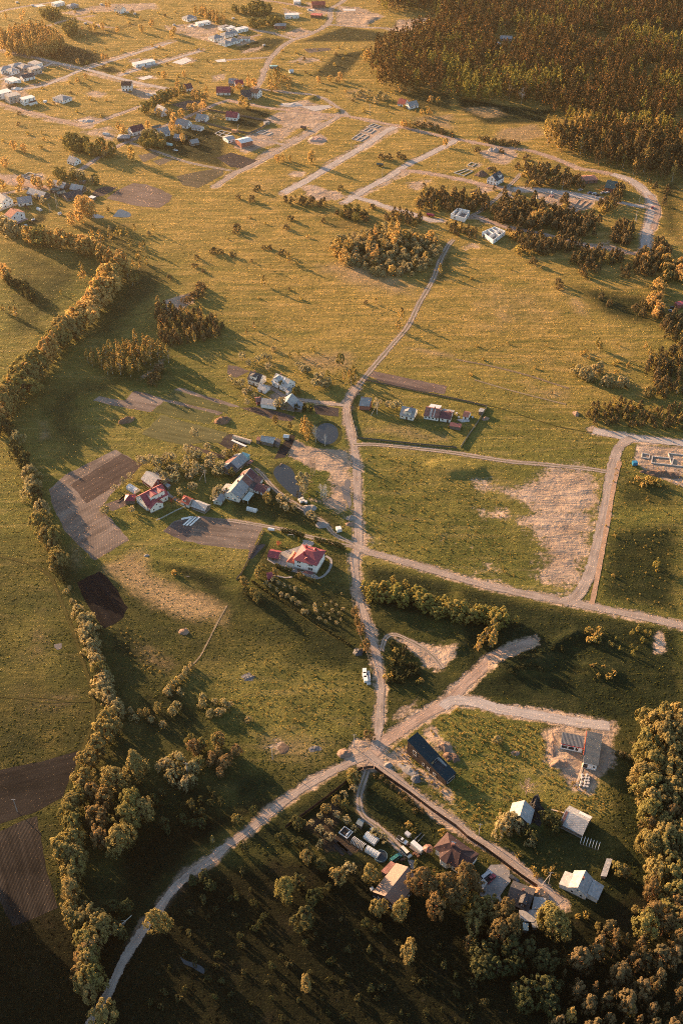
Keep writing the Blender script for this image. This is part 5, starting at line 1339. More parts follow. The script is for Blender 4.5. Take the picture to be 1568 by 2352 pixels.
MB().prism([Vector(wing_pt(f, s_, 0)) for f, s_ in ((.05, -4.7), (1.05, -4.7), (1.05, 4.7), (.05, 4.7))], 0, 3.78).build('wing_wall', CREAM, bw)
p = rq[0].lerp(rq[1], .3)
MB().box(p.x - .6, p.x + .6, p.y - .5, p.y + .5, 7.6, 9.2).build('chimney', CHIM, br_)
ww_ = math.atan2(wd0.y, wd0.x)
for f in (.3, .55, .8):
    q = Vector(wing_pt(f, -4.702, 0)); window(bw, q.x, q.y, .9, ww_, 1.3, 1.5)
# front bay with five-sided roof
Bc = [g(p, 4.4) - bc_ for p in ZS(497, 905, 497, 1085, 685, 1222, 860, 1200, 985, 1040)]
M3 = Matrix.Identity(3)
Bl = ccw([M3 @ Vector((p.x, p.y, 0)) for p in Bc])
ap = M3 @ (g(ZS(880, 775), 7.4) - bc_); ap.z = 7.4
mb = MB(); n_ = len(Bl)
mb.add([(p.x, p.y, 4.4) for p in Bl] + [(p.x, p.y, 4.2) for p in Bl] + [tuple(ap)], [(i, (i + 1) % n_, 2 * n_) for i in range(n_)] + [(n_ + i, n_ + (i + 1) % n_, (i + 1) % n_, i) for i in range(n_)] + [tuple(range(n_, 2 * n_))[::-1]])
mb.build('bay_roof', R_BROWN, bw)
MB().prism(inset(Bl, .5), 0, 4.18).build('bay_wall', CREAM, bw)
def dish(e, x, y, z, rz):
    mb = MB(); mb.tube((x, y, z), (x, y, z + 1.3), .05, n=5)
    n = 10; vs = [(x, y + .1, z + 1.3)]; 
    for i in range(n):
        a = 6.283 * i / n; vs.append((x + .55 * math.cos(a + rz), y - .08, z + 1.3 + .55 * math.sin(a)))
    mb.add(vs, [(0, 1 + i, 1 + (i + 1) % n) for i in range(n)])
    return mb.build('satellite_dish', TRIM, e)
dish(bw, p.x - .3, p.y, 9.2, 0); dish(bw, p.x + .6, p.y - .2, 9.0, .4)
ZJ = lambda *a: zz(1240, 2900, 5.227, *a)
zrh = 6.4
A_, B_ = ZJ(1015, 770), ZJ(585, 1310)
ra, rb = g(A_, zrh), g(B_, zrh); ea = g(ZJ(812, 675), 3.6); 
dd = (rb - ra).normalized(); wd_ = abs((ea - ra).dot(Vector((-dd.y, dd.x, 0))))
gable('hall', 'long hall with one glowing tan roof slope beside the scrap yard', A_, B_, 2 * wd_, 3.6, zrh, DARKW, R_TAN, ns=3, ng=2, chim=(), over=.0, cat='hall')
slab_shed('shed', 'pinkish lean-to roof against the long tan-roofed hall', ZJ(700, 660, 785, 712, 607, 905, 512, 850), [2.8, 3.3, 3.3, 2.8], WOOD, R_RUST)
ZD = Zd
A_, B_ = ZD(630, 425), ZD(1085, 605)
ra, rb = g(A_, 6.2), g(B_, 6.2); dd = (rb - ra).normalized()
gable('cottage', 'dark-roofed cottage with a tan upper slope beside the pale sheet roofs', A_, B_, 9.2, 3.0, 6.2, DARKW, R_DARK, ns=2, ng=1, chim=(.55,), dormer=((.7, -1, 2.6),))
slab_shed('shed', 'pale patched sheet roof against the dark-roofed cottage', ZD(1100, 625, 1335, 655, 1320, 850, 1050, 880), [2.8, 2.8, 2.5, 2.5], WOOD, R_ASB)
slab_shed('shed', 'wide streaked sheet roof below the dark-roofed cottage', ZD(800, 890, 1290, 880, 1090, 1130, 830, 1100), 2.5, WOOD, R_ASB)
slab_shed('shed', 'narrow sheet roof strip behind the huge golden tree', ZD(1040, 1130, 1150, 1090, 1180, 1240, 1070, 1235), 2.4, WOOD, R_ASB)
slab_shed('shed', 'little striped roof at the lowest corner of the sheet roofs', ZD(870, 1130, 985, 1155, 985, 1300, 880, 1285), 2.2, WOOD, R_LGREEN)
slab_shed('garage', 'grey box garage beside the parked red pickup', ZD(0, 350, 100, 265, 185, 350, 70, 510), 2.5, GREYW, R_ASB, cat='garage')
slab_shed('log_store', 'narrow log store with a slatted roof in the dark meadow', ts(2, 5, 998, 155, 1040, 160, 1080, 38, 1040, 35), 2.2, WOOD, R_ASB, cat='shed')
slab_shed('shed', 'small blue-grey hut beside the garden driveway', zz(1180, 2850, 7.84, 550, 345, 710, 440, 790, 280, 625, 205), 2.5, WOOD, mat('blue_grey_felt', (.13, .165, .18), .15, .8))
# ================================================================== TREES AND SHRUBS
def leafmat(name, c0, c1, transl=.5, tint=(1.25, 1.1, .8)):
    k = 2.3
    c0 = tuple(x * k for x in c0); c1 = tuple(x * k for x in c1)
    m, n, l = nodes(name)
    oi = n.new('ShaderNodeObjectInfo')
    a = n.new('ShaderNodeAttribute'); a.attribute_name = 'leaf_tone'
    c = mixc(n, l, oi.outputs['Random'], c0, c1)
    c = mixc(n, l, mr(n, l, a.outputs['Fac'], 0, 1, 0, .55), c, mixc(n, l, 1., c, tint, 'MULTIPLY'))
    c = mixc(n, l, mr(n, l, a.outputs['Fac'], .0, .3, .3, 0), c, (.05, .045, .02))
    d = n.new('ShaderNodeBsdfDiffuse'); tl = n.new('ShaderNodeBsdfTranslucent'); mx = n.new('ShaderNodeMixShader')
    l.new(c, d.inputs[0]); l.new(c, tl.inputs[0]); mx.inputs[0].default_value = transl
    l.new(d.outputs[0], mx.inputs[1]); l.new(tl.outputs[0], mx.inputs[2])
    out(n, l, mx.outputs[0])
    return m
L_BIRCH = leafmat('birch_leaf', (.160, .132, .044), (.21, .155, .060), .58)
L_SUNLIT = leafmat('sunlit_gold_leaf', (.215, .165, .062), (.27, .19, .082), .58)  # gold foliage brightened, low-sun glow put into the leaf colour
L_SAP = leafmat('sapling_leaf', (.130, .118, .034), (.175, .140, .046))
L_BROAD = leafmat('broad_leaf', (.100, .092, .034), (.135, .108, .047))
L_WARM = leafmat('rusty_leaf', (.110, .084, .036), (.140, .096, .048))
L_WILLOW = leafmat('willow_leaf', (.150, .135, .070), (.190, .158, .088))
L_GREEN = leafmat('green_leaf', (.032, .038, .017), (.052, .050, .023))
L_PINE = leafmat('pine_needle', (.052, .042, .020), (.086, .058, .027), .35)
L_YPINE = leafmat('young_pine_needle', (.056, .048, .025), (.088, .064, .033), .35)
L_FRUIT = leafmat('blossom_leaf', (.135, .128, .075), (.180, .158, .100))
L_SCRUB = leafmat('scrub_leaf', (.024, .027, .012), (.042, .040, .020))
L_THUJA = leafmat('thuja_leaf', (.048, .048, .018), (.066, .060, .022), .2)
L_RED = leafmat('red_leaf', (.20, .075, .045), (.24, .09, .05))
BARK = mat('bark', (.13, .095, .07), .35, 2., .95, .05)
BARK_P = mat('pine_bark', (.20, .10, .055), .35, 2., .95, .05)
BARK_W = mat('birch_bark', (.55, .50, .44), .3, 2., .9, .05)
BARK_PALE = mat('bare_twig', (.36, .27, .20), .2, 2., .95, .05)

def shape_r(kind, f):
    if kind == 'ovate': return np.sin(np.pi * np.clip(f, 0, 1) ** .72) ** .75 * (1 - .25 * f)
    if kind == 'round': return np.sqrt(np.clip(1 - (2 * f - 1) ** 2, 0, 1)) * (1 - .12 * f)
    if kind == 'dome': return np.sqrt(np.clip(1 - f ** 2, 0, 1))
    if kind == 'cone': return (1 - f) ** .8 * np.clip(f * 6 + .35, 0, 1)
    if kind == 'egg': return np.sqrt(np.clip(1 - f ** 1.7, 0, 1)) * np.clip(f * 4 + .55, 0, 1)
    if kind == 'pinetop': return np.sin(np.pi * (.12 + .86 * f)) ** .7
    if kind == 'column': return np.clip(1 - np.abs(2 * f - 1) ** 3.2, 0, 1)
def crown_arrays(r, kind, h, z0, R_, nclump, nleaf, leaf, flat=.24):
    """leaf-sized faces in clumps through the crown: positions (n,4,3) and tones"""
    f = r.random(nclump) ** .85 * .98 + .01
    az = r.random(nclump) * 2 * np.pi
    rad = shape_r(kind, f) * R_ * (.45 + .55 * np.sqrt(r.random(nclump)))
    lump = 1 + .26 * np.sin(az * 2 + r.random() * 6) + .2 * np.sin(az * 3 + r.random() * 6)
    C = np.stack([np.cos(az) * rad * lump, np.sin(az) * rad * lump, z0 + f * (h - z0)], 1)
    rc = R_ * (.14 + .26 * r.random(nclump) ** 1.5) * (1 - .35 * f)
    k = r.integers(0, nclump, nleaf)
    D = r.normal(size=(nleaf, 3)); D[:, 2] = D[:, 2] * .8 + .25
    D /= np.linalg.norm(D, axis=1, keepdims=True)
    P = C[k] + D * (rc[k] * (.55 + .5 * r.random(nleaf)))[:, None] * np.array([.8, .8, 1.45])
    P[:, 2] = np.maximum(P[:, 2], .15)
    axis = np.stack([P[:, 0], P[:, 1], (P[:, 2] - (z0 + .45 * (h - z0))) * .7], 1) / R_
    N = D * .6 + axis * .9 + r.normal(size=(nleaf, 3)) * flat
    N /= np.linalg.norm(N, axis=1, keepdims=True)
    T = np.cross(N, r.normal(size=(nleaf, 3))); T /= np.linalg.norm(T, axis=1, keepdims=True)
    B = np.cross(N, T)
    s = (leaf * (.6 + .8 * r.random(nleaf)))[:, None]
    T = T * s * .5; B = B * s * .5 * (.6 + .5 * r.random((nleaf, 1)))
    bend = N * s * .12
    V = np.stack([P - T - B - bend, P + T - B * .6, P + T * .9 + B - bend, P - T * .7 + B], 1)
    tone = np.clip(.5 * r.random(nclump)[k] + .5 * r.random(nleaf), 0, 1)
    return V.astype(np.float32), tone.astype(np.float32)
def trunk_mb(r, h, rt, z0, nlimb, R_, lean=.02, top=.85):
    mb = MB()
    pts = [Vector((r.normal() * lean * h * i / 3, r.normal() * lean * h * i / 3, h * top * i / 4)) for i in range(5)]
    pts[0] = Vector((0, 0, -.2))
    for i in range(4): mb.tube(pts[i], pts[i + 1], rt * (1 - .22 * i), rt * (1 - .22 * (i + 1)), 6, cap=i == 0)
    for i in range(nlimb):
        q = .2 + .7 * (i + r.random()) / nlimb
        z = z0 * .8 + (h * top - z0 * .8) * q * .8
        j = min(3, int(z / (h * top) * 4)); a = pts[j].lerp(pts[j + 1], z / (h * top) * 4 - j)
        an = r.random() * 6.28; ln = R_ * (.55 + .35 * r.random()) * (1.1 - .5 * q)
        b = a + Vector((math.cos(an) * ln, math.sin(an) * ln, ln * (.5 + .5 * r.random())))
        mb.tube(a, b, rt * .35, rt * .12, 4, cap=False)
    return mb
def crown_mesh(name, V, tone, m, extra=None):
    n = len(V)
    if extra is None:
        me = fast_mesh(name, V.reshape(-1, 3), np.arange(n * 4).reshape(-1, 4), [m])
        me.attributes.new('leaf_tone', 'FLOAT', 'FACE').data.foreach_set('value', tone)
        return me
    mb, bark = extra
    v = [tuple(x) for x in V.reshape(-1, 3)] + mb.v
    f = [tuple(range(4 * i, 4 * i + 4)) for i in range(n)] + [tuple(i + 4 * n for i in x) for x in mb.f]
    me = bpy.data.meshes.new(name); me.from_pydata(v, [], f)
    me.materials.append(m); me.materials.append(bark)
    mi = np.zeros(len(f), np.int32); mi[n:] = 1
    me.polygons.foreach_set('material_index', mi)
    tt = np.full(len(f), .5, np.float32); tt[:n] = tone
    me.attributes.new('leaf_tone', 'FLOAT', 'FACE').data.foreach_set('value', tt)
    me.update()
    return me
# kind: shape, height, crown base, radius, clumps, leaves, leaf size, leaf material, bark, trunk radius, limbs
KINDS = {
    'birch':   ('ovate', 12, 1.6, 2.5, 44, 1300, .50, L_BIRCH, BARK_W, .14, 8),
    'tall':    ('ovate', 16, 1.6, 3.4, 60, 2200, .52, L_SUNLIT, BARK, .24, 10),
    'broad':   ('round', 11, 1.0, 4.4, 70, 2500, .54, L_BROAD, BARK, .26, 11),
    'rusty':   ('round', 11, 1.2, 4.2, 66, 2400, .54, L_WARM, BARK, .26, 11),
    'green':   ('round', 10, .9, 4.0, 64, 2300, .52, L_GREEN, BARK, .22, 10),
    'grand':   ('round', 16, 1.6, 6.2, 130, 5200, .54, L_BROAD, BARK, .38, 16),
    'cone':    ('cone', 16, .8, 6.0, 120, 5000, .54, L_BROAD, BARK, .32, 14),
    'willow':  ('dome', 6, .2, 3.6, 60, 1900, .42, L_WILLOW, BARK, .12, 8),
    'pine':    ('ovate', 19, 5.0, 2.8, 36, 1000, .60, L_PINE, BARK_P, .17, 8),
    'bigpine': ('pinetop', 18, 4.0, 4.6, 90, 3600, .52, L_PINE, BARK_P, .30, 14),
    'ypine':   ('egg', 8, .4, 2.35, 46, 1300, .44, L_YPINE, BARK_P, .12, 8),
    'aspen':   ('ovate', 18, 3.0, 3.2, 40, 1050, .64, L_BIRCH, BARK_W, .16, 8),
    'sapling': ('ovate', 7, .2, 1.5, 24, 460, .44, L_SAP, BARK, .07, 6),
    'shrub':   ('dome', 2.4, .05, 1.8, 22, 260, .44, L_SCRUB, BARK, .05, 5),
    'goldshrub': ('dome', 2.6, .05, 1.7, 22, 260, .44, L_BIRCH, BARK, .05, 5),
    'brownshrub': ('dome', 3.6, .05, 2.4, 28, 360, .50, L_YPINE, BARK, .06, 6),
    'fruit':   ('round', 5, 1.0, 2.7, 36, 560, .48, L_FRUIT, BARK, .12, 9),
    'pale':    ('ovate', 11, 1.2, 2.6, 40, 900, .44, L_FRUIT, BARK_W, .14, 12),
    'cypress': ('column', 2.4, .05, .48, 16, 150, .28, L_THUJA, BARK, .05, 3),
    'maroon':  ('round', 3, .3, 1.7, 20, 260, .4, L_RED, BARK, .06, 5),
}
NAME = {'birch': 'birch_tree', 'tall': 'poplar_tree', 'broad': 'broadleaf_tree', 'rusty': 'rusty_tree', 'green': 'green_tree', 'grand': 'old_broadleaf_tree',
        'cone': 'spreading_tree', 'willow': 'willow_bush', 'pine': 'pine_tree', 'bigpine': 'tall_pine', 'ypine': 'young_pine', 'aspen': 'aspen_tree',
        'sapling': 'birch_sapling', 'shrub': 'green_shrub', 'goldshrub': 'golden_shrub', 'brownshrub': 'brown_shrub', 'fruit': 'fruit_tree', 'cypress': 'thuja_plant', 'maroon': 'red_shrub', 'pale': 'pale_birch'}
CAT = {k: ('bush' if 'bush' in v or 'shrub' in v or 'plant' in v else 'tree') for k, v in NAME.items()}
PROTO = {}
def proto(kind, whole, thin=1.):
    key = (kind, whole, thin)
    if key not in PROTO:
        L = []
        sh, h, z0, R_, nc, nl, lf, lm, bk, rt, nb = KINDS[kind]
        for s in range(7):
            r = np.random.default_rng(hash_(kind) + s * 17)
            V, tone = crown_arrays(r, sh, h, z0, R_, nc, int(nl * thin), lf / thin ** .45)
            tb = trunk_mb(r, h, rt, z0, nb, R_)
            if whole: L.append(crown_mesh(NAME[kind], V, tone, L_SUNLIT if kind in ('broad', 'grand') else lm, (tb, bk)))  # far broad crowns take the brighter leaf with sunlight in its colour
            else: L.append((crown_mesh('crown', V, tone, lm), tb.mesh('trunk', bk)))
        PROTO[key] = L
    return PROTO[key]
def hash_(s): return sum(ord(c) * (i + 3) for i, c in enumerate(s))
NT = [0]
def tree(kind, base, h, label, group=None, wide=1., whole=None):
    """one tree or bush standing at a place on the land"""
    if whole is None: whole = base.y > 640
    if kind in ('ypine', 'pine', 'birch', 'sapling'): h *= random.uniform(.72, 1.15)
    H0 = KINDS[kind][1]; k = h / H0
    NT[0] += 1
    rz = random.uniform(0, 6.28)
    sc = (k * wide * random.uniform(.82, 1.16), k * wide * random.uniform(.82, 1.16), k)
    v = random.randrange(7)
    if whole:
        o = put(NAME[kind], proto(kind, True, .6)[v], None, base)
        tag(o, label, CAT[kind], group)
        o.rotation_euler = (0, 0, rz); o.scale = sc
        return o
    o = empty(NAME[kind], base, rz, label, CAT[kind], group)
    o.scale = sc
    c, tk = proto(kind, False)[v]
    put('crown', c, o); put('trunk', tk, o)
    return o
def at_mid(p, h): 
    q = g(p, h * .5); q.z = 0
    return q
def inside(p, P):
    c = False
    for a, b in zip(P, P[1:] + P[:1]):
        if (a.y > p.y) != (b.y > p.y) and p.x < (b.x - a.x) * (p.y - a.y) / (b.y - a.y) + a.x: c = not c
    return c
def scatter(P, gap, jit=.42):
    """uneven points filling an outline on the land"""
    x0, x1 = min(p.x for p in P), max(p.x for p in P); y0, y1 = min(p.y for p in P), max(p.y for p in P)
    o = []; row = 0; y = y0
    while y < y1:
        x = x0 + (gap / 2 if row % 2 else 0)
        while x < x1:
            q = Vector((x + random.uniform(-jit, jit) * gap, y + random.uniform(-jit, jit) * gap, 0))
            if inside(q, P): o.append(q)
            x += gap
        y += gap * .87; row += 1
    return o
def pick(mix):
    r = random.random() * sum(w_ for _, w_ in mix)
    for k, w_ in mix:
        r -= w_
        if r <= 0: return k
    return mix[-1][0]
ADJ = {'birch': 'slim golden birch', 'tall': 'tall full-crowned golden tree', 'broad': 'round golden broadleaf tree', 'rusty': 'round rusty brown tree', 'green': 'round dull green tree',
       'grand': 'large spreading golden tree', 'cone': 'large pointed tree', 'willow': 'pale rounded willow bush', 'pine': 'dark brown pine', 'bigpine': 'tall ragged pine', 'ypine': 'young brown pine',
       'aspen': 'tall yellow aspen', 'sapling': 'slender young birch', 'shrub': 'low green shrub', 'goldshrub': 'low golden shrub', 'brownshrub': 'bushy brown shrub', 'fruit': 'pale blossoming fruit tree',
       'pale':    ('ovate', 11, 1.2, 2.6, 40, 900, .44, L_FRUIT, BARK_W, .14, 12),
    'cypress': 'narrow clipped thuja', 'maroon': 'small red-leaved shrub', 'pale': 'pale thin-leaved birch'}
DEFER = {'ypine': [], 'broad': []}
def many(k, q, h, label, group, wide):
    if k in DEFER: DEFER[k].append((q, h, label, group, wide))
    else: tree(k, q, h, label, group, wide)
def grove(D, gap, mix, hr, where, wide=1., mid=None):
    hm = (hr[0] + hr[1]) / 2 if mid is None else mid
    P = [at_mid(p, hm) for p in D]
    for q in scatter(P, gap):
        k = pick(mix); h = random.uniform(*hr) * (.55 if KINDS[k][1] < 5 and hr[1] > 6 else 1) * (1.6 if hr[1] < 2.7 and k == 'green' else 1)
        many(k, q, h, f'{ADJ[k]} {where}', f'{NAME[k].replace("_", " ")} group {where}', wide)
def row(D, gap, mix, hr, where, spread=2., wide=1., rows=1):
    hm = (hr[0] + hr[1]) / 2
    P = resample(spline([at_mid(p, hm) for p in D], gap), gap)
    for q in P:
        for _ in range(rows):
            k = pick(mix); h = random.uniform(*hr)
            b = q + Vector((random.uniform(-spread, spread), random.uniform(-spread, spread), 0))
            many(k, b, h, f'{ADJ[k]} {where}', f'{NAME[k].replace("_", " ")} group {where}', wide)
def spots(D, kind, hr, where, wide=1.):
    for p in D:
        h = random.uniform(*hr)
        tree(kind, at_mid(p, h), h, f'{ADJ[kind]} {where}', f'{NAME[kind].replace("_", " ")} group {where}', wide)
def one(kind, p, h, label, wide=1.): return tree(kind, at_mid(p, h), h, label, None, wide)

# ---- the long belt of trees down the left meadow
row([(0,512),(40,530),(85,545)], 5, [('broad', 2), ('willow', 1)], (8, 11), 'at the upper end of the left belt')
row([(60,540),(110,550),(160,552),(205,565),(250,592)], 4.2, [('tall', 4), ('broad', 1)], (11, 16), 'in the slanting top row of the left belt', 3, 1.3, 2)
row([(278,592),(268,620),(245,655),(205,705),(165,748),(125,790),(85,838),(48,880),(18,920),(-5,960)], 3.9, [('tall', 6), ('broad', 1), ('birch', 1)], (13, 18), 'in the thick golden stretch of the left belt', 3.4, 1.4, 2)
row([(30,900),(10,945),(0,985)], 5, [('broad', 1), ('rusty', 1)], (8, 11), 'at the foot of the thick golden belt', 2)
row([(22,985),(45,1040),(65,1085),(80,1125),(92,1160)], 4.5, [('green', 3), ('willow', 2)], (7, 10), 'in the dull green stretch of the left belt', 2)
row([(95,1190),(112,1230),(130,1275),(140,1290)], 3.8, [('broad', 1)], (9, 12), 'in the bright clump beside the ploughed field', 2)
spots([(136,1312),(145,1318),(143,1330)], 'green', (5, 7), 'below the bright clump of the belt')
spots([(122,1302),(152,1358),(167,1380),(160,1350)], 'willow', (2.5, 3.5), 'in the gap of the left belt')
row([(183,1403),(190,1425),(197,1450),(207,1472),(213,1500),(222,1528),(240,1552),(243,1580),(253,1608),(263,1640)], 4.2, [('willow', 5), ('broad', 1)], (5.5, 8.5), 'in the row of bushes by the grass track', 1.5)
row([(255,1660),(238,1690),(222,1722),(205,1750)], 4.2, [('broad', 1)], (9, 13), 'in the belt below the grass track', 2.5)
row([(195,1780),(178,1815),(168,1855),(162,1900),(160,1950),(165,2000),(157,2045)], 4.6, [('broad', 4), ('grand', 1)], (10, 14.5), 'in the belt beside the brown fields', 2.5, 1., 1)
spots([(215,1822),(240,1838),(222,1880),(228,1925)], 'rusty', (11, 14), 'inside the dark wood of the lower belt')
spots([(300,1850),(330,1862),(290,1880),(262,1795),(275,1930)], 'grand', (12, 15), 'on the sunny edge of the lower belt')
one('cone', (310, 1757), 18, 'big pointed golden tree standing alone beside the lower belt', .95)
row([(165,2098),(172,2120)], 4.5, [('broad', 1)], (8, 10), 'in the last clump of the belt by the dark meadow', 1.5)
row([(205,2110),(235,2120),(225,2140)], 4.5, [('broad', 1)], (9, 11), 'behind the last clump of the belt', 1.5)
row([(188,2170),(215,2175),(205,2205),(190,2240),(218,2250),(205,2275)], 4.8, [('rusty', 1), ('broad', 2)], (9, 12), 'at the bottom end of the left belt', 1.5)
one('broad', (238, 2330), 12, 'round golden tree at the lower end of the bottom road')
one('grand', (361, 2118), 14, 'large golden tree leaning over the bottom road', .8)
one('broad', (270, 2135), 7, 'small shaded tree between the belt and the bottom road')
# ---- loose trees in the upper left meadow
spots(ts(0, 1, 632,425, 690,455, 755,440, 800,430, 825,420, 875,420, 923,385, 1055,385, 895,500, 965,505, 990,515), 'birch', (8, 11), 'standing loose in the meadow below the small pond', 1.15)
spots(ts(0, 1, 1025,430, 670,495, 760,395), 'willow', (3, 4), 'low in the meadow below the small pond')
spots(ts(0, 1, 915,630, 955,580, 960,645, 1010,615, 880,710, 910,750, 945,740), 'birch', (8, 10), 'in the loose group right of the belt corner', 1.25)
spots(ts(0, 1, 558,660, 568,720), 'birch', (8, 10), 'standing alone inside the bend of the belt', 1.2)
one('sapling', t(0, 1, 418, 825), 6, 'single small golden tree in the left meadow')
spots(ts(0, 1, 10,690, 40,720), 'broad', (9, 11), 'at the left meadow edge above the belt')
row(ts(0, 1, 70,760, 130,790, 190,830, 230,870), 4.5, [('green', 3), ('willow', 1)], (7, 9), 'in the short dark row of the left meadow', 2)
spots(ts(0, 1, 20,940, 75,960, 110,980), 'birch', (7, 9), 'in the small clump on the left meadow edge', 1.2)
spots(ts(0, 1, 490,330, 540,310), 'broad', (10, 12), 'beside the big trees by the small pond')
spots(ts(0, 1, 555,235, 590,240, 625,265), 'grand', (13, 16), 'by the small pond', .85)
one('rusty', t(0, 1, 745, 265), 4, 'small orange bush on the small pond bank')
# ---- the birch grove and the brown aspen grove
grove(ts(0, 2, 545,110, 700,55, 900,-20, 1090,10, 1200,90, 1090,130, 960,165, 890,205, 790,200, 640,150), 5.6, [('birch', 1)], (10, 13.5), 'in the birch grove above the pink field')
grove(ts(0, 2, 990,270, 1040,190, 1110,170, 1150,190, 1060,280), 5, [('brownshrub', 2), ('birch', 1)], (3.5, 6), 'beside the track at the birch grove')
grove([(360,715),(375,690),(390,700),(420,705),(470,715),(515,745),(505,765),(470,775),(390,785),(365,770)], 4.2, [('ypine', 3), ('birch', 2)], (6, 9), 'in the brown grove beside the sand pit')
spots(ts(0, 1, 1110,930, 1130,950, 1090,920), 'birch', (9, 11), 'at the head of the brown grove', 1.1)
spots(ts(0, 1, 1290,890, 1330,860, 1360,850, 1385,790, 1370,830), 'brownshrub', (4, 6), 'on the sand pit edge')
# ---- round copse
P_ = [(755,560),(780,540),(830,530),(900,515),(940,530),(1000,540),(1012,570),(992,605),(940,632),(870,628),(800,603),(765,585)]
grove(P_, 5.4, [('willow', 6), ('green', 1)], (3, 6.5), 'low in the round copse')
spots([(778,560),(770,575),(800,565),(790,590)], 'broad', (9, 12), 'on the golden side of the round copse')
spots([(835,545),(850,550),(862,530),(845,570),(865,575),(880,560)], 'tall', (11, 14), 'rising from the round copse', .95)
spots([(898,530),(905,545),(912,525)], 'tall', (16, 18), 'topping the round copse', .9)
spots([(930,540),(955,545),(988,540),(1000,556),(980,548)], 'broad', (7, 9), 'on the far rim of the round copse')
spots([(948,582),(978,590),(900,620),(922,572),(860,590)], 'broad', (6, 8), 'inside the round copse')
# ---- loose shrubs over the middle meadow
spots(ts(1, 1, 205,120, 75,180, 165,190, 435,325, 405,385, 65,385, 55,415, 35,575, 375,560) + ts(0, 1, 1355,590, 1470,550, 1520,555, 1380,780, 1345,650), 'brownshrub', (3.5, 5.5), 'alone in the wide golden meadow')
spots(ts(1, 1, 250,525, 290,525, 660,340, 950,905) + ts(0, 1, 1165,730, 1400,690), 'brownshrub', (2.5, 3.5), 'low in the wide golden meadow')
spots(ts(1, 1, 420,600, 295,655, 250,760, 180,1060, 135,1105, 1020,890), 'birch', (6, 8), 'scattered in the wide golden meadow', 1.3)
spots(ts(1, 1, 1195,985, 1175,1070, 1465,675), 'birch', (7, 9), 'beside the winding farm track', 1.3)
spots(ts(2, 1, 535,620, 710,765, 720,800, 1005,860, 1060,910), 'brownshrub', (4, 6), 'in the right meadow', .9)
spots(ts(2, 1, 380,675, 590,665, 110,735), 'goldshrub', (1.6, 2.4), 'in the right meadow')
spots(ts(2, 1, 1240,940, 1290,970, 1300,920), 'brownshrub', (5, 6), 'at the shaded end of the right meadow')
# ---- pines and scrub round the new plots
YP = [('ypine', 6), ('birch', .5), ('goldshrub', 1.2)]
grove([(955,455),(985,432),(1050,440),(1118,442),(1122,475),(1060,478),(960,474)], 5, YP, (6.5, 9), 'behind the first white shell house')
grove(ts(2, 1, 225,250, 300,200, 450,190, 650,235, 800,270, 980,310, 1000,400, 850,445, 650,365, 500,380, 300,325), 5.6, [('ypine', 8), ('pine', 1)], (8.5, 12), 'in the pine strip between the two lanes')
spots(ts(2, 1, 545,325, 580,310, 620,295, 650,300, 745,275), 'broad', (9, 11), 'bright among the pine strip')
grove(ts(2, 1, 350,400, 420,385, 560,425, 650,430, 780,470, 850,510, 870,525, 700,550, 580,550, 440,560, 420,500), 5.2, YP, (7, 9.5), 'right of the roofless white house')
grove(ts(2, 1, 770,610, 830,545, 900,515, 1000,530, 1150,545, 1180,600, 1050,625, 980,680, 880,735, 840,645), 5.4, YP, (7, 9), 'along the lower lane')
grove(ts(2, 1, 1060,400, 1120,340, 1230,350, 1260,430, 1170,490, 1080,460), 5, YP, (8, 10), 'inside the road bend')
grove(ts(2, 1, 700,200, 780,170, 800,220, 740,250), 5, YP, (7, 9), 'by the orange foundation')
grove(ts(2, 1, 980,210, 1060,150, 1120,90, 1170,110, 1100,250, 1000,270), 5.2, YP, (8, 10), 'beside the big dark roof')
grove([(1195,368),(1240,373),(1290,390),(1335,404),(1345,425),(1300,424),(1212,420)], 5.6, YP, (7, 9.5), 'above the builders yard')
grove(ts(2, 1, 1140,650, 1250,620, 1270,720, 1160,720), 6, YP, (5, 7), 'in the corner below the bend')
grove(ts(2, 1, 1310,540, 1420,470, 1500,520, 1480,640, 1330,720, 1230,620), 5.4, [('ypine', 4), ('broad', 1)], (8, 10), 'below the road bend')
grove(ts(2, 1, 1360,800, 1420,740, 1420,1000, 1350,960), 4.6, [('broad', 2), ('ypine', 1)], (7, 9), 'in the rusty row at the field end')
grove(ts(2, 1, 1420,640, 1568,620, 1600,720, 1440,760), 5.6, [('green', 1), ('broad', 1)], (8, 10), 'round the grey barn')
grove(ts(2, 1, 1440,1000, 1620,940, 1620,1176, 1420,1110), 5.4, [('ypine', 3), ('birch', 1)], (8, 10), 'behind the yard at the picture edge')
spots(ts(2, 1, 1380,100, 1460,130, 1440,210, 1340,60), 'ypine', (8, 10), 'on the green slope outside the bend')
grove(ts(1, 1, 375,190, 520,180, 690,205, 690,235, 420,220), 4.5, YP, (5, 7), 'at the end of the grey lane')
grove(ts(1, 1, 730,270, 800,240, 980,280, 960,330, 870,330, 740,280), 5, [('brownshrub', 2), ('broad', 1)], (4.5, 7), 'below the grey lane corner')
grove(ts(1, 1, 1080,300, 1180,260, 1340,310, 1340,355, 1100,340), 4.8, YP, (5.5, 7.5), 'above the round copse')
grove(ts(1, 1, 1480,350, 1640,350, 1700,430, 1540,440), 4.6, YP, (4, 5.5), 'in front of the first white shell house')
grove(ts(2, 1, 40,430, 130,400, 160,460, 60,470), 4.6, YP, (4, 6), 'left of the roofless white house')
spots(ts(2, 1, 430,150, 545,170, 490,90, 340,130, 270,110), 'ypine', (6, 8), 'by the muddy track crossing')
spots(ts(1, 0, 1060,1075, 1110,1080, 1180,1065, 1210,1080), 'brownshrub', (4.5, 6), 'on the plot between the grey lanes')
spots(ts(1, 0, 340,1090, 380,1090, 430,1090), 'broad', (5, 7), 'on the plot below the rubble heap')
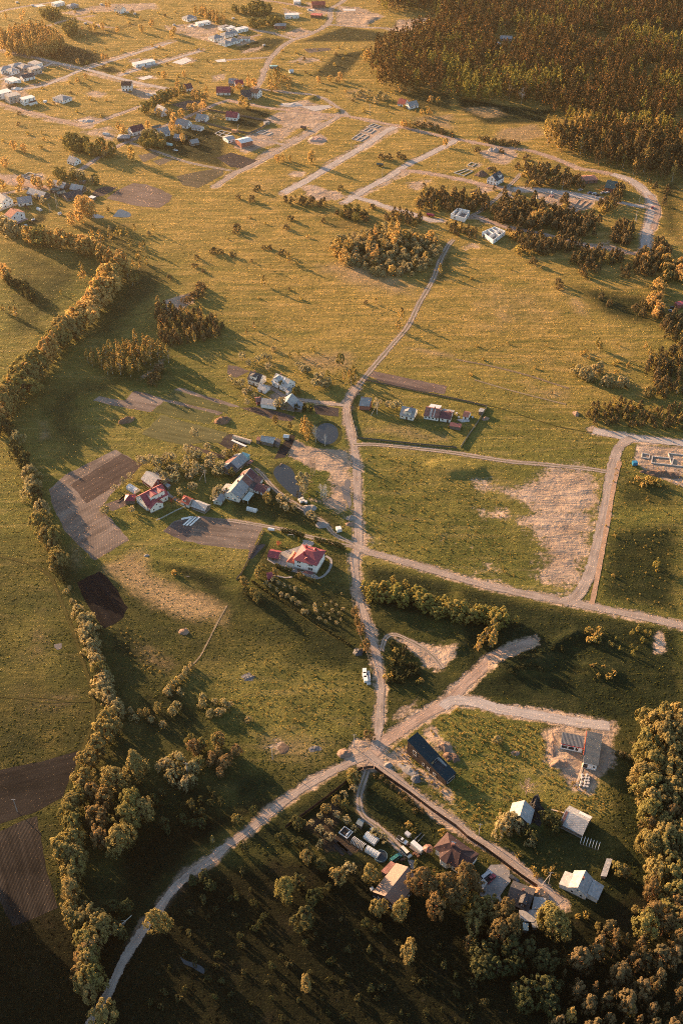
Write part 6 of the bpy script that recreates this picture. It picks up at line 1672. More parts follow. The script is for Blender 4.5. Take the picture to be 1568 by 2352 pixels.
one('grand', t(1, 0, 575, 1085), 12, 'big round golden tree beside the grey lane', .9)
spots(ts(2, 0, 150,1030, 320,1040, 490,1080, 430,1140, 260,1165), 'brownshrub', (4, 6), 'round the broken building')
spots(ts(1, 1, 1350,100, 1000,245, 775,115), 'brownshrub', (3, 4), 'on the lower plots')
grove(ts(2, 0, 160,940, 450,980, 430,1010, 170,970), 5, [('brownshrub', 1)], (2.5, 4), 'in the hedge above the pink road')
grove(ts(1, 0, 1200,850, 1400,880, 1560,950, 1568,920, 1380,850), 5, [('brownshrub', 1)], (3, 4.5), 'below the red cottage')
# ---- lower right scrub
grove([(1345,925),(1400,912),(1480,930),(1568,930),(1600,985),(1490,978),(1400,972),(1352,965)], 4.6, YP, (4.5, 6.5), 'in the dark scrub above the gravel road')
grove([(1480,830),(1530,790),(1600,770),(1600,910),(1500,900)], 5.2, [('ypine', 4), ('birch', 1)], (6, 9), 'in the dark thicket on the right edge')
spots(ts(2, 2, 850,200, 905,215, 960,190, 990,180, 930,240), 'willow', (6, 8), 'in the round clump of the right meadow')
spots(ts(2, 2, 1030,275, 1070,280, 1140,280, 1170,280), 'willow', (6, 7.5), 'in the lower clump of the right meadow')
spots(ts(2, 2, 1325,350, 1360,350), 'broad', (6, 8), 'against the dark scrub')
spots(ts(2, 2, 1000,25, 985,10), 'birch', (8, 9), 'standing above the willow clumps', 1.2)
spots(ts(2, 2, 1310,20, 1340,70, 1500,150, 1530,40), 'birch', (8, 10), 'on the upper right thicket rim', 1.1)
spots(ts(2, 2, 870,75, 900,65, 1095,150, 1120,135, 1190,160, 1110,205), 'goldshrub', (2, 3), 'strewn round the willow clumps')
# ---- young birch hedge and scrub by the crossroads
row(ts(1, 3, 985,560, 1100,555, 1230,575, 1380,620, 1500,660, 1568,680) + ts(2, 3, 130,700, 260,720, 370,720), 2.3, [('sapling', 1)], (6.5, 9), 'in the dense young row below the sandy plot', 4.2, 1.7, 4)
grove(ts(2, 3, 140,880, 200,790, 290,750, 310,820, 250,900, 170,940), 4, [('birch', 1)], (8, 10), 'in the bright clump ending the young row', 1.3)
spots(ts(1, 3, 1145,470, 1225,490), 'sapling', (5, 6), 'above the dense young row', 1.4)
grove(ts(1, 3, 1130,900, 1200,880, 1290,1000, 1350,1100, 1340,1176, 1080,1176, 1100,1020), 3.6, [('shrub', 3), ('goldshrub', 1)], (1.8, 3.2), 'in the shrubs beside the dirt loop')
grove(ts(2, 3, 890,1060, 1000,1040, 1140,1100, 1120,1160, 960,1130), 4, [('goldshrub', 1)], (1.8, 2.6), 'on the overgrown heap right of the forked road')
spots(ts(2, 3, 910,810, 940,820, 980,870, 990,810, 920,880, 970,850, 950,880), 'goldshrub', (2.4, 3.4), 'at the grassy bank')
spots(ts(2, 3, 1060,895, 1080,910, 1105,870, 1130,940, 1215,830, 1215,920, 1225,970, 1255,800, 1250,940, 1310,820, 1340,830, 1285,880), 'sapling', (3, 4.5), 'dotted behind the grassy bank', 1.2)
spots(ts(2, 3, 1385,350, 1390,370), 'sapling', (6, 8), 'alone in the dark green field', 1.3)
spots(ts(2, 3, 1085,435, 1090,160), 'goldshrub', (1.5, 2.2), 'low in the dark green field')
spots(ts(2, 2, 1250,950, 1290,960, 1330,950, 1370,960, 1400,970, 1300,985, 1350,980), 'goldshrub', (2.5, 4), 'in the clump below the footings')
row(ts(1, 2, 1420,860, 1470,840, 1530,840) , 3., [('shrub', 1)], (1.6, 2.4), 'on the green mound', 1.2)
spots(ts(2, 2, 20,860, 70,865, 120,875, 170,885), 'shrub', (1.6, 2.4), 'on the green mound')
# ---- trees by the main lane and the villa
one('rusty', t(1, 3, 880, 690), 7, 'topmost orange tree beside the lane below the villa', .8)
one('rusty', t(1, 3, 895, 755), 7, 'second orange tree beside the lane below the villa', .8)
one('rusty', t(1, 3, 918, 805), 7, 'third orange tree beside the lane below the villa', .85)
one('rusty', t(1, 3, 952, 920), 7.5, 'orange tree beside the stacked tyres by the lane', .85)
spots(ts(1, 3, 115,480, 205,430, 235,390, 180,560, 200,590), 'broad', (5.5, 7.5), 'at the garden corner of the villa', .8)
one('green', t(1, 3, 120, 545), 5, 'small dark tree below the garden corner of the villa')
one('broad', t(1, 3, 330, 412), 5, 'small yellow-green tree beside the red garden hut', .8)
one('broad', t(1, 3, 500, 440), 4.5, 'round golden bush on the villa terrace', .9)
one('maroon', t(1, 3, 350, 215), 3, 'small red shrub on the villa lawn', .8)
one('sapling', t(1, 3, 490, 190), 3.5, 'orange young tree by the villa gate')
spots(ts(1, 3, 265,490, 290,510, 315,470, 350,490, 390,510, 430,520, 465,535, 340,540, 370,570, 410,580, 450,605, 487,632), 'fruit', (2.4, 3.4), 'in the slanting row below the villa', .8)
spots(ts(1, 3, 785,565, 675,640, 715,620, 750,645, 795,670, 660,715, 705,735, 675,755, 630,735, 750,765, 780,740, 765,700, 690,700, 720,680), 'fruit', (1.8, 2.6), 'in the young orchard below the villa', .7)
spots(ts(1, 3, 545,690, 600,650, 608,680, 520,690), 'fruit', (2.5, 3.5), 'at the stone edge of the young orchard', .8)
one('goldshrub', t(0, 3, 1200, 415), 3.2, 'round golden bush alone by the wet hollow', .8)
# ---- farm gardens
grove([(322,1062),(350,1045),(400,1050),(425,1030),(470,1050),(520,1045),(515,1090),(470,1095),(420,1105),(385,1110),(350,1085)], 6.2, [('fruit', 4), ('broad', 1)], (4.5, 6.5), 'in the farm orchard beside the big ploughed field')
spots(ts(0, 2, 1330,1000, 1240,1040, 1500,1040, 1480,1070, 1520,1030, 1340,630, 1430,730, 1550,775), 'fruit', (4.5, 6), 'round the red-roofed farm')
spots(ts(0, 2, 900,930, 850,965, 795,1010, 910,1160, 730,1160, 720,1176), 'fruit', (3.5, 5), 'along the edge of the big ploughed field')
one('broad', t(0, 2, 1095, 1120), 4.5, 'small round yellow tree in front of the red-roofed farmhouse', .7)
one('maroon', t(0, 2, 1180, 1095), 3, 'dark red shrub in the red-roofed farm garden', .9)
spots(ts(1, 2, 60,740, 20,775, 30,905), 'broad', (5, 6.5), 'beside the long slate barn', .9)
one('broad', t(1, 2, 275, 1080), 8, 'golden tree beside the low maroon shed', .95)
spots(ts(1, 2, 360,1085, 410,1085, 395,1145, 460,1140), 'fruit', (4, 5.5), 'along the farm track by the pond')
spots(ts(1, 3, 570,20, 590,40), 'fruit', (4, 5), 'at the stones beside the farm track')
one('rusty', t(1, 2, 328, 540), 6, 'coral-red tree beside the brown garden strip', .8)
one('broad', t(1, 2, 428, 580), 5.5, 'yellow tree beside the coral-red tree', .7)
spots(ts(1, 2, 515,590, 535,570, 550,600), 'tall', (13, 15), 'at the round pond', .8)
spots(ts(1, 2, 575,600, 545,640), 'birch', (11, 12), 'at the round pond edge', .9)
spots(ts(1, 2, 370,300, 490,330, 460,350), 'broad', (5, 6.5), 'beside the white cottage with the dormer', .8)
spots(ts(1, 2, 375,415, 400,440, 350,430), 'fruit', (5, 6), 'between the grey barns')
spots(ts(1, 2, 475,455, 530,455, 570,465), 'green', (5, 6), 'below the grey barn gable', .8)
spots(ts(1, 2, 100,105, 145,150, 250,105, 205,130, 290,115, 280,175, 20,260, 60,290, 120,350, 185,380, 135,420, 150,330, 95,290), 'fruit', (4, 5.5), 'in the orchard round the cream house')
spots(ts(1, 2, 495,170, 550,195, 520,200, 610,250, 640,240, 630,290, 670,300, 690,270, 600,290), 'fruit', (4.5, 6), 'in the old orchard below the meadow')
spots(ts(1, 2, 430,90, 490,75, 590,45, 690,215, 730,270), 'sapling', (4, 6), 'in the rough above the old orchard', 1.5)
one('broad', t(1, 2, 775, 125), 9, 'round golden tree above the old orchard', .85)
spots(ts(1, 2, 800,230, 840,225, 865,210, 880,240, 850,260), 'birch', (8, 11), 'in the clump beside the lane bend', 1.1)
one('willow', t(1, 2, 315, 50), 3, 'small pale bush in the upper orchard meadow')
one('willow', t(0, 2, 1450, 165), 1.2, 'tiny pale bush above the pink garden bed', .8)
spots(ts(1, 2, 1030,430, 1105,435, 1165,440), 'fruit', (5, 6.5), 'on the fenced lawn between brick house and cottage')
# ---- rough ground left of the crossroads
spots(ts(0, 4, 1395,100, 1390,145, 1480,130, 1545,140, 1450,205, 1510,200, 1240,60, 1160,60), 'willow', (3, 4), 'in the rounded clump of the green hollow')
spots(ts(1, 4, 10,150, 140,250), 'willow', (2.6, 3.2), 'at the edge of the green hollow')
spots(ts(0, 4, 1085,170, 1010,205, 970,210), 'broad', (5, 7), 'in the green hollow', .75)
spots(ts(0, 4, 930,245, 1040,250, 1120,285, 1185,195, 1215,155, 900,190), 'willow', (3, 4), 'low in the green hollow')
row(ts(0, 3, 1320,1050, 1270,1110, 1210,1160) + ts(0, 4, 1180,30, 1150,60), 3.4, [('willow', 2), ('goldshrub', 1)], (2.6, 3.6), 'along the straw-coloured field edge', .8)
grove([(375,1750),(395,1730),(430,1730),(460,1750),(455,1790),(420,1800),(385,1790)], 5.2, [('willow', 3), ('broad', 1)], (4.5, 6.5), 'in the pale thicket above the bottom road')
grove([(430,1700),(480,1690),(530,1680),(545,1730),(530,1775),(470,1775),(440,1745)], 5.4, [('rusty', 3), ('broad', 1)], (6, 8.5), 'in the rusty thicket above the bottom road', .9)
spots(ts(0, 4, 1310,400, 1400,420), 'broad', (7, 8), 'on the upper rim of the rusty thicket', .8)
spots(ts(0, 4, 1320,840, 1385,810, 1455,830, 1520,820, 1390,890, 1260,940, 1330,970, 1390,970, 1130,960, 1150,1010, 1110,760, 1060,800), 'green', (4, 6), 'in the shaded hollow above the bottom road', .9)
one('birch', t(0, 4, 1463, 1070), 7, 'single golden young tree beside the bottom road', 1.3)
one('broad', t(1, 4, 65, 940), 5, 'rounded golden bush beside the bottom road', 1.)
one('green', t(1, 4, 175, 880), 5, 'dull green bush beside the bottom road')
one('brownshrub', t(1, 4, 968, 360), 4, 'dark round bush at the crossroads')
# ---- garden of the fenced plot
spots(ts(1, 4, 855,665, 870,640), 'broad', (6, 7.5), 'inside the fenced plot corner')
spots(ts(1, 4, 750,810, 680,870, 805,840), 'broad', (5, 6), 'in the fenced garden', .85)
spots(ts(1, 4, 870,730, 805,770, 750,910, 820,950, 635,920, 700,965, 635,1015, 575,970, 705,1065, 635,1115, 870,1005, 1075,1075, 1020,1030), 'fruit', (3, 4.5), 'in the fenced fruit garden', .9)
one('green', t(1, 4, 480, 970), 6.5, 'rounded green tree at the fence end')
spots(ts(1, 4, 1010,640, 1060,650, 1130,710, 1160,730, 1230,800, 1270,830, 1290,880, 1340,880, 1200,760, 1090,680), 'brownshrub', (1.8, 2.6), 'along the inside of the brown fence', .8)
spots(ts(1, 4, 1280,1015, 1480,1025, 1240,980), 'goldshrub', (2, 3), 'in the shaded garden by the trailers')
spots(ts(1, 4, 480,1100, 545,1140, 110,1130, 370,1070), 'green', (5, 7), 'below the fenced garden')
# ---- the foreground
one('grand', t(1, 5, 395, 255), 14, 'large golden tree with a sunny side in the dark meadow', .8)
one('green', t(1, 5, 480, 200), 8, 'smaller tree touching the large golden tree in the dark meadow')
one('green', t(1, 5, 590, 305), 8, 'dull green tree right of the large golden tree')
one('green', t(1, 5, 528, 445), 12, 'round grey-green tree in the dark meadow', 1.)
one('broad', t(1, 5, 760, 160), 9, 'rounded golden tree below the greenhouses', .9)
one('green', t(1, 5, 650, 80), 7, 'dull tree left of the rounded golden tree below the greenhouses')
one('fruit', t(1, 5, 835, 105), 5, 'pale small tree below the greenhouses')
one('broad', t(1, 5, 545, 25), 7, 'small golden tree below the vegetable garden')
one('broad', t(1, 5, 980, 145), 10, 'rounded golden tree left of the long orange-lit hall', .9)
one('broad', t(1, 5, 1245, 680), 11, 'oval golden tree alone in the dark foreground', .85)
one('broad', t(1, 5, 538, 905), 10, 'small golden tree at the bottom of the dark foreground', .6)
one('grand', t(1, 5, 1190, 400), 13, 'broad golden tree below the long orange-lit hall', .8)
one('broad', t(1, 5, 1045, 380), 9, 'smaller golden tree below the long orange-lit hall', .9)
one('rusty', t(1, 5, 780, 455), 2.2, 'tiny orange shrub in the dark foreground')
spots(ts(1, 5, 1330,200, 1400,260, 1430,380) + ts(2, 5, 40,250), 'bigpine', (15, 18), 'right of the long orange-lit hall')
spots(ts(1, 5, 1500,230, 1540,330) + ts(2, 5, 60,160, 120,210), 'bigpine', (14, 16), 'below the house with the bay wing')
spots(ts(2, 5, 140,350, 210,355, 150,450, 130,520, 270,400), 'broad', (8, 10), 'below the parked cars')
spots(ts(2, 5, 330,460, 380,530, 350,400, 300,560), 'bigpine', (14, 17), 'below the dark cottage')
one('grand', t(2, 5, 665, 475), 17, 'huge glowing golden tree beside the pale sheet roofs', .95)
spots(ts(2, 5, 180,760, 500,660, 260,640), 'green', (9, 11), 'in the shaded wood of the foreground')
grove(ts(2, 5, 60,600, 220,560, 420,640, 680,680, 820,620, 760,900, 640,1176, 420,1176, 300,1000, 150,850), 7.5, [('green', 3), ('pine', 1)], (9, 12), 'in the dark wood below the cottage')
grove(ts(2, 5, 820,640, 960,540, 1080,500, 1200,560, 1280,560, 1568,700, 1700,1300, 700,1300, 720,1100, 800,960), 6, [('ypine', 5), ('pine', 2), ('birch', .4)], (10, 14), 'in the pine wood of the lower corner', .95)
grove(ts(2, 5, 1270,60, 1330,0, 1640,-40, 1700,560, 1568,650, 1290,520, 1330,400, 1290,300, 1340,200), 6.6, [('bigpine', 3), ('broad', 3)], (12, 16), 'in the wood along the right edge', .95)
grove(ts(2, 4, 1260,620, 1300,420, 1320,250, 1390,210, 1440,270, 1640,240, 1700,1140, 1270,1176, 1260,1080, 1300,900, 1280,760), 6.2, [('broad', 5), ('grand', 2), ('bigpine', 1)], (12, 16), 'in the tall wood on the right edge', 1.)
spots(ts(2, 4, 1230,420, 1200,510, 1140,490, 1245,530), 'brownshrub', (2.5, 3.5), 'in front of the tall right wood')
spots(ts(2, 5, 1130,110, 1165,130), 'broad', (6, 7), 'beside the log store')
spots(ts(2, 5, 980,500, 1240,390), 'broad', (4, 5), 'in the dark hollow right of the golden tree')
spots(ts(2, 4, 350,960, 390,940, 320,1010, 430,970), 'willow', (6, 7.5), 'beside the ruined barn')
spots(ts(2, 4, 520,1060, 500,1010, 640,950, 700,960, 620,920, 690,1000), 'green', (5.5, 7), 'between the ruin and the slate barn')
spots(ts(2, 4, 290,390, 520,1100), 'willow', (3, 4), 'in the weedy plot')
spots(ts(2, 5, 540,110, 560,150, 620,130, 660,110, 690,150, 840,430, 900,420, 440,5), 'goldshrub', (1.8, 2.6), 'in the weeds by the white-walled house')
spots(ts(0, 5, 1330,190, 1400,160, 1440,220, 780,370, 570,365, 870,370, 800,500, 840,560), 'green', (4.5, 7), 'dark in the shaded bottom meadow')
spots(ts(1, 5, 100,120, 60,300, 250,430, 640,260, 690,230, 950,480, 1010,520), 'green', (3, 5), 'low in the shaded bottom meadow')
# ---- villages
V1 = 'in the village on the left'
spots(ts(0, 1, 145,70, 270,85, 345,90, 240,70, 415,95, 130,125, 15,100), 'broad', (7, 10), V1)
grove(ts(0, 0, 420,980, 480,940, 600,960, 620,1030, 480,1020), 6, [('broad', 1)], (8, 10), 'in the clump above the lane fork')
grove(ts(0, 0, 590,1020, 720,950, 780,1020, 720,1080, 620,1050), 6, [('broad', 1), ('tall', 1)], (9, 11), 'beside the lane fork')
one('grand', t(0, 0, 905, 1060), 14, 'tall oval tree alone below the lane fork', .7)
spots(ts(0, 0, 165,1020, 95,1000, 30,1120), 'broad', (7, 9), 'on the far left meadow')
grove(ts(0, 1, 330,0, 480,-10, 680,50, 690,80, 560,60, 420,50), 6, [('broad', 2), ('fruit', 1)], (6, 9), 'behind the left village')
spots(ts(0, 1, 615,135, 640,70, 250,180, 290,195, 300,210), 'fruit', (4, 6), 'in the gardens of the left village')
row(ts(0, 0, 1000,740, 1080,690, 1170,650, 1250,620), 5, [('tall', 1), ('broad', 1)], (10, 13), 'in the tall hedge of the middle village', 3, 1, 2)
spots(ts(0, 0, 1225,575, 1420,620), 'tall', (11, 13), 'by the red cottages')
spots(ts(0, 0, 1095,780, 1170,780, 1200,820, 1250,785, 1310,745, 1350,740, 1400,720, 1370,660, 1415,670, 1340,650), 'broad', (8, 11), 'in the middle village')
grove(ts(0, 0, 950,950, 1040,910, 1100,920, 1150,1000, 1000,1010), 5.5, [('broad', 2), ('willow', 1)], (7, 9), 'at the farm lane corner')
spots(ts(0, 0, 1020,860, 1180,870, 1230,890, 845,890, 820,870, 1260,950, 1120,990), 'broad', (7, 9), 'round the lower cottages')
spots(ts(0, 0, 1450,800, 1500,800, 1540,810, 1480,820), 'fruit', (4, 6), 'on the walled lawn')
spots(ts(1, 0, 100,700, 130,715), 'broad', (9, 11), 'in front of the long dark-roofed house')
one('tall', t(1, 0, 145, 560), 16, 'tall golden tree behind the long dark-roofed house')
spots(ts(1, 0, 30,620, 80,600, 180,570, 300,605), 'broad', (7, 9), 'round the long dark-roofed house')
grove(ts(1, 0, 265,540, 330,490, 380,510, 380,560, 290,590), 6, [('birch', 1)], (9, 11), 'beside the far road')
spots(ts(1, 0, 390,540, 430,555, 420,600, 340,600, 705,540, 775,525, 625,545, 760,550), 'broad', (6, 8), 'on the far meadow')
spots(ts(1, 0, 960,370, 950,385), 'broad', (10, 12), 'before the big forest')
spots(ts(1, 0, 975,640, 1050,650, 1080,670, 1020,690, 870,655, 905,640), 'willow', (5, 7), 'left of the lonely red cottage')
spots(ts(1, 0, 1190,615, 1245,630, 1395,685, 1450,690, 1335,775, 1390,770, 1210,850, 1260,860, 1500,980), 'broad', (6, 8), 'round the lonely red cottage')
spots(ts(0, 0, 1200,205, 1185,235, 975,195, 810,205, 705,180, 655,190, 620,195, 570,210, 1045,160), 'broad', (7, 9), 'dotted over the far meadow')
grove(ts(0, 0, 420,180, 500,150, 540,180, 480,240), 6, [('broad', 1)], (9, 11), 'by the far wood')
grove(ts(0, 0, 270,80, 350,60, 420,90, 380,120, 290,110), 6, [('broad', 1)], (8, 10), 'by the far lane')
spots(ts(0, 0, 735,35, 755,30, 150,120, 40,105, 165,85, 300,100), 'tall', (9, 12), 'among the farthest houses')
spots(ts(0, 0, 710,390, 740,395, 540,425, 1270,510, 1130,515, 530,550, 590,525), 'broad', (5, 8), 'between the far lanes')
grove(ts(0, 0, 1320,60, 1450,70, 1568,120, 1540,150, 1420,110), 7, [('tall', 1)], (9, 12), 'beyond the far plots')
grove(ts(1, 0, 0,60, 200,30, 300,60, 260,100, 80,70), 7, [('broad', 1)], (8, 11), 'at the top of the valley')
grove(ts(1, 0, 90,150, 270,130, 350,110, 370,150, 200,180), 7, [('broad', 1)], (8, 10), 'behind the brick bungalow')
grove(ts(0, 0, 0,250, 100,205, 280,180, 400,250, 440,300, 320,345, 200,350, 100,325, 0,300), 6.2, [('tall', 1)], (15, 19), 'in the rounded wood at the far crossroads')
spots(ts(0, 0, 60,370, 70,350), 'broad', (7, 9), 'on the corner below the rounded wood')
grove([(380,2200),(420,2080),(560,2010),(640,2140),(860,2120),(1000,2160),(1120,2260),(1150,2352),(300,2352)], 7.5, [('shrub', 4), ('green', 1)], (1.2, 2.6), 'in the dark scrub of the bottom meadow', mid=1)
MIXS = [('goldshrub', 3), ('brownshrub', 1)]
grove(ts(0, 0, 0,100, 700,60, 1568,60, 1568,150, 1100,110, 640,270, 420,250, 250,160), 26, MIXS, (2.2, 3.6), 'dotted over the farthest plots', mid=3)
grove(ts(0, 0, 600,270, 1180,300, 1568,330, 1568,560, 1000,560, 820,500, 500,410), 28, MIXS, (2, 3.4), 'dotted between the far lanes', mid=3)
grove(ts(0, 0, 0,600, 500,500, 1000,650, 700,800, 400,800, 0,700), 30, MIXS, (2, 3.2), 'dotted over the estate plots', mid=3)
grove(ts(0, 0, 0,740, 500,880, 400,1000, 0,1100), 26, MIXS, (2, 3.6), 'dotted over the left golden field', mid=3)
grove(ts(1, 0, 330,330, 700,300, 1000,330, 880,420, 640,520, 300,520), 22, MIXS, (2, 3.4), 'dotted over the hollow by the far road', mid=3)
grove(ts(1, 0, 450,560, 900,560, 1500,740, 1400,860, 900,760, 700,640), 20, MIXS, (2, 3.4), 'dotted over the rough slope below the forest', mid=3)
grove(ts(1, 1, 0,230, 350,260, 700,420, 600,900, 0,900), 34, MIXS, (1.4, 2.4), 'dotted low over the golden meadow', mid=2)
grove(ts(2, 2, 0,0, 1250,0, 1250,120, 800,420, 0,200), 24, MIXS, (1.2, 2.2), 'dotted low over the right meadow', mid=2)
# bare trees
def bare_tree(p, h, label, m=BARK_W, spread=.35, n=26, lean=None):
    b = at_mid(p, h) if lean is None else g(p)
    r = np.random.default_rng(int(p[0] * 7 + p[1]))
    o = empty('bare_tree', b, random.uniform(0, 6), label, 'tree')
    if lean: o.rotation_euler = lean
    mb = MB(); mb.tube((0, 0, -.2), (0, 0, h * .55), .17, .11, 6, cap=False); mb.tube((0, 0, h * .55), (.15, .1, h * .97), .11, .03, 5)
    mb.build('trunk', m, o)
    cb = MB()
    for i in range(n):
        q = .22 + .74 * r.random(); an = r.random() * 6.28; ln = h * spread * (1.15 - q) * (.6 + .6 * r.random())
        a = Vector((0, 0, h * q)); e = a + Vector((math.cos(an) * ln, math.sin(an) * ln, ln * (.8 + .5 * r.random())))
        cb.tube(a, e, .06, .02, 4, cap=False)
        for _ in range(4):
            s = a.lerp(e, .35 + .6 * r.random()); d = Vector(r.normal(size=3)) * ln * .28; d.z = abs(d.z) + .2
            cb.tube(s, s + d, .03, .01, 3, cap=False)
    cb.build('branch_crown', m, o)
    return o
bare_tree(t(1, 2, 605, 640), 12, 'bare white birch on the left bank of the round pond')
bare_tree(t(1, 2, 672, 680), 9, 'bare white birch on the near bank of the round pond', spread=.25)
bare_tree(t(2, 4, 492, 730), 9, 'wide bare pinkish tree behind the ruined barn', BARK_PALE, .55, 60)
bare_tree(t(2, 0, 375, 630), 17, 'bare white birch before the dark forest edge')
bare_tree(t(2, 0, 460, 660), 17, 'second bare white birch before the dark forest edge')
bare_tree(t(0, 5, 905, 430), 11, 'fallen bare white birch in the dark meadow', BARK_W, .18, 14, lean=(R(78), 0, R(-35)))
for i, q in enumerate(ts(1, 2, 500,960, 530,985, 520,1010, 545,950)):
    one('pale', q, 12 - i * .5, ['tallest pale birch on the bank of the long pond', 'second pale birch on the bank of the long pond', 'third pale birch on the bank of the long pond', 'rearmost pale birch on the bank of the long pond'][i], 1.2)
for i, q in enumerate(ts(1, 2, 575,850, 600,850, 590,870)):
    bare_tree(q, 12, ['pale bare birch on the left side of the yard clump', 'pale bare birch on the right side of the yard clump', 'pale bare birch in front of the yard clump'][i], BARK_PALE, .22, 40)
for i, q in enumerate(ts(1, 2, 640,1030, 675,1030, 660,1050)):
    bare_tree(q, 10, ['bare white birch left of the puddle group', 'bare white birch right of the puddle group', 'bare white birch in front of the puddle group'][i], BARK_W, .3, 34)
# ---- the nearest of the two commonest kinds stand one by one, the others as one mass each
def mass(kind, L, name, label):
    sh, h0, z0, R_, nc, nl, lf, lm, *_ = KINDS[kind]
    pr_ = [crown_arrays(np.random.default_rng(80 + s), sh, h0, z0, R_, nc, int(nl * .5), lf * 1.35) for s in range(5)]
    Vs, Ts = [], []
    for q, h, _, _, wide in L:
        V, tone = pr_[random.randrange(5)]; a = random.uniform(0, 6.28); k = h / h0 * random.uniform(.7, 1.15)
        c_, s_ = math.cos(a) * k * wide, math.sin(a) * k * wide
        Vs.append(V @ np.array([[c_, -s_, 0], [s_, c_, 0], [0, 0, k]], np.float32).T + np.array([q.x, q.y, 0], np.float32)); Ts.append(tone)
    V = np.concatenate(Vs)
    o = put(name, crown_mesh(name, V, np.concatenate(Ts), lm))
    tag(o, label, 'trees', kind='stuff')
n_one = {'ypine': 0, 'broad': sum(1 for o in COL.objects if o.name.startswith('broadleaf_tree'))}
for k, nm, lb in (('ypine', 'pine_thicket', 'farther young brown pines growing in strips round the new plots'), ('broad', 'village_greenery', 'farther golden broadleaf trees round the villages')):
    DEFER[k].sort(key=lambda a: (a[0] - Vector((0, 0, HC))).length)
    m_ = 295 - n_one[k]
    for q, h, lb_, gr_, wd_ in DEFER[k][:m_]: tree(k, q, h, lb_, gr_, wd_)
    if DEFER[k][m_:]: mass(k, DEFER[k][m_:], nm, lb)
WD = []
for D_, gp in ((ts(1, 4, 1100,470, 1400,300, 1568,180, 1568,900, 1340,690), 2.3), (ts(2, 4, 0,180, 560,310, 700,620, 1000,700, 1030,880, 500,960, 150,960, 0,880), 2.3), (ts(2, 5, 520,-20, 760,-60, 720,180, 600,240, 480,60), 2.2),
               ([(840,1040),(1080,1060),(1160,1180),(1240,1340),(1000,1305),(838,1240)], 4.5), ([(570,1500),(830,1580),(840,1680),(690,1700),(500,1640)], 4.5), (ts(0, 3, 720,800, 850,780, 1300,1080, 1180,1150, 900,1100), 3.6), ([(1400,1060),(1568,1080),(1568,1410),(1380,1370)], 5.)):
    WD += [(q, random.uniform(.4, 1.0), 0, 0, random.uniform(.8, 1.2)) for q in scatter([g(p) for p in D_], gp, .5) if mnoise.noise(Vector((q.x * .07, q.y * .07, 1))) > -.22]
mass('goldshrub', WD, 'weeds', 'knee-high yellow-green weeds over the rough plots')
grove(ts(2, 3, 330,1050, 520,960, 640,950, 700,1000, 560,1110, 350,1130), 4, [('shrub', 3), ('green', 1)], (1.6, 2.6), 'on the dark bushy mound above the forked road', mid=2)
grove(ts(2, 3, 640,960, 700,900, 800,850, 760,960, 680,1000), 3.6, [('shrub', 1)], (1.6, 2.4), 'behind the grassy bank', mid=1)
grove(ts(0, 4, 1000,650, 1250,620, 1500,760, 1500,1000, 1250,1000, 1080,900), 8, [('green', 2), ('shrub', 2)], (2, 2.6), 'in the hollow above the bottom road', mid=2)
# ---- the big forest
FP_ = [g(p) for p in [(845,198),(880,205),(960,216),(1060,232),(1170,250),(1262,266),(1288,272),(1248,325),(1246,336),(1295,353),(1340,372),(1400,392),(1470,408),(1540,420),(1720,432),(1900,200),(1700,-60),(900,-40),(868,15),(880,30),(1000,30),(1010,55),(940,85),(870,110),(850,150)]]
CLEAR = [g(p) for p in ts(2, 0, 240,270, 400,240, 430,300, 380,360, 250,350)]
FPTS = [q for q in scatter(FP_, 6.6, .5) if not inside(q, CLEAR) and mnoise.noise(Vector((q.x * .022, q.y * .022, 9))) > -.38]
def fk(q):
    v = mnoise.noise(Vector((q.x * .012, q.y * .012, 3.3)))
    w_ = random.random()
    if v > .3: return 'aspen' if w_ < .8 else 'pine'
    return 'pine' if w_ < .9 else 'aspen'
FPTS.sort(key=lambda q: q.length)
edge = [g(p) for p in [(900,190),(1000,200),(1170,235),(1262,255),(1290,262),(1250,330)]]
rest = []
npn = {'pine': 0, 'aspen': 0}
for q in FPTS:
    k = fk(q)
    if npn[k] < (210 if k == 'pine' else 140) and q.x < .36 * q.y + 40:
        npn[k] += 1
        tree(k, q, random.uniform(14, 24), f'{ADJ[k]} on the near side of the big forest', f'{NAME[k].replace("_", " ")} group of the big forest edge', 1.1, True)
    else: rest.append((q, k))
VV = {'pine': [], 'aspen': []}; TT = {'pine': [], 'aspen': []}
pr = {}
for k in VV:
    sh, h, z0, R_, nc, nl, lf, *_ = KINDS[k]
    pr[k] = [crown_arrays(np.random.default_rng(50 + s), sh, h, z0 * .8, R_ * 1.1, 26, 250, .95) for s in range(5)]
for q, k in rest:
    V, tone = pr[k][random.randrange(5)]
    a = random.uniform(0, 6.28); s = random.uniform(.7, 1.2); c_, s_ = math.cos(a) * s, math.sin(a) * s
    M = np.array([[c_, -s_, 0], [s_, c_, 0], [0, 0, s]], np.float32)
    VV[k].append(V @ M.T + np.array([q.x, q.y, 0], np.float32)); TT[k].append(np.clip(tone * .7 + random.random() * .3, 0, 1))
def stuff_forest(name, VV, TT):
    V = np.concatenate([np.concatenate(VV[k]) for k in VV if VV[k]]); T_ = np.concatenate([np.concatenate(TT[k]) for k in VV if VV[k]])
    me = fast_mesh(name, V.reshape(-1, 3), np.arange(len(V) * 4).reshape(-1, 4), [L_FPINE, L_FASP])
    n0 = sum(len(x) for x in VV['pine'])
    mi = np.zeros(len(V), np.int32); mi[n0:] = 1
    me.polygons.foreach_set('material_index', mi)
    me.attributes.new('leaf_tone', 'FLOAT', 'FACE').data.foreach_set('value', T_.astype(np.float32))
    return tag(put(name, me), 'deep forest of brown pines and yellow aspens over the upper right', 'forest', kind='stuff')
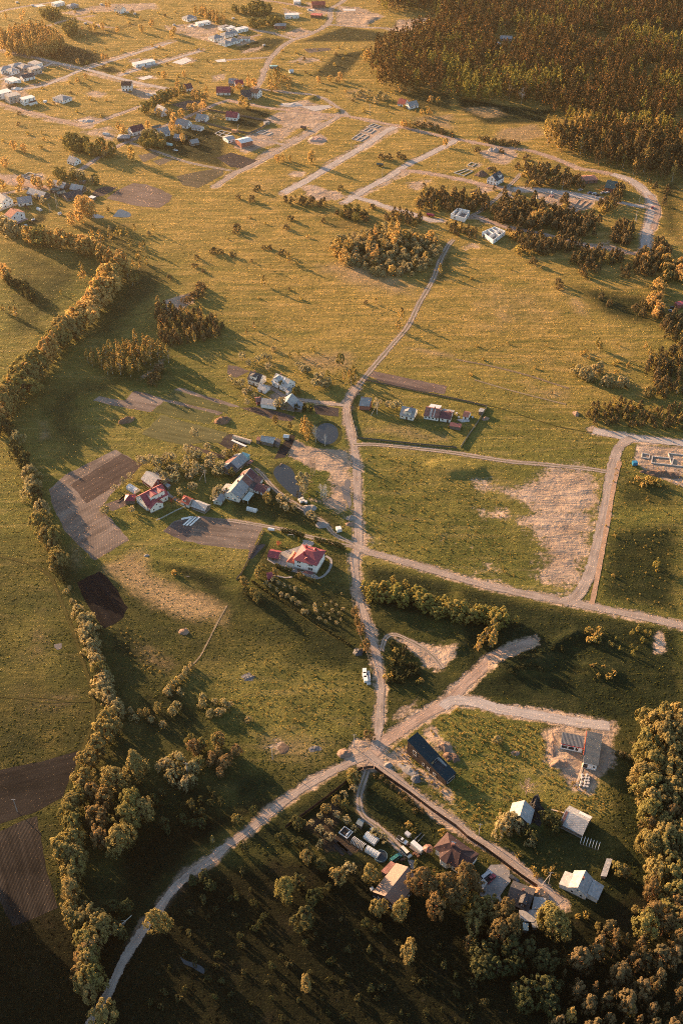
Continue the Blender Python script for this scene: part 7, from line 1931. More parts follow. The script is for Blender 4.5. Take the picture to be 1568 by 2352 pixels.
def leafmat_pos(name, c0, c1):
    m = leafmat(name, c0, c1, .4)
    n = m.node_tree.nodes; l = m.node_tree.links
    f = noise(n, l, pos(n), .09, 2)
    for x in n:
        if x.type == 'MIX' and x.inputs[0].is_linked and x.inputs[0].links[0].from_node.type == 'OBJECT_INFO':
            l.new(mr(n, l, f, .3, .7), x.inputs[0])
    return m
L_FPINE = leafmat_pos('forest_pine_needle', (.028, .026, .013), (.105, .062, .025))
L_FASP = leafmat_pos('forest_aspen_leaf', (.105, .098, .024), (.150, .125, .034))
stuff_forest('forest', VV, TT)
# unseen wood left of the frame, outlined and stretched to shade the bottom meadow
WP = [Vector(p) for p in WOODS_OUT]
V2 = {'pine': [], 'aspen': []}; T2 = {'pine': [], 'aspen': []}
for q in scatter(WP, 6.5, .4):
    k = 'aspen' if random.random() < .4 else 'pine'
    V, tone = pr[k][random.randrange(5)]
    s = random.uniform(1.0, 1.35)
    V2[k].append(V * np.array([s, s, s * 1.6], np.float32) + np.array([q.x, q.y, 0], np.float32)); T2[k].append(tone)
o = stuff_forest('unseen_wood', V2, T2); o['label'] = 'unseen wood left of the frame, shaped to shade the bottom meadow'; o['category'] = 'unseen_wood'
# ---- rough grass and weeds standing in the meadows
def tufts(n, name, seed=5):
    r = np.random.default_rng(seed)
    # even over the picture: more where the land is near
    px = r.random(n) * 1640 - 36; py = r.random(n) ** .8 * 2380 - 20
    u = (px - 784) / FP; v = (1176 - py) / FP
    dy = v * ST + CT; dz = v * CT - ST; tt = -HC / dz
    X, Y = u * tt, dy * tt
    ix = np.clip(np.searchsorted(xs, X), 0, nxs - 1); iy = np.clip(np.searchsorted(ys, Y), 0, nys - 1)
    idx = iy * nxs + ix
    keep = (ATT['sand'][idx] < .3) & (ATT['soil'][idx] < .3)
    for P, hw in KEEP_OUT:
        if hw:
            s, wv = line_w([g(p) for p in P] if not isinstance(P[0], Vector) else P, X, Y, hw, .5); keep[s[wv > .01]] = False
        else:
            s, wv = poly_w([g(p) for p in P] if not isinstance(P[0], Vector) else P, X, Y, .8); keep[s[wv > .3]] = False
    X, Y, idx = X[keep], Y[keep], idx[keep]
    dens = np.array([mnoise.noise(Vector((x * .03, y * .03, 7))) for x, y in zip(X, Y)])
    k2 = r.random(len(X)) < np.clip(.55 + dens * 1.1, .05, 1)
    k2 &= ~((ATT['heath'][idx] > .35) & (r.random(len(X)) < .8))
    X, Y, idx = X[k2], Y[k2], idx[k2]
    Z = GZ[idx]
    hgt = (.07 + .17 * r.random(len(X)) ** 2)
    wd = hgt * (2.2 + 2.2 * r.random(len(X)))
    Vs = []
    for _ in range(2):
        an = r.random(len(X)) * np.pi
        cx, sx = np.cos(an) * wd, np.sin(an) * wd
        ox, oy = (r.random(len(X)) - .5) * wd, (r.random(len(X)) - .5) * wd
        lx, ly = (r.random(len(X)) - .5) * hgt, (r.random(len(X)) - .5) * hgt
        a = np.stack([X + ox - cx * .6, Y + oy - sx * .6, Z - .05], 1); b = np.stack([X + ox + cx * .6, Y + oy + sx * .6, Z - .05], 1)
        c = np.stack([X + ox + cx * .5 + lx, Y + oy + sx * .5 + ly, Z + hgt], 1); d = np.stack([X + ox - cx * .5 + lx, Y + oy - sx * .5 + ly, Z + hgt * .8], 1)
        Vs.append(np.stack([a, b, c, d], 1))
    V = np.concatenate(Vs)
    tone = np.tile(r.random(len(X)), 2).astype(np.float32)
    lush = np.tile(np.maximum(ATT['lush'][idx], 0), 2)
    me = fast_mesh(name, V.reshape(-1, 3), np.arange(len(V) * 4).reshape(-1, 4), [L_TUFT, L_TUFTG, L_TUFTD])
    shade_w = np.tile(ATT['heath'][idx], 2)
    me.polygons.foreach_set('material_index', np.where(shade_w > .35, 2, (lush > .4)).astype(np.int32))
    me.attributes.new('leaf_tone', 'FLOAT', 'FACE').data.foreach_set('value', tone)
    return tag(put(name, me), 'rough grass and weeds standing over the meadows', 'grass', kind='stuff')
L_TUFT = leafmat_pos('dry_grass_blade', (.078, .066, .020), (.115, .088, .030))
L_TUFTD = leafmat_pos('shaded_blade', (.004, .004, .002), (.009, .008, .005))  # blades darkened to match the shade painted on the near ground
L_TUFTG = leafmat_pos('green_grass_blade', (.036, .042, .012), (.058, .058, .017))
# ================================================================== VEHICLES
def paint(name, col): return mat('paint_' + name, col, .06, .5, .35, .5)
TYRE = mat('tyre', (.022, .022, .022), .2, 4., .9, .1)
LAMP = mat('headlight_glass', (.6, .6, .58), .05, 1., .2, .6)
def car_proto(kind):
    """meshes of one kind of car, nose to +X, standing on z = 0"""
    if kind == 'car':
        L, W = 4.4, 1.75
        body = [(-2.2, .35), (2.2, .35), (2.2, .72), (1.95, .88), (.95, .96), (-1.6, .98), (-2.15, .92)]
        cab = [(-1.75, .985), (.9, .965), (.25, 1.44), (-1.15, 1.47)]
    elif kind == 'van':
        L, W = 5.4, 1.95
        body = [(-2.7, .4), (2.7, .4), (2.7, .9), (2.45, 1.1), (1.75, 1.2), (-2.7, 1.2)]
        cab = [(-2.68, 1.203), (1.72, 1.203), (1.15, 2.0), (-2.6, 2.05)]
    else:
        L, W = 4.8, 1.8
        body = [(-2.4, .45), (2.4, .45), (2.4, .85), (2.2, 1.0), (1.2, 1.05), (-2.4, 1.0)]
        cab = [(-.6, 1.053), (1.15, 1.053), (.6, 1.62), (-.5, 1.65)]
    def side(prof, w0, w1):
        k = len(prof); zs = [z for _, z in prof]; zm = max(zs)
        vs = []
        for s in (-1, 1):
            for x, z in prof: vs.append((x, s * (w0 if z < zm - .2 else w1) / 2, z))
        return MB().add(vs, [tuple(range(k)), tuple(range(k, 2 * k))[::-1]] + [((i + 1) % k, i, k + i, k + (i + 1) % k) for i in range(k)])
    out_ = {'body': side(body, W, W * .96)}
    out_['cab'] = side(cab, W * .92, W * .72)
    top = cab[2:][::-1]
    zt = max(z for _, z in cab)
    out_['roof'] = MB().box(top[0][0] + .08, top[1][0] - .12, -W * .33, W * .33, zt + .003, zt + .05)
    if kind == 'van': out_['roof'] = MB().box(-2.6, 1.15, -W * .36, W * .36, zt + .003, zt + .06)
    out_['wheels'] = [(x, s * (W / 2 - .08), .33) for x in (L * .31, -L * .30) for s in (-1, 1)]
    out_['lamps'] = [(L / 2 + .005, s * W * .36, .72) for s in (-1, 1)]
    if kind == 'pickup': out_['bed'] = MB().box(-2.3, -.72, -W * .40, W * .40, 1.0, 1.22)
    return out_
CPM = {}
def car(kind, label, p0, p1, pm, group=None, bedm=None, z=0.):
    """a car seen with its tail at p0 and its nose at p1"""
    if kind not in CPM:
        d = car_proto(kind)
        CPM[kind] = {k: d[k].mesh(k, paint('white', (.6, .6, .58))) for k in ('body', 'roof')} | {'glass': d['cab'].mesh('glasshouse', GLASS),
            'wheel': MB().tube((0, -.11, 0), (0, .11, 0), .33, n=12).mesh('wheel', TYRE), 'lamp': MB().box(-.03, .02, -.16, .16, -.08, .08).mesh('headlight', LAMP),
            'w': d['wheels'], 'l': d['lamps'], 'bed': d['bed'].mesh('load_bed', TYRE) if 'bed' in d else None}
    P = CPM[kind]
    a, b = g(p0, .8), g(p1, .8)
    c = (a + b) / 2; c.z = z
    e = empty('parked_' + kind, c, math.atan2(b.y - a.y, b.x - a.x), label, {'car': 'car', 'van': 'van', 'pickup': 'pickup truck'}[kind], group)
    def paint_(o):
        o.material_slots[0].link = 'OBJECT'; o.material_slots[0].material = pm
    o = put('body', P['body'], e); paint_(o)
    put('glasshouse', P['glass'], e)
    o = put('roof', P['roof'], e); paint_(o)
    for q in P['w']: put('wheel', P['wheel'], e, q)
    for q in P['l']: put('headlight', P['lamp'], e, q)
    if P['bed']: put('load_bed', P['bed'], e)
    return e
PW, PS, PD, PB, PR = paint('white', (.6, .6, .58)), paint('silver', (.38, .39, .40)), paint('dark', (.03, .032, .036)), paint('blue', (.05, .09, .20)), paint('red', (.30, .035, .05))
PGR = paint('green', (.03, .14, .13))
Zd_ = lambda *a: zz(1680, 3040, 5.6, *a)
car('car', 'dark car parked along the brown fence above the tan-topped cottage', *Zd_(785, 335, 630, 215), PD)
car('pickup', 'crimson pickup parked beside the grey box garage', *Zd_(190, 325, 300, 215), PR)
car('van', 'pale van squeezed between the crimson pickup and the house wall', *Zd_(105, 255, 225, 160), PS)
ZT = lambda *a: zz(1340, 2900, 7.84, *a)
car('van', 'white van with a cream roof on the garden driveway', *ZT(550, 630, 800, 890), paint('cream', (.62, .57, .46)))
car('van', 'dark green van among scrap behind the long tan hall', *ZT(270, 1000, 520, 820), PGR)
car('pickup', 'white-sided open truck parked head-on behind the cream-roofed van', *ZT(460, 340, 680, 490), PW)
car('car', 'white car on the mown grass below the village farms', *ts(0, 0, 1195, 1030, 1225, 1036), PW)
car('car', 'white car beside the villa above the left tree belt', *zz(0, 690, 6.533, 45, 450, 120, 475), PW)
car('car', 'silver car parked in the yard on the right picture edge', *ts(2, 1, 1470, 960, 1500, 972), PS)
car('car', 'dark car beside the silver car on the right picture edge', *ts(2, 1, 1480, 940, 1512, 945), PD)
car('car', 'red car on the grey road bend by the forest', *ts(2, 1, 1352, 262, 1358, 240), PR)
for i, (x, y, m, lb) in enumerate(((925, 150, PB, 'blue car at the left end of the builders yard line'), (955, 155, PW, 'white car in the builders yard line'), (975, 165, PD, 'dark car in the builders yard line'),
                              (1015, 150, PS, 'silver car before the dark teal roof'), (1045, 148, PW, 'white car before the dark teal roof'), (860, 130, PS, 'silver car at the head of the builders yard'))):
    car('car', lb, t(2, 1, x - 12, y + 3), t(2, 1, x + 12, y - 3), m)
# trailers and tanks
def trailer(label, A, B, wd, h, m, name='trailer', round_=False, cat=None):
    a, b = g(A, h * .6), g(B, h * .6); c, rz, L = axis_of(a, b)
    e = empty(name, c, rz, label, cat or name.replace('_', ' ').split()[-1])
    if round_:
        n = 12; pr_ = [(math.cos(2 * math.pi * i / n) * wd / 2, h / 2 + .35 + math.sin(2 * math.pi * i / n) * h / 2) for i in range(n)]
        MB().extr(pr_, -L / 2, L / 2).build('tank', m, e)
    else: MB().box(-L / 2, L / 2, -wd / 2, wd / 2, .55, h).box(-L / 2 + .1, L / 2 - .1, -wd / 2 + .1, wd / 2 - .1, h + .002, h + .06).build('body', m, e)
    MB().box(L / 2, L / 2 + 1.1, -.06, .06, .5, .6).build('drawbar', METAL, e)
    for s in (-1, 1):
        for x in (-.5, .35): MB().tube((x, s * wd / 2 - s * .12, .33), (x, s * wd / 2 + s * .08, .33), .33, n=10).build('wheel', TYRE, e)
    return e
trailer('dark tank trailer on the plot between the grey lanes', *ts(1, 0, 1025, 1130, 1070, 1135), 2.2, 2.2, paint('tank_green', (.06, .075, .06)), 'tank_trailer', True, 'trailer')
trailer('dark red tank trailer beside the pale track to the first shell house', *ts(1, 1, 1370, 300, 1420, 310), 2.2, 2.2, PR, 'tank_trailer', True, 'trailer')
trailer('rusty barrel-shaped site hut beside the sandy terrace road', *ts(1, 0, 505, 875, 540, 880), 2.6, 2.6, mat('rust_tank', (.16, .10, .08), .3, 1.), 'site_hut', True, 'hut')
trailer('orange site cabin between footings and brick hall', *zz(560, 260, 3.92, 1000, 785, 1070, 790), 3, 3, mat('orange_cabin', (.50, .27, .14), .1, 1.), 'site_cabin', False, 'cabin')
trailer('bright blue tool wagon beside the long stepped foundation', *ts(2, 2, 1218, 840, 1250, 838), 2.4, 2.6, paint('wagon_blue', (.02, .16, .30)), 'tool_wagon', False, 'wagon')
trailer('white boxy trailer at the upper end of the scrap yard', *ZT(665, 215, 780, 305), 1.7, 1.7, paint('trailer_grey', (.42, .42, .43)), 'box_trailer', False, 'trailer')
trailer('long white caravan beside the octagonal garden roof', *ZT(840, 480, 1130, 730), 2.0, 2.2, paint('caravan', (.55, .58, .57)), 'caravan', False, 'caravan')
trailer('covered boat on a trailer beside the long white caravan', *ZT(780, 600, 1050, 785), 1.3, 1.0, mat('grey_tarpaulin', (.16, .14, .13), .2, 1.), 'boat_trailer', False, 'trailer')
trailer('white box trailer in the golden field left of the lone bungalow', *ts(0, 0, 302, 702, 322, 696), 2.4, 2.4, PW, 'box_trailer', False, 'trailer')
trailer('white block container on the grass by the junction', *ts(1, 3, 748, 122, 782, 116), 2.8, 2.6, paint('container', (.66, .66, .62)), 'container', False, 'container')
trailer('horizontal white tank behind the villa hedge', *ts(1, 3, 280, 118, 322, 124), 1.8, 1.7, PW, 'fuel_tank', True, 'tank')
# octagonal garden roof
gz = g(ZT(1285, 640), 2.6); gz.z = 0
e = empty('gazebo', gz, .3, 'octagonal brown-roofed gazebo beside the bay-windowed house', 'gazebo')
P8 = [Vector((2.1 * math.cos(i * math.pi / 4), 2.1 * math.sin(i * math.pi / 4), 0)) for i in range(8)]
mb = MB(); mb.add([(p.x, p.y, 2.4) for p in P8] + [(0, 0, 3.5)], [(i, (i + 1) % 8, 8) for i in range(8)] + [tuple(range(8))[::-1]]); mb.build('roof', mat('copper_roof', (.17, .085, .06), .2, .6, .5, .3), e)
for p in P8: MB().box(p.x * .88 - .07, p.x * .88 + .07, p.y * .88 - .07, p.y * .88 + .07, 0, 2.39).build('post', WOOD, e)
# round pool
pc = g(zz(1240, 2900, 5.227, 512, 590)); 
e = empty('garden_pool', pc, 0, 'round dark garden pool beside the greenhouses', 'pool')
mb = MB(); n = 20
vs = []; 
for r_, z in ((2.7, 0), (2.7, 1.0), (2.45, 1.0), (2.45, .8)):
    vs += [(r_ * math.cos(6.283 * i / n), r_ * math.sin(6.283 * i / n), z) for i in range(n)]
mb.add(vs, [(k * n + i, k * n + (i + 1) % n, (k + 1) * n + (i + 1) % n, (k + 1) * n + i) for k in range(3) for i in range(n)]); mb.build('pool_wall', mat('pool_blue', (.06, .11, .14), .1, 1.), e)
MB().add([(2.44 * math.cos(6.283 * i / n), 2.44 * math.sin(6.283 * i / n), .78) for i in range(n)], [tuple(range(n))]).build('water', W_POND, e)

# ================================================================== GREENHOUSES
def film():
    m, n, l = nodes('greenhouse_film')
    v = objvec(n)
    c = ramp(n, l, noise(n, l, v, .8, 3), [(.3, (.50, .53, .52)), (.7, (.66, .68, .66))])
    p = n.new('ShaderNodeBsdfPrincipled'); l.new(c, p.inputs['Base Color']); p.inputs['Roughness'].default_value = .35
    tr = n.new('ShaderNodeBsdfTransparent'); mx = n.new('ShaderNodeMixShader'); mx.inputs[0].default_value = .82
    l.new(tr.outputs[0], mx.inputs[1]); l.new(p.outputs[0], mx.inputs[2])
    out(n, l, mx.outputs[0]); return m
FILM = film()
def greenhouse(label, A, B, wd, h, nrib=7, gothic=False, bare=False, m=None):
    a, b = g(A, h * .8), g(B, h * .8); c, rz, L = axis_of(a, b)
    e = empty('greenhouse', c, rz, label, 'greenhouse')
    if gothic: pr_ = [(-wd / 2, 0), (-wd / 2, h * .62), (0, h), (wd / 2, h * .62), (wd / 2, 0)]
    else: pr_ = [(-wd / 2 * math.cos(math.pi * i / 10), h * math.sin(math.pi * i / 10) ** .8) for i in range(11)]
    k = len(pr_)
    if not bare:
        mb = MB(); vs = [(x, y, z) for x in (-L / 2, L / 2) for y, z in pr_]
        mb.add(vs, [(i, i + 1, k + i + 1, k + i) for i in range(k - 1)] + [tuple(range(k)), tuple(range(k, 2 * k))[::-1]])
        mb.build('cover', m or FILM, e)
    fr = TRIM
    for j in range(nrib):
        x = -L / 2 + L * j / (nrib - 1)
        mb = MB(); w_ = .05 if not bare else .10
        po = [(y * 1.02, z * 1.01 + .02) for y, z in pr_]; pi_ = [(y * (1 - .02 - w_ / wd), z * (1 - .01) - w_ * .5) for y, z in pr_]
        vs = [(x + s, *q) for s in (-w_, w_) for q in po + pi_]
        n2 = 2 * k
        fs = [(i, i + 1, n2 + i + 1, n2 + i) for i in range(k - 1)] + [(k + i + 1, k + i, n2 + k + i, n2 + k + i + 1) for i in range(k - 1)] + [(i, k + i, k + i + 1, i + 1) for i in range(k - 1)] + [(n2 + i + 1, n2 + k + i + 1, n2 + k + i, n2 + i) for i in range(k - 1)]
        mb.add(vs, fs); mb.build('arch', fr, e)
    MB().box(-L / 2 - .06, L / 2 + .06, -wd / 2 - .08, -wd / 2, 0, .18).box(-L / 2 - .06, L / 2 + .06, wd / 2, wd / 2 + .08, 0, .18).build('base_board', WOOD, e)
    return e
Zg = lambda *a: zz(1180, 2850, 7.84, *a)
greenhouse('bare white hooped greenhouse frame in the fenced garden', *Zg(480, 760, 785, 960), 3.0, 2.2, 9, bare=True)
greenhouse('straight-sided pale greenhouse above the bare hoops', *Zg(830, 620, 1130, 830), 3.4, 2.4, 8, gothic=True)
greenhouse('pale tunnel greenhouse next to the round garden pool', *zz(1240, 2900, 5.227, 255, 405, 480, 545), 3.0, 2.2, 6)
greenhouse('long white tunnel greenhouse beside the red-roofed farmhouse', *zz(420, 1630, 4.9, 160, 365, 300, 455), 4.2, 2.5, 8)
greenhouse('short white tunnel greenhouse on the grass below the carport', *ts(1, 2, 135, 1143, 200, 1160), 2.6, 1.9, 5)
greenhouse('white tunnel greenhouse on the brown garden above the villa lawn', *zz(0, 690, 6.533, 865, 255, 945, 295), 2.8, 2.0, 4)
greenhouse('small white greenhouse standing alone right of the pole pair', *zz(0, 690, 6.533, 1340, 385, 1405, 365), 2.6, 1.9, 3)
greenhouse('small white greenhouse on the lawn below the left villa', *zz(0, 690, 6.533, 510, 685, 610, 645), 3.0, 2.0, 4)
greenhouse('white greenhouse on the plot left of the maroon-roofed house', *ts(0, 0, 712, 915, 755, 920), 3, 2.1, 4)
greenhouse('pale turquoise tunnel greenhouse below the yard bushes', *ts(0, 0, 1150, 985, 1185, 992), 3, 2.0, 4, m=mat('turquoise_film', (.36, .52, .50), .1, .8, .5, .3))
greenhouse('tattered empty hoop tunnel in the farm garden', *ts(1, 2, 40, 650, 160, 685), 3., 1.8, 9, m=mat('old_film', (.45, .34, .24), .3, .8))
# frame greenhouse without glass
Af, Bf = zz(1780, 2780, 4.612, 1215, 770, 1500, 875)
greenhouse('derelict glassless greenhouse frame below the slate-roofed barn', Af, Bf, 3.2, 2.2, 7, gothic=True, bare=True)
# cold frame in the vegetable garden
e = empty('cold_frame', g(Zg(275, 610)), math.radians(-38), 'white-edged cold frame with an arched cover in the fenced garden', 'cold frame')
for q in ((-2.2, 2.2, -2., -1.7), (-2.2, 2.2, 1.7, 2.), (-2.2, -1.9, -1.7, 1.7), (1.9, 2.2, -1.7, 1.7)): MB().box(*q, 0, .5).build('side_board', TRIM, e)
mb = MB(); mb.extr([(-1.5, .5), (-1., 1.1), (1., 1.1), (1.5, .5)], .9, 1.5); mb.build('arched_cover', TRIM, e)
MB().box(-1.9, 1.9, -1.7, 1.7, 0, .25).build('bed', mat('bed_soil', (.03, .025, .022), .2, 1.), e)

# ================================================================== FENCES, HEDGES, POLES
def fence(label, D, h, m, gap=3., tk=.06, name='fence', post=True, rails=False, closed=False):
    P = resample([g(p) for p in D], gap)
    e = empty(name, P[0], 0, label, 'fence' if 'fence' in name else name)
    o = P[0]
    mb = MB()
    for a, b in zip(P[:-1], P[1:]):
        d = (b - a).normalized(); s = Vector((-d.y, d.x, 0)) * tk / 2
        a2, b2 = a - o + d * .061, b - o - d * .061
        if rails:
            for z in (.35, h - .15): mb.prism([a2 + s, a2 - s, b2 - s, b2 + s], z, z + .12)
        else: mb.prism([a2 + s, a2 - s, b2 - s, b2 + s], .06, h)
    mb.build('fence_panel', m, e)
    if post:
        pm = MB().box(-.06, .06, -.06, .06, -.1, h + .08).mesh('post', m)
        for p in P[:100]: put('post', pm, e, p - o)
    return e
FBROWN = mat('brown_fence_sheet', (.050, .030, .024), .25, 1., .6, .2)
FGREY = mat('grey_fence', (.20, .185, .17), .2, 1.)
FWOOD = mat('fence_board', (.17, .13, .10), .3, 1.5)
fence('tall brown sheet fence climbing from the dark garden to the crossroads gate', ts(1, 4, 400, 1003, 540, 903, 680, 800, 800, 705, 905, 605, 930, 597), 2.0, FBROWN)
fence('brown sheet gate across the garden driveway at the crossroads', ts(1, 4, 935, 597, 970, 592, 1003, 592), 1.9, mat('gate_brown', (.09, .06, .05), .2, 1.), name='gate_fence')
fence('long brown sheet fence beside the lane down to the cottage', ts(1, 4, 1010, 594, 1060, 632, 1250, 765, 1400, 880, 1568, 995) + ts(2, 4, 80, 1070, 190, 1140) + ts(2, 5, 330, 70, 450, 160, 560, 235), 2.0, FBROWN)
fence('low grey fence along the lane past the fenced lawn', ts(1, 2, 905, 340, 870, 395, 845, 450, 850, 510, 890, 665), 1.2, FGREY)
fence('long wire-and-board fence below the fenced lawn', ts(1, 2, 890, 668, 1100, 690, 1300, 712, 1568, 735) + ts(2, 2, 10, 738), 1.2, mat('dull_fence', (.11, .10, .08), .2, 1.))
fence('pale fence up the far side of the fenced lawn', ts(2, 2, 35, 733, 90, 650, 150, 565, 215, 455), 1.3, FGREY)
fence('weathered fence along the top of the fenced lawn', ts(1, 2, 950, 270, 1100, 300, 1300, 345, 1568, 400) + ts(2, 2, 110, 425, 215, 450), 1.1, FWOOD)
fence('wooden fence down the left side of the villa garden', ts(1, 3, 250, 130, 215, 210, 150, 320, 95, 430, 60, 470), 1.4, FWOOD)
fence('mesh fence along the lane beside the villa orchard', ts(1, 3, 815, 290, 830, 420, 850, 560, 870, 700, 900, 830, 940, 930, 975, 1030, 990, 1110), 1.2, mat('mesh_fence', (.13, .125, .11), .2, 1.), rails=True)
fence('concrete wall round the villa above the left tree belt', zz(0, 690, 6.533, 0, 345, 150, 290, 300, 235, 420, 200, 520, 245), 1.8, mat('concrete_wall', (.46, .42, .37), .15, .8), name='garden_wall', post=False, tk=.25)
fence('white pillared wall below the red-roofed farmhouse', zz(420, 1630, 4.9, 640, 985, 730, 950, 815, 905, 900, 860, 980, 820, 1055, 785, 1135, 750), 1.0, mat('wall_white', (.50, .48, .45), .1, 1.), name='garden_wall', gap=5., tk=.12, rails=True)
fence('grey board wall round the mown village lawn', zz(560, 260, 3.92, 660, 500, 900, 545, 1100, 580, 1400, 640, 1540, 665, 1400, 760, 1240, 830, 1080, 800, 830, 740, 560, 660, 400, 615), 1.8, mat('board_wall', (.15, .125, .105), .2, 1.), gap=6.)
fence('dark fence along the lane of the left village', zz(0, 620, 3.92, 0, 480, 100, 420, 200, 375, 330, 400, 410, 470), 1.5, mat('dark_red_fence', (.13, .075, .06), .2, 1.))
fence('rail fence by the long stepped foundation road', ts(2, 2, 1010, 930, 995, 1010, 970, 1110, 960, 1176), .5, mat('ditch_edge', (.16, .12, .10), .2, 1.), rails=True, post=False)
def hedge(label, D, h, wd, m=None, gap=.5, seed=1):
    """a clipped evergreen hedge: a dense body of leaf-sized faces"""
    P = resample([g(p) for p in D], gap)
    r = np.random.default_rng(seed); V = []; T_ = []
    for p in P:
        hh = h * (.85 + .25 * r.random())
        v, tone = crown_arrays(r, 'column', hh, .0, wd / 2, 12, 150, .42)
        V.append(v + np.array([p.x - P[0].x, p.y - P[0].y, 0], np.float32)); T_.append(tone)
    me = crown_mesh('hedge', np.concatenate(V), np.concatenate(T_), m or L_THUJA)
    return tag(put('hedge', me, None, P[0]), label, 'hedge')
hedge('tall dark thuja hedge right of the villa gate', ts(1, 3, 603, 200, 680, 218, 770, 240, 805, 262), 3.0, 1.6)
hedge('tall dark thuja hedge left of the villa gate', ts(1, 3, 375, 140, 450, 150, 522, 178), 3.0, 1.6, seed=2)
hedge('dark thuja hedge along the lower edge of the villa yard', ts(1, 3, 330, 375, 390, 400, 440, 408), 2.4, 1.4, seed=3)
hedge('low overgrown hedge slanting below the villa orchard', ts(1, 3, 170, 480, 300, 570, 430, 650, 560, 735, 700, 830, 850, 925), 1.1, 1.2, L_GREEN, .8, 4)
hedge('dark clipped hedge beside the pale paving of the long tan hall', zz(1240, 2900, 5.227, 1165, 700, 1150, 850), 2.2, 1.6, seed=6)
for i in range(14):                                               # clipped thujas below the villa terrace
    q = g(Zv(440 + i * 42, 1175 + i * 10 + (8 if i % 2 else 0)))
    tree('cypress', q, random.uniform(2.2, 3.0), 'narrow clipped thuja in the row below the villa terrace', 'clipped thujas below the villa terrace')
def pole(label, p, h, a_frame=None, arm=True, m=None, lamp=False):
    b = g(p)
    e = empty('street_lamp' if lamp else 'utility_pole', b, 0, label, 'street lamp' if lamp else 'utility pole')
    m = m or mat('pole_concrete', (.40, .37, .34), .15, 1.)
    MB().tube((0, 0, -.3), (0, 0, h), .17, .10, 8).build('post', m, e)
    if a_frame: MB().tube((a_frame[0], a_frame[1], -.2), (0, 0, h * .9), .14, .09, 8).build('brace', m, e)
    if arm and not lamp:
        MB().box(-.9, .9, -.05, .05, h - .55, h - .43).build('crossarm', METAL, e)
        for x in (-.8, 0, .8): MB().tube((x, 0, h - .425), (x, 0, h - .2), .05, .03, 6).build('insulator', TRIM, e)
    if lamp:
        MB().tube((0, 0, h - .02), (1.2, 0, h + .25), .05, .04, 6).build('lamp_arm', METAL, e)
        MB().box(1.1, 1.6, -.12, .12, h + .2, h + .32).build('lamp_head', METAL, e)
    return e
Zp = lambda *a: zz(0, 690, 6.533, *a)
pole('very tall braced pole beside the left village garden', Zp(1315, 280), 15, (1.6, .5))
pole('braced pole between the small greenhouses', Zp(1155, 365), 7.5, (1.6, -.2))
pole('braced pole on the fenced lawn beside a blossoming tree', zz(1240, 1380, 3.267, 278, 250), 9, (-4, -1.5))
pole('braced pole in the farm orchard', zz(420, 1630, 4.9, 1485, 330), 9, (-4., 1.5))
pole('pole on the sandy corner of the crossroads', t(1, 4, 870, 445), 9)
pole('pole beside the rubbish heap below the black house', t(1, 4, 1272, 712), 9)
pole('pole on the meadow left of the crossroads', t(1, 4, 310, 530), 9)
pole('pole in the pale thicket above the bottom road', t(0, 4, 1295, 640), 9)
pole('pole in the brown bottom field', t(0, 4, 122, 890), 9)
pole('braced pole among weeds beside the white-walled house', zz(1680, 3040, 5.6, 1375, 395), 9, (-2.4, 0))
pole('white-topped pole at the lane below the ruined barn', t(2, 4, 160, 1050), 8)
pole('tall braced pole before the dark forest edge', t(1, 0, 1397, 632), 13, (1.2, .4))
pole('braced pole inside the road bend', t(2, 1, 1232, 375), 12, (1.2, .4))
pole('thin pole in the field below the lonely red cottage', t(1, 0, 978, 795), 11)
pole('pole at the garden edge below the left village lane', t(0, 1, 90, 100), 9, (1., .4))
for x, y, c_, r_, lb in ((735, 130, 2, 1, 'street lamp at the builders yard'), (1262, 225, 2, 1, 'street lamp inside the road bend'), (1065, 40, 1, 1, 'street lamp on the plot by the grey lane'),
                         (852, 1030, 1, 0, 'street lamp beside the middle grey lane'), (283, 1075, 1, 0, 'street lamp at the junction below the brick hall'), (72, 910, 1, 0, 'street lamp between cabin and brick hall'), (1445, 1160, 1, 0, 'street lamp beside the right grey lane')):
    pole(lb, t(c_, r_, x, y), 7, None, False, None, True)
# overhead wire running down past the white-walled house
def wire(label, A, ha, B, hb):
    a, b = g(A), g(B); a.z, b.z = ha, hb
    mb = MB(); P = [a.lerp(b, i / 8) - Vector((0, 0, 1.2 * (1 - (i / 4 - 1) ** 2))) for i in range(9)]
    for p, q in zip(P[:-1], P[1:]): mb.tube(p - a, q - a, .03, n=4, cap=False)
    o = mb.build('power_line', METAL); o.location = a
    return tag(o, label, 'wire')
wire('power line sagging from the crossroads pole over the lane', t(1, 4, 870, 445), 8.6, t(1, 4, 1272, 712), 8.6)

# ================================================================== HEAPS, STACKS, DEBRIS
def heap(name, label, p, rx, ry, h, m, rz=0., cat='heap', seed=0, rough=.35):
    n, k = 30, 10
    r = np.random.default_rng(seed + int(p[0] * 3 + p[1])); o0 = r.random() * 99
    V = [(0, 0, h)]
    for j in range(1, k + 1):
        f = j / k
        for i in range(n):
            a = 6.283 * i / n; ca, sa = math.cos(a), math.sin(a)
            nz = mnoise.fractal(Vector((ca * f * rx * .35 + o0, sa * f * ry * .35, o0)), .8, 2.1, 4)
            nr = mnoise.noise(Vector((ca * 1.6 + o0, sa * 1.6, 1)))
            z = max(.05, h * ((1 - f ** 1.4) + nz * rough * 1.5)) if j < k else -.08
            V.append((ca * rx * f * (1 + nr * rough * .8), sa * ry * f * (1 + nr * rough * .8), z))
    F = [(0, 1 + i, 1 + (i + 1) % n) for i in range(n)] + [(1 + (j - 1) * n + i, 1 + j * n + i, 1 + j * n + (i + 1) % n, 1 + (j - 1) * n + (i + 1) % n) for j in range(1, k) for i in range(n)]
    o = MB().add(V, F).build(name, m, None, rough < .5)
    o.location = g(p); o.rotation_euler = (0, 0, rz)
    return tag(o, label, cat)
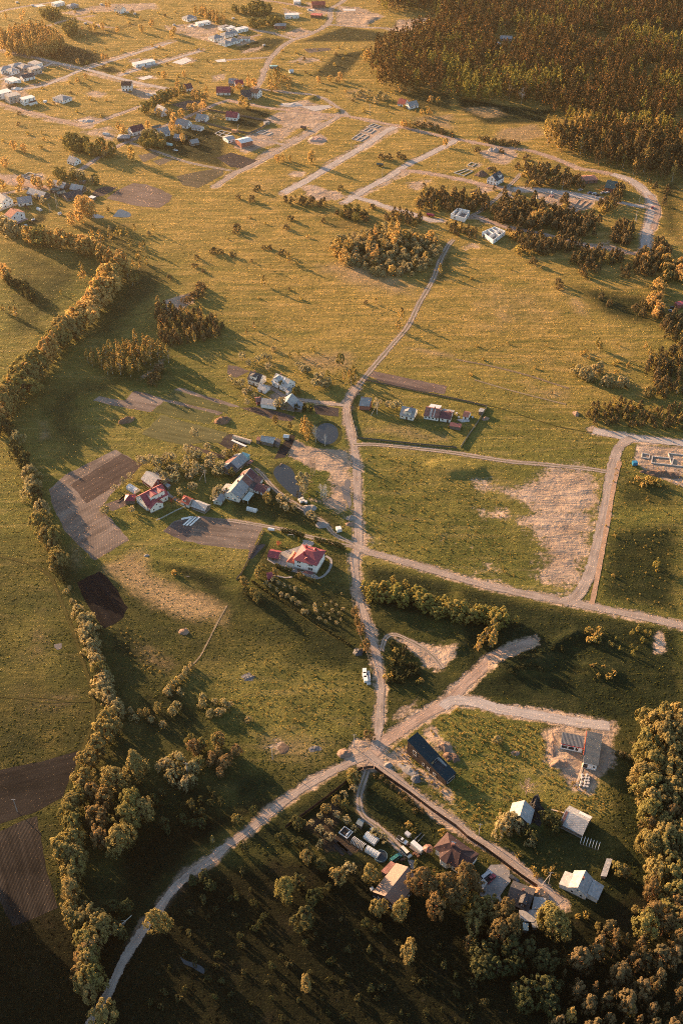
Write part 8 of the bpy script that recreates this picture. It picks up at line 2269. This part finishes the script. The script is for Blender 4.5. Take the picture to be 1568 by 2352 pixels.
SANDM = mat('heap_sand', (.24, .165, .12), .2, .8, .95, .05, .4, 2.)
EARTHM = mat('heap_earth', (.14, .095, .07), .3, .8, .95, .05, .5, 2.)
PALE = mat('heap_gravel', (.24, .22, .20), .2, .8, .95, .05, .4, 3.)
STRAW = mat('heap_manure', (.20, .12, .075), .4, .8, .95, .05, .6, 2.)
heap('sand_heap', 'pale sand heap on the crossroads verge', t(1, 4, 805, 490), 3.6, 2.6, 1.6, SANDM)
heap('sand_heap', 'small pale heap beside the lane opposite the crossroads gate', t(1, 4, 1105, 570), 2., 1.5, 1.2, PALE)
heap('manure_heap', 'big ragged manure heap in the grass between the fields', t(0, 2, 875, 545), 5.5, 3.2, 2.4, STRAW, .5)
heap('manure_heap', 'large ragged manure heap at the end of the grain field', t(0, 2, 1535, 545), 5.5, 4, 2.6, STRAW, .3)
heap('earth_heap', 'dark earth heap between footings and the blue-roofed house', zz(1440, 520, 2.8, 700, 265), 6, 5, 2.8, EARTHM)
heap('earth_heap', 'brown earth heap by the left grove plot', zz(1440, 520, 2.8, 780, 205), 3, 2.5, 1.6, EARTHM)
heap('sand_heap', 'sand heap in the weeds behind the fenced lawn', t(2, 2, 205, 535), 2.6, 2, 1.5, SANDM)
heap('sand_heap', 'pale sand heap at the right meadow corner', t(2, 2, 828, 500), 2.2, 3, 1.5, SANDM)
heap('sand_heap', 'small sand heap in the rank grass by the straw field edge', t(0, 3, 1268, 825), 2.8, 2.2, 1.4, SANDM)
heap('stone_heap', 'pale stone heap at the meadow corner below the ridged field', t(0, 3, 1012, 302), 1.6, 1.2, .9, PALE)
heap('gravel_heap', 'grey gravel heap on the left verge above the junction', t(1, 3, 850, 42), 3, 2.4, 1.6, PALE)
heap('gravel_heap', 'sandy gravel heap below the grey one above the junction', t(1, 3, 845, 85), 2.8, 2., 1.3, SANDM)
heap('stone_heap', 'heap of bright stones beside the farm track bend', t(1, 3, 650, 88), 4, 3, 1., PALE)
heap('gravel_heap', 'grey gravel mound beside the wrapped bales at the long pond', t(1, 2, 560, 1150), 5, 3, 1.4, PALE)
heap('rubble_heap', 'pink rubble heap on the plot above the rubble road', t(1, 0, 618, 962), 9, 6, 2., mat('pink_rubble', (.44, .29, .23), .4, 1.2, .95, .05, .6, 2.))
heap('rubble_heap', 'heap of broken white masonry at the forest road', t(2, 0, 262, 1035), 6, 4.5, 2.4, mat('white_rubble', (.42, .35, .30), .6, 1., .95, .05, .6, 1.5), rough=.5)
heap('rubble_heap', 'grey rubble strewn on the lot behind the village road', t(1, 0, 440, 722), 12, 7, .8, mat('grey_rubble', (.38, .35, .32), .4, 1., .95, .05, .6, 1.5))
heap('rubble_heap', 'white rubble on the plot at the pink lane corner', t(0, 0, 600, 832), 8, 5, 1.1, mat('grey_rubble', (.38, .35, .32)))
heap('rubble_heap', 'white rubble beside the tall lone house', t(0, 0, 1060, 650), 9, 5, .8, mat('grey_rubble', (.38, .35, .32)))
heap('sand_heap', 'white sand pile beside the big white shell', t(0, 0, 110, 612), 8, 4, 1.4, mat('white_sand', (.62, .57, .50), .15, .8))
heap('earth_heap', 'dark earth bank behind the long stepped foundation', t(2, 2, 1420, 915), 12, 3.2, 1.8, EARTHM, -.25)
heap('rubble_heap', 'rubble and boards on the sandy ground under the black house wall', t(1, 4, 1245, 600), 5, 2.4, .5, PALE, -.7)
heap('earth_heap', 'raw earth heap behind the upper end of the black house', t(1, 4, 1480, 440), 5, 3.5, 2., SANDM, -.6)
heap('earth_heap', 'raw earth heap behind the lower end of the black house', t(1, 4, 1540, 520), 4, 3, 1.8, EARTHM, -.6)
heap('sand_heap', 'orange earth ridge left of the ribbed unfinished house', t(2, 4, 668, 420), 2, 8, 1.3, SANDM, -.15)
heap('sand_heap', 'orange earth heap below the ribbed unfinished house', t(2, 4, 715, 560), 4, 3, 1.8, SANDM)
heap('debris_heap', 'black and white rubbish heap beside the lane pole', t(1, 4, 1298, 660), 2.6, 2.6, 1.2, mat('mixed_rubbish', (.12, .115, .115), .8, 2.5, .8, .2, .6, 3.))
heap('debris_heap', 'heap of tyres and foil by the orange tree on the lane', t(1, 3, 900, 965), 2.8, 2.6, 1.4, mat('dark_foil', (.05, .05, .055), .8, 2.5, .6, .3, .6, 3.))
heap('firewood_heap', 'glowing firewood heap at the corner of the pale sheet roofs', zz(1680, 3040, 5.6, 1200, 590), 4, 3, 1.8, mat('split_wood', (.40, .24, .14), .6, 2.5, .9, .05, .6, 3.), -.5, 'heap')
heap('firewood_heap', 'small firewood heap between fence and dark cottage', zz(1680, 3040, 5.6, 1085, 490), 2, 1.2, 1.4, mat('split_wood', (.40, .24, .14)), -.5, 'heap')
heap('collapsed_roof', 'collapsed black roof timbers beside the ruined barn', zz(1780, 2780, 4.612, 420, 340), 5.5, 7.5, 2.6, mat('charred_timber', (.035, .033, .034), .8, 1.6, .9, .1, .7, 2.), -.3, 'ruin', rough=.8)
heap('debris_heap', 'scrap and sacks round the small red-pink shed', zz(1240, 1380, 3.267, 1270, 320), 4, 2, .9, mat('pale_scrap', (.38, .36, .34), .7, 2., .8, .1, .6, 2.))
heap('pit', 'small sandy pit in the meadow left of the crossroads', t(1, 4, 385, 455), 2.4, 3., .25, mat('pit_shadow', (.10, .07, .05), .3, 1.), .3, 'pit')
heap('stone_heap', 'scattered pale stones in the green hollow meadow', t(1, 4, 605, 455), 2.8, 1.5, .4, mat('mixed_rubbish', (.22, .22, .24)), rough=.9)
heap('stone_heap', 'stony patch in the dark meadow below the villa', t(1, 3, 140, 1140), 3.4, 2.4, .35, mat('mixed_rubbish', (.22, .22, .24)), rough=.9)
heap('stone_heap', 'pale stone heap in the weedy plot', t(2, 4, 412, 485), 2, 1.4, .8, SANDM)
def boxes(name, label, pts, s, m, cat, rz=0., group=None, labels=None):
    if isinstance(pts, tuple): pts = [pts]
    for i, p in enumerate(pts):
        o = MB().box(-s[0] / 2, s[0] / 2, -s[1] / 2, s[1] / 2, 0, s[2]).box(-s[0] / 2 + .06, s[0] / 2 - .06, -s[1] / 2 + .06, s[1] / 2 - .06, s[2] + .002, s[2] + .05).build(name, m)
        o.location = g(p); o.rotation_euler = (0, 0, rz)
        tag(o, labels[i] if labels else label, cat, group)
PALM = mat('pallet_block', (.42, .40, .38), .2, 2.)
PALP = mat('pallet_brick', (.40, .26, .24), .2, 2.)
ZM = lambda *a: zz(1260, 2330, 23.52, *a)
boxes('block_pallet', 'grey block pallet in the row beside the white block wall', ZM(830, 870, 860, 1060, 890, 1230, 900, 1400, 890, 1560), (1.0, 1.2, 1.1), PALM, 'pallet', .1, 'block pallets beside the lane')
boxes('board_stack', 'low stack of boards at the lower end of the block pallets', ZM(840, 1760), (1.9, 1.3, .7), PALM, 'stack', .1)
boxes('block_wall_stack', '', ZM(500, 820, 490, 1150, 600, 1450), (1.9, 3.2, 1.5), mat('white_wrap', (.66, .66, .64), .12, 2.), 'stack', .05, None,
      ['topmost white-wrapped block stack beside the lane', 'middle white-wrapped block stack beside the lane', 'lowest white-wrapped block stack beside the lane'])
boxes('tarpaulin_stack', 'dark blue tarpaulin-covered stack between block stacks', ZM(680, 1120), (1.3, 3., 1.0), mat('dark_tarpaulin', (.025, .03, .045), .3, 1., .4, .4), 'stack', .05)
boxes('block_pallet', 'grey block pallet in the grid before the ribbed unfinished house', ts(2, 4, 870, 640, 905, 640, 895, 660, 870, 660, 915, 662, 865, 690, 892, 680, 912, 682, 890, 700, 912, 700, 858, 712, 885, 718, 905, 722), (1.0, 1.0, .9), PALM, 'pallet', .25, 'block pallets before the ribbed house')
boxes('wrapped_bale', 'white-wrapped bale beside the gravel mound at the long pond', ts(1, 2, 495, 1098, 515, 1088, 505, 1110, 525, 1105, 540, 1112), (1.3, 1.3, 1.2), mat('bale_wrap', (.52, .52, .50), .15, 1.5), 'bale', .4, 'wrapped bales beside the long pond')
boxes('garden_fleece', 'white fleece strip over the ridged bed', ts(0, 3, 1298, 62, 1318, 65, 1342, 66), (1.05, 8.5, .22), mat('fleece', (.60, .61, .58), .08, 1.), 'fleece', -.55, 'fleece strips over the ridged bed')
boxes('garden_fleece', 'bent white fleece strip at the top of the ridged bed', ts(0, 3, 1288, 42), (6., 1.4, .22), mat('fleece', (.60, .61, .58)), 'fleece', .3)
boxes('garden_fleece', 'white fleece over a bed in the farm garden', ts(1, 2, 78, 703), (11., 1.5, .25), mat('fleece', (.60, .61, .58)), 'fleece', -.62)
boxes('water_tank', 'pale blue plastic tank beside the straight-sided greenhouse', [Zg(995, 545)], (1.2, 1.2, 1.2), mat('blue_tank', (.38, .46, .50), .1, 1.), 'tank', .5)
boxes('cable_drum', 'small white box at the lower corner of the tan hall', [zz(1240, 2900, 5.227, 350, 1190)], (1.2, 1.2, 1.0), mat('white_wrap', (.66, .66, .64)), 'box', .5)
boxes('site_toilet', 'pale blue site toilet in the builders yard', [t(2, 1, 660, 160)], (1.3, 1.3, 2.3), mat('toilet_blue', (.34, .44, .52), .1, 1.), 'toilet', .2)
boxes('site_toilet', 'white site toilet left of the builders yard', [t(2, 1, 562, 192)], (1.3, 1.3, 2.6), mat('white_wrap', (.66, .66, .64)), 'toilet', .2)
boxes('wrapped_pallet', 'pink-wrapped pallet in the builders yard', ts(2, 1, 652, 178, 662, 182, 672, 176, 664, 172), (1.3, 1.3, 1.2), PALP, 'pallet', .2, 'wrapped pallets in the builders yard')
boxes('jetty', 'small plank jetty at the head of the long pond', [t(1, 2, 366, 852)], (.7, 2.6, .5), FWOOD, 'jetty', -.5)
boxes('well_house', 'small white well box on the lawn below the left villa', [Zp(768, 545)], (3., 1.2, .8), mat('white_wrap', (.66, .66, .64)), 'box', .4)
RUSTY = mat('rusty_steel', (.16, .085, .055), .4, 2.)
boxes('scrap_crate', 'rusty scrap crate between caravan and van in the scrap yard', ZT(720, 560, 900, 800, 960, 830, 1010, 880, 620, 960, 560, 980), (1.2, .9, .8), RUSTY, 'crate', .6, 'scrap crates in the yard')
boxes('steel_beam', 'loose pale beam lying behind the white caravan', ZT(1010, 320, 1090, 370, 900, 420), (.18, 4.2, .18), METAL, 'beam', -.7, 'loose beams behind the caravan')
boxes('wooden_crate', 'weathered crate by the wall of the long slate barn', ZB(690, 620, 720, 640, 660, 600, 470, 660), (1.1, .9, .8), FWOOD, 'crate', .3, 'crates by the slate barn')
boxes('wood_stack', 'stack of split wood beside the tiny orange-red cottage', zz(420, 1630, 4.9, 1010, 640, 1050, 670, 950, 600), (1.8, .7, 1.1), mat('split_wood', (.40, .24, .14)), 'stack', .5, 'wood stacks in the red-roofed farm')
boxes('raised_bed', 'dark raised vegetable bed in the fenced garden', Zg(60, 900, 180, 1000, 300, 1090, 80, 1090), (1.4, 6, .25), mat('bed_soil', (.03, .025, .022)), 'garden bed', .7, 'raised beds in the fenced garden')
boxes('raised_bed', 'brown vegetable bed beside the garden pavilion', zz(420, 1630, 4.9, 60, 590, 30, 620, 100, 560), (1.4, 6, .25), mat('bed_earth', (.11, .08, .06), .3, 1.), 'garden bed', -.6, 'vegetable beds beside the pavilion')
boxes('scrap_crate', 'pale scrap box behind the maroon-roofed homestead cottage', zz(1240, 1380, 3.267, 1190, 245, 1215, 290, 1230, 330, 1370, 290), (1.2, 1., .9), PALM, 'box', .2, 'scrap boxes in the homestead')
boxes('block_stack', 'white block stack on a far building plot', ts(0, 0, 590,165, 700,35, 930,98, 880,90, 1200,175, 1320,180, 225,40, 120,20, 1430,170) + ts(1, 0, 560,70, 480,8, 130,285, 250,315, 40,130), (3.4, 2., 1.6), PALM, 'stack', .6, 'block stacks on the far building plots')
# long planks leading from the unfinished house
o = MB().box(-.25, .25, -7, 7, .02, .14).box(.35, .7, -7, 6.4, .02, .12).build('scaffold_plank', mat('raw_plank', (.52, .40, .28), .2, 1.)); o.location = g(t(2, 4, 856, 622)); o.rotation_euler = (0, 0, -.42)
tag(o, 'pair of long raw planks lying below the ribbed unfinished house', 'planks')
o = MB().box(-.25, .25, -3.5, 3.5, .02, .2).build('plank', mat('raw_plank', (.52, .40, .28))); o.location = g(t(2, 4, 715, 890)); o.rotation_euler = (0, 0, 1.25)
tag(o, 'plank walkway beside the slate-roofed barn', 'plank')
# white sheet strip on the slate barn
sb = [o for o in COL.objects if o.get('label', '').startswith('barn with a pale slate roof')][0]
for ch in sb.children:
    if ch.name.startswith('roof'):
        bb = [Vector(v) for v in ch.bound_box]; L = max(v.x for v in bb); 
MB().add([(L * -.05, 2.6, 4.38), (L * .95, 2.6, 4.38), (L * .95, 4.9, 2.92), (L * -.05, 4.9, 2.92), (L * -.05, 2.6, 4.30), (L * .95, 2.6, 4.30), (L * .95, 4.9, 2.84), (L * -.05, 4.9, 2.84)],
         [(0, 3, 2, 1), (4, 5, 6, 7), (0, 1, 5, 4), (1, 2, 6, 5), (2, 3, 7, 6), (3, 0, 4, 7)]).build('sheet_strip', R_WHITE, sb)
# football goal on the villa lawn
b = g(Zv(335, 70)); e = empty('football_goal', b, -.2, 'small white football goal on the villa lawn', 'goal')
MB().box(-1.5, -1.4, -.05, .05, 0, 1.9).build('post', TRIM, e); MB().box(1.4, 1.5, -.05, .05, 0, 1.9).build('post', TRIM, e); MB().box(-1.5, 1.5, -.05, .05, 1.901, 2.0).build('crossbar', TRIM, e)
# garden table on the terrace
b = g(Zv(545, 1025)); e = empty('garden_table', b, 0, 'round brown garden table on the villa terrace', 'table')
MB().tube((0, 0, .7), (0, 0, .76), .8, n=14).build('table_top', DOORM, e); MB().tube((0, 0, 0), (0, 0, .699), .1, n=8).build('leg', DOORM, e)
tufts(160000, 'grass')
# ================================================================== HAZE
def haze(density, an, col):
    m, n, l = nodes('haze_air')
    v = n.new('ShaderNodeVolumePrincipled')
    v.inputs['Color'].default_value = (*col, 1); v.inputs['Density'].default_value = density
    v.inputs['Anisotropy'].default_value = an
    o = n.new('ShaderNodeOutputMaterial'); l.new(v.outputs[0], o.inputs['Volume'])
    mb = MB().box(-2100, 2100, -1300, 3500, -1.5, 392)
    return tag(mb.build('haze', m), 'thin warm evening haze over the whole valley', 'haze', kind='stuff')
haze(.00007, .9, (1.0, .84, .64))
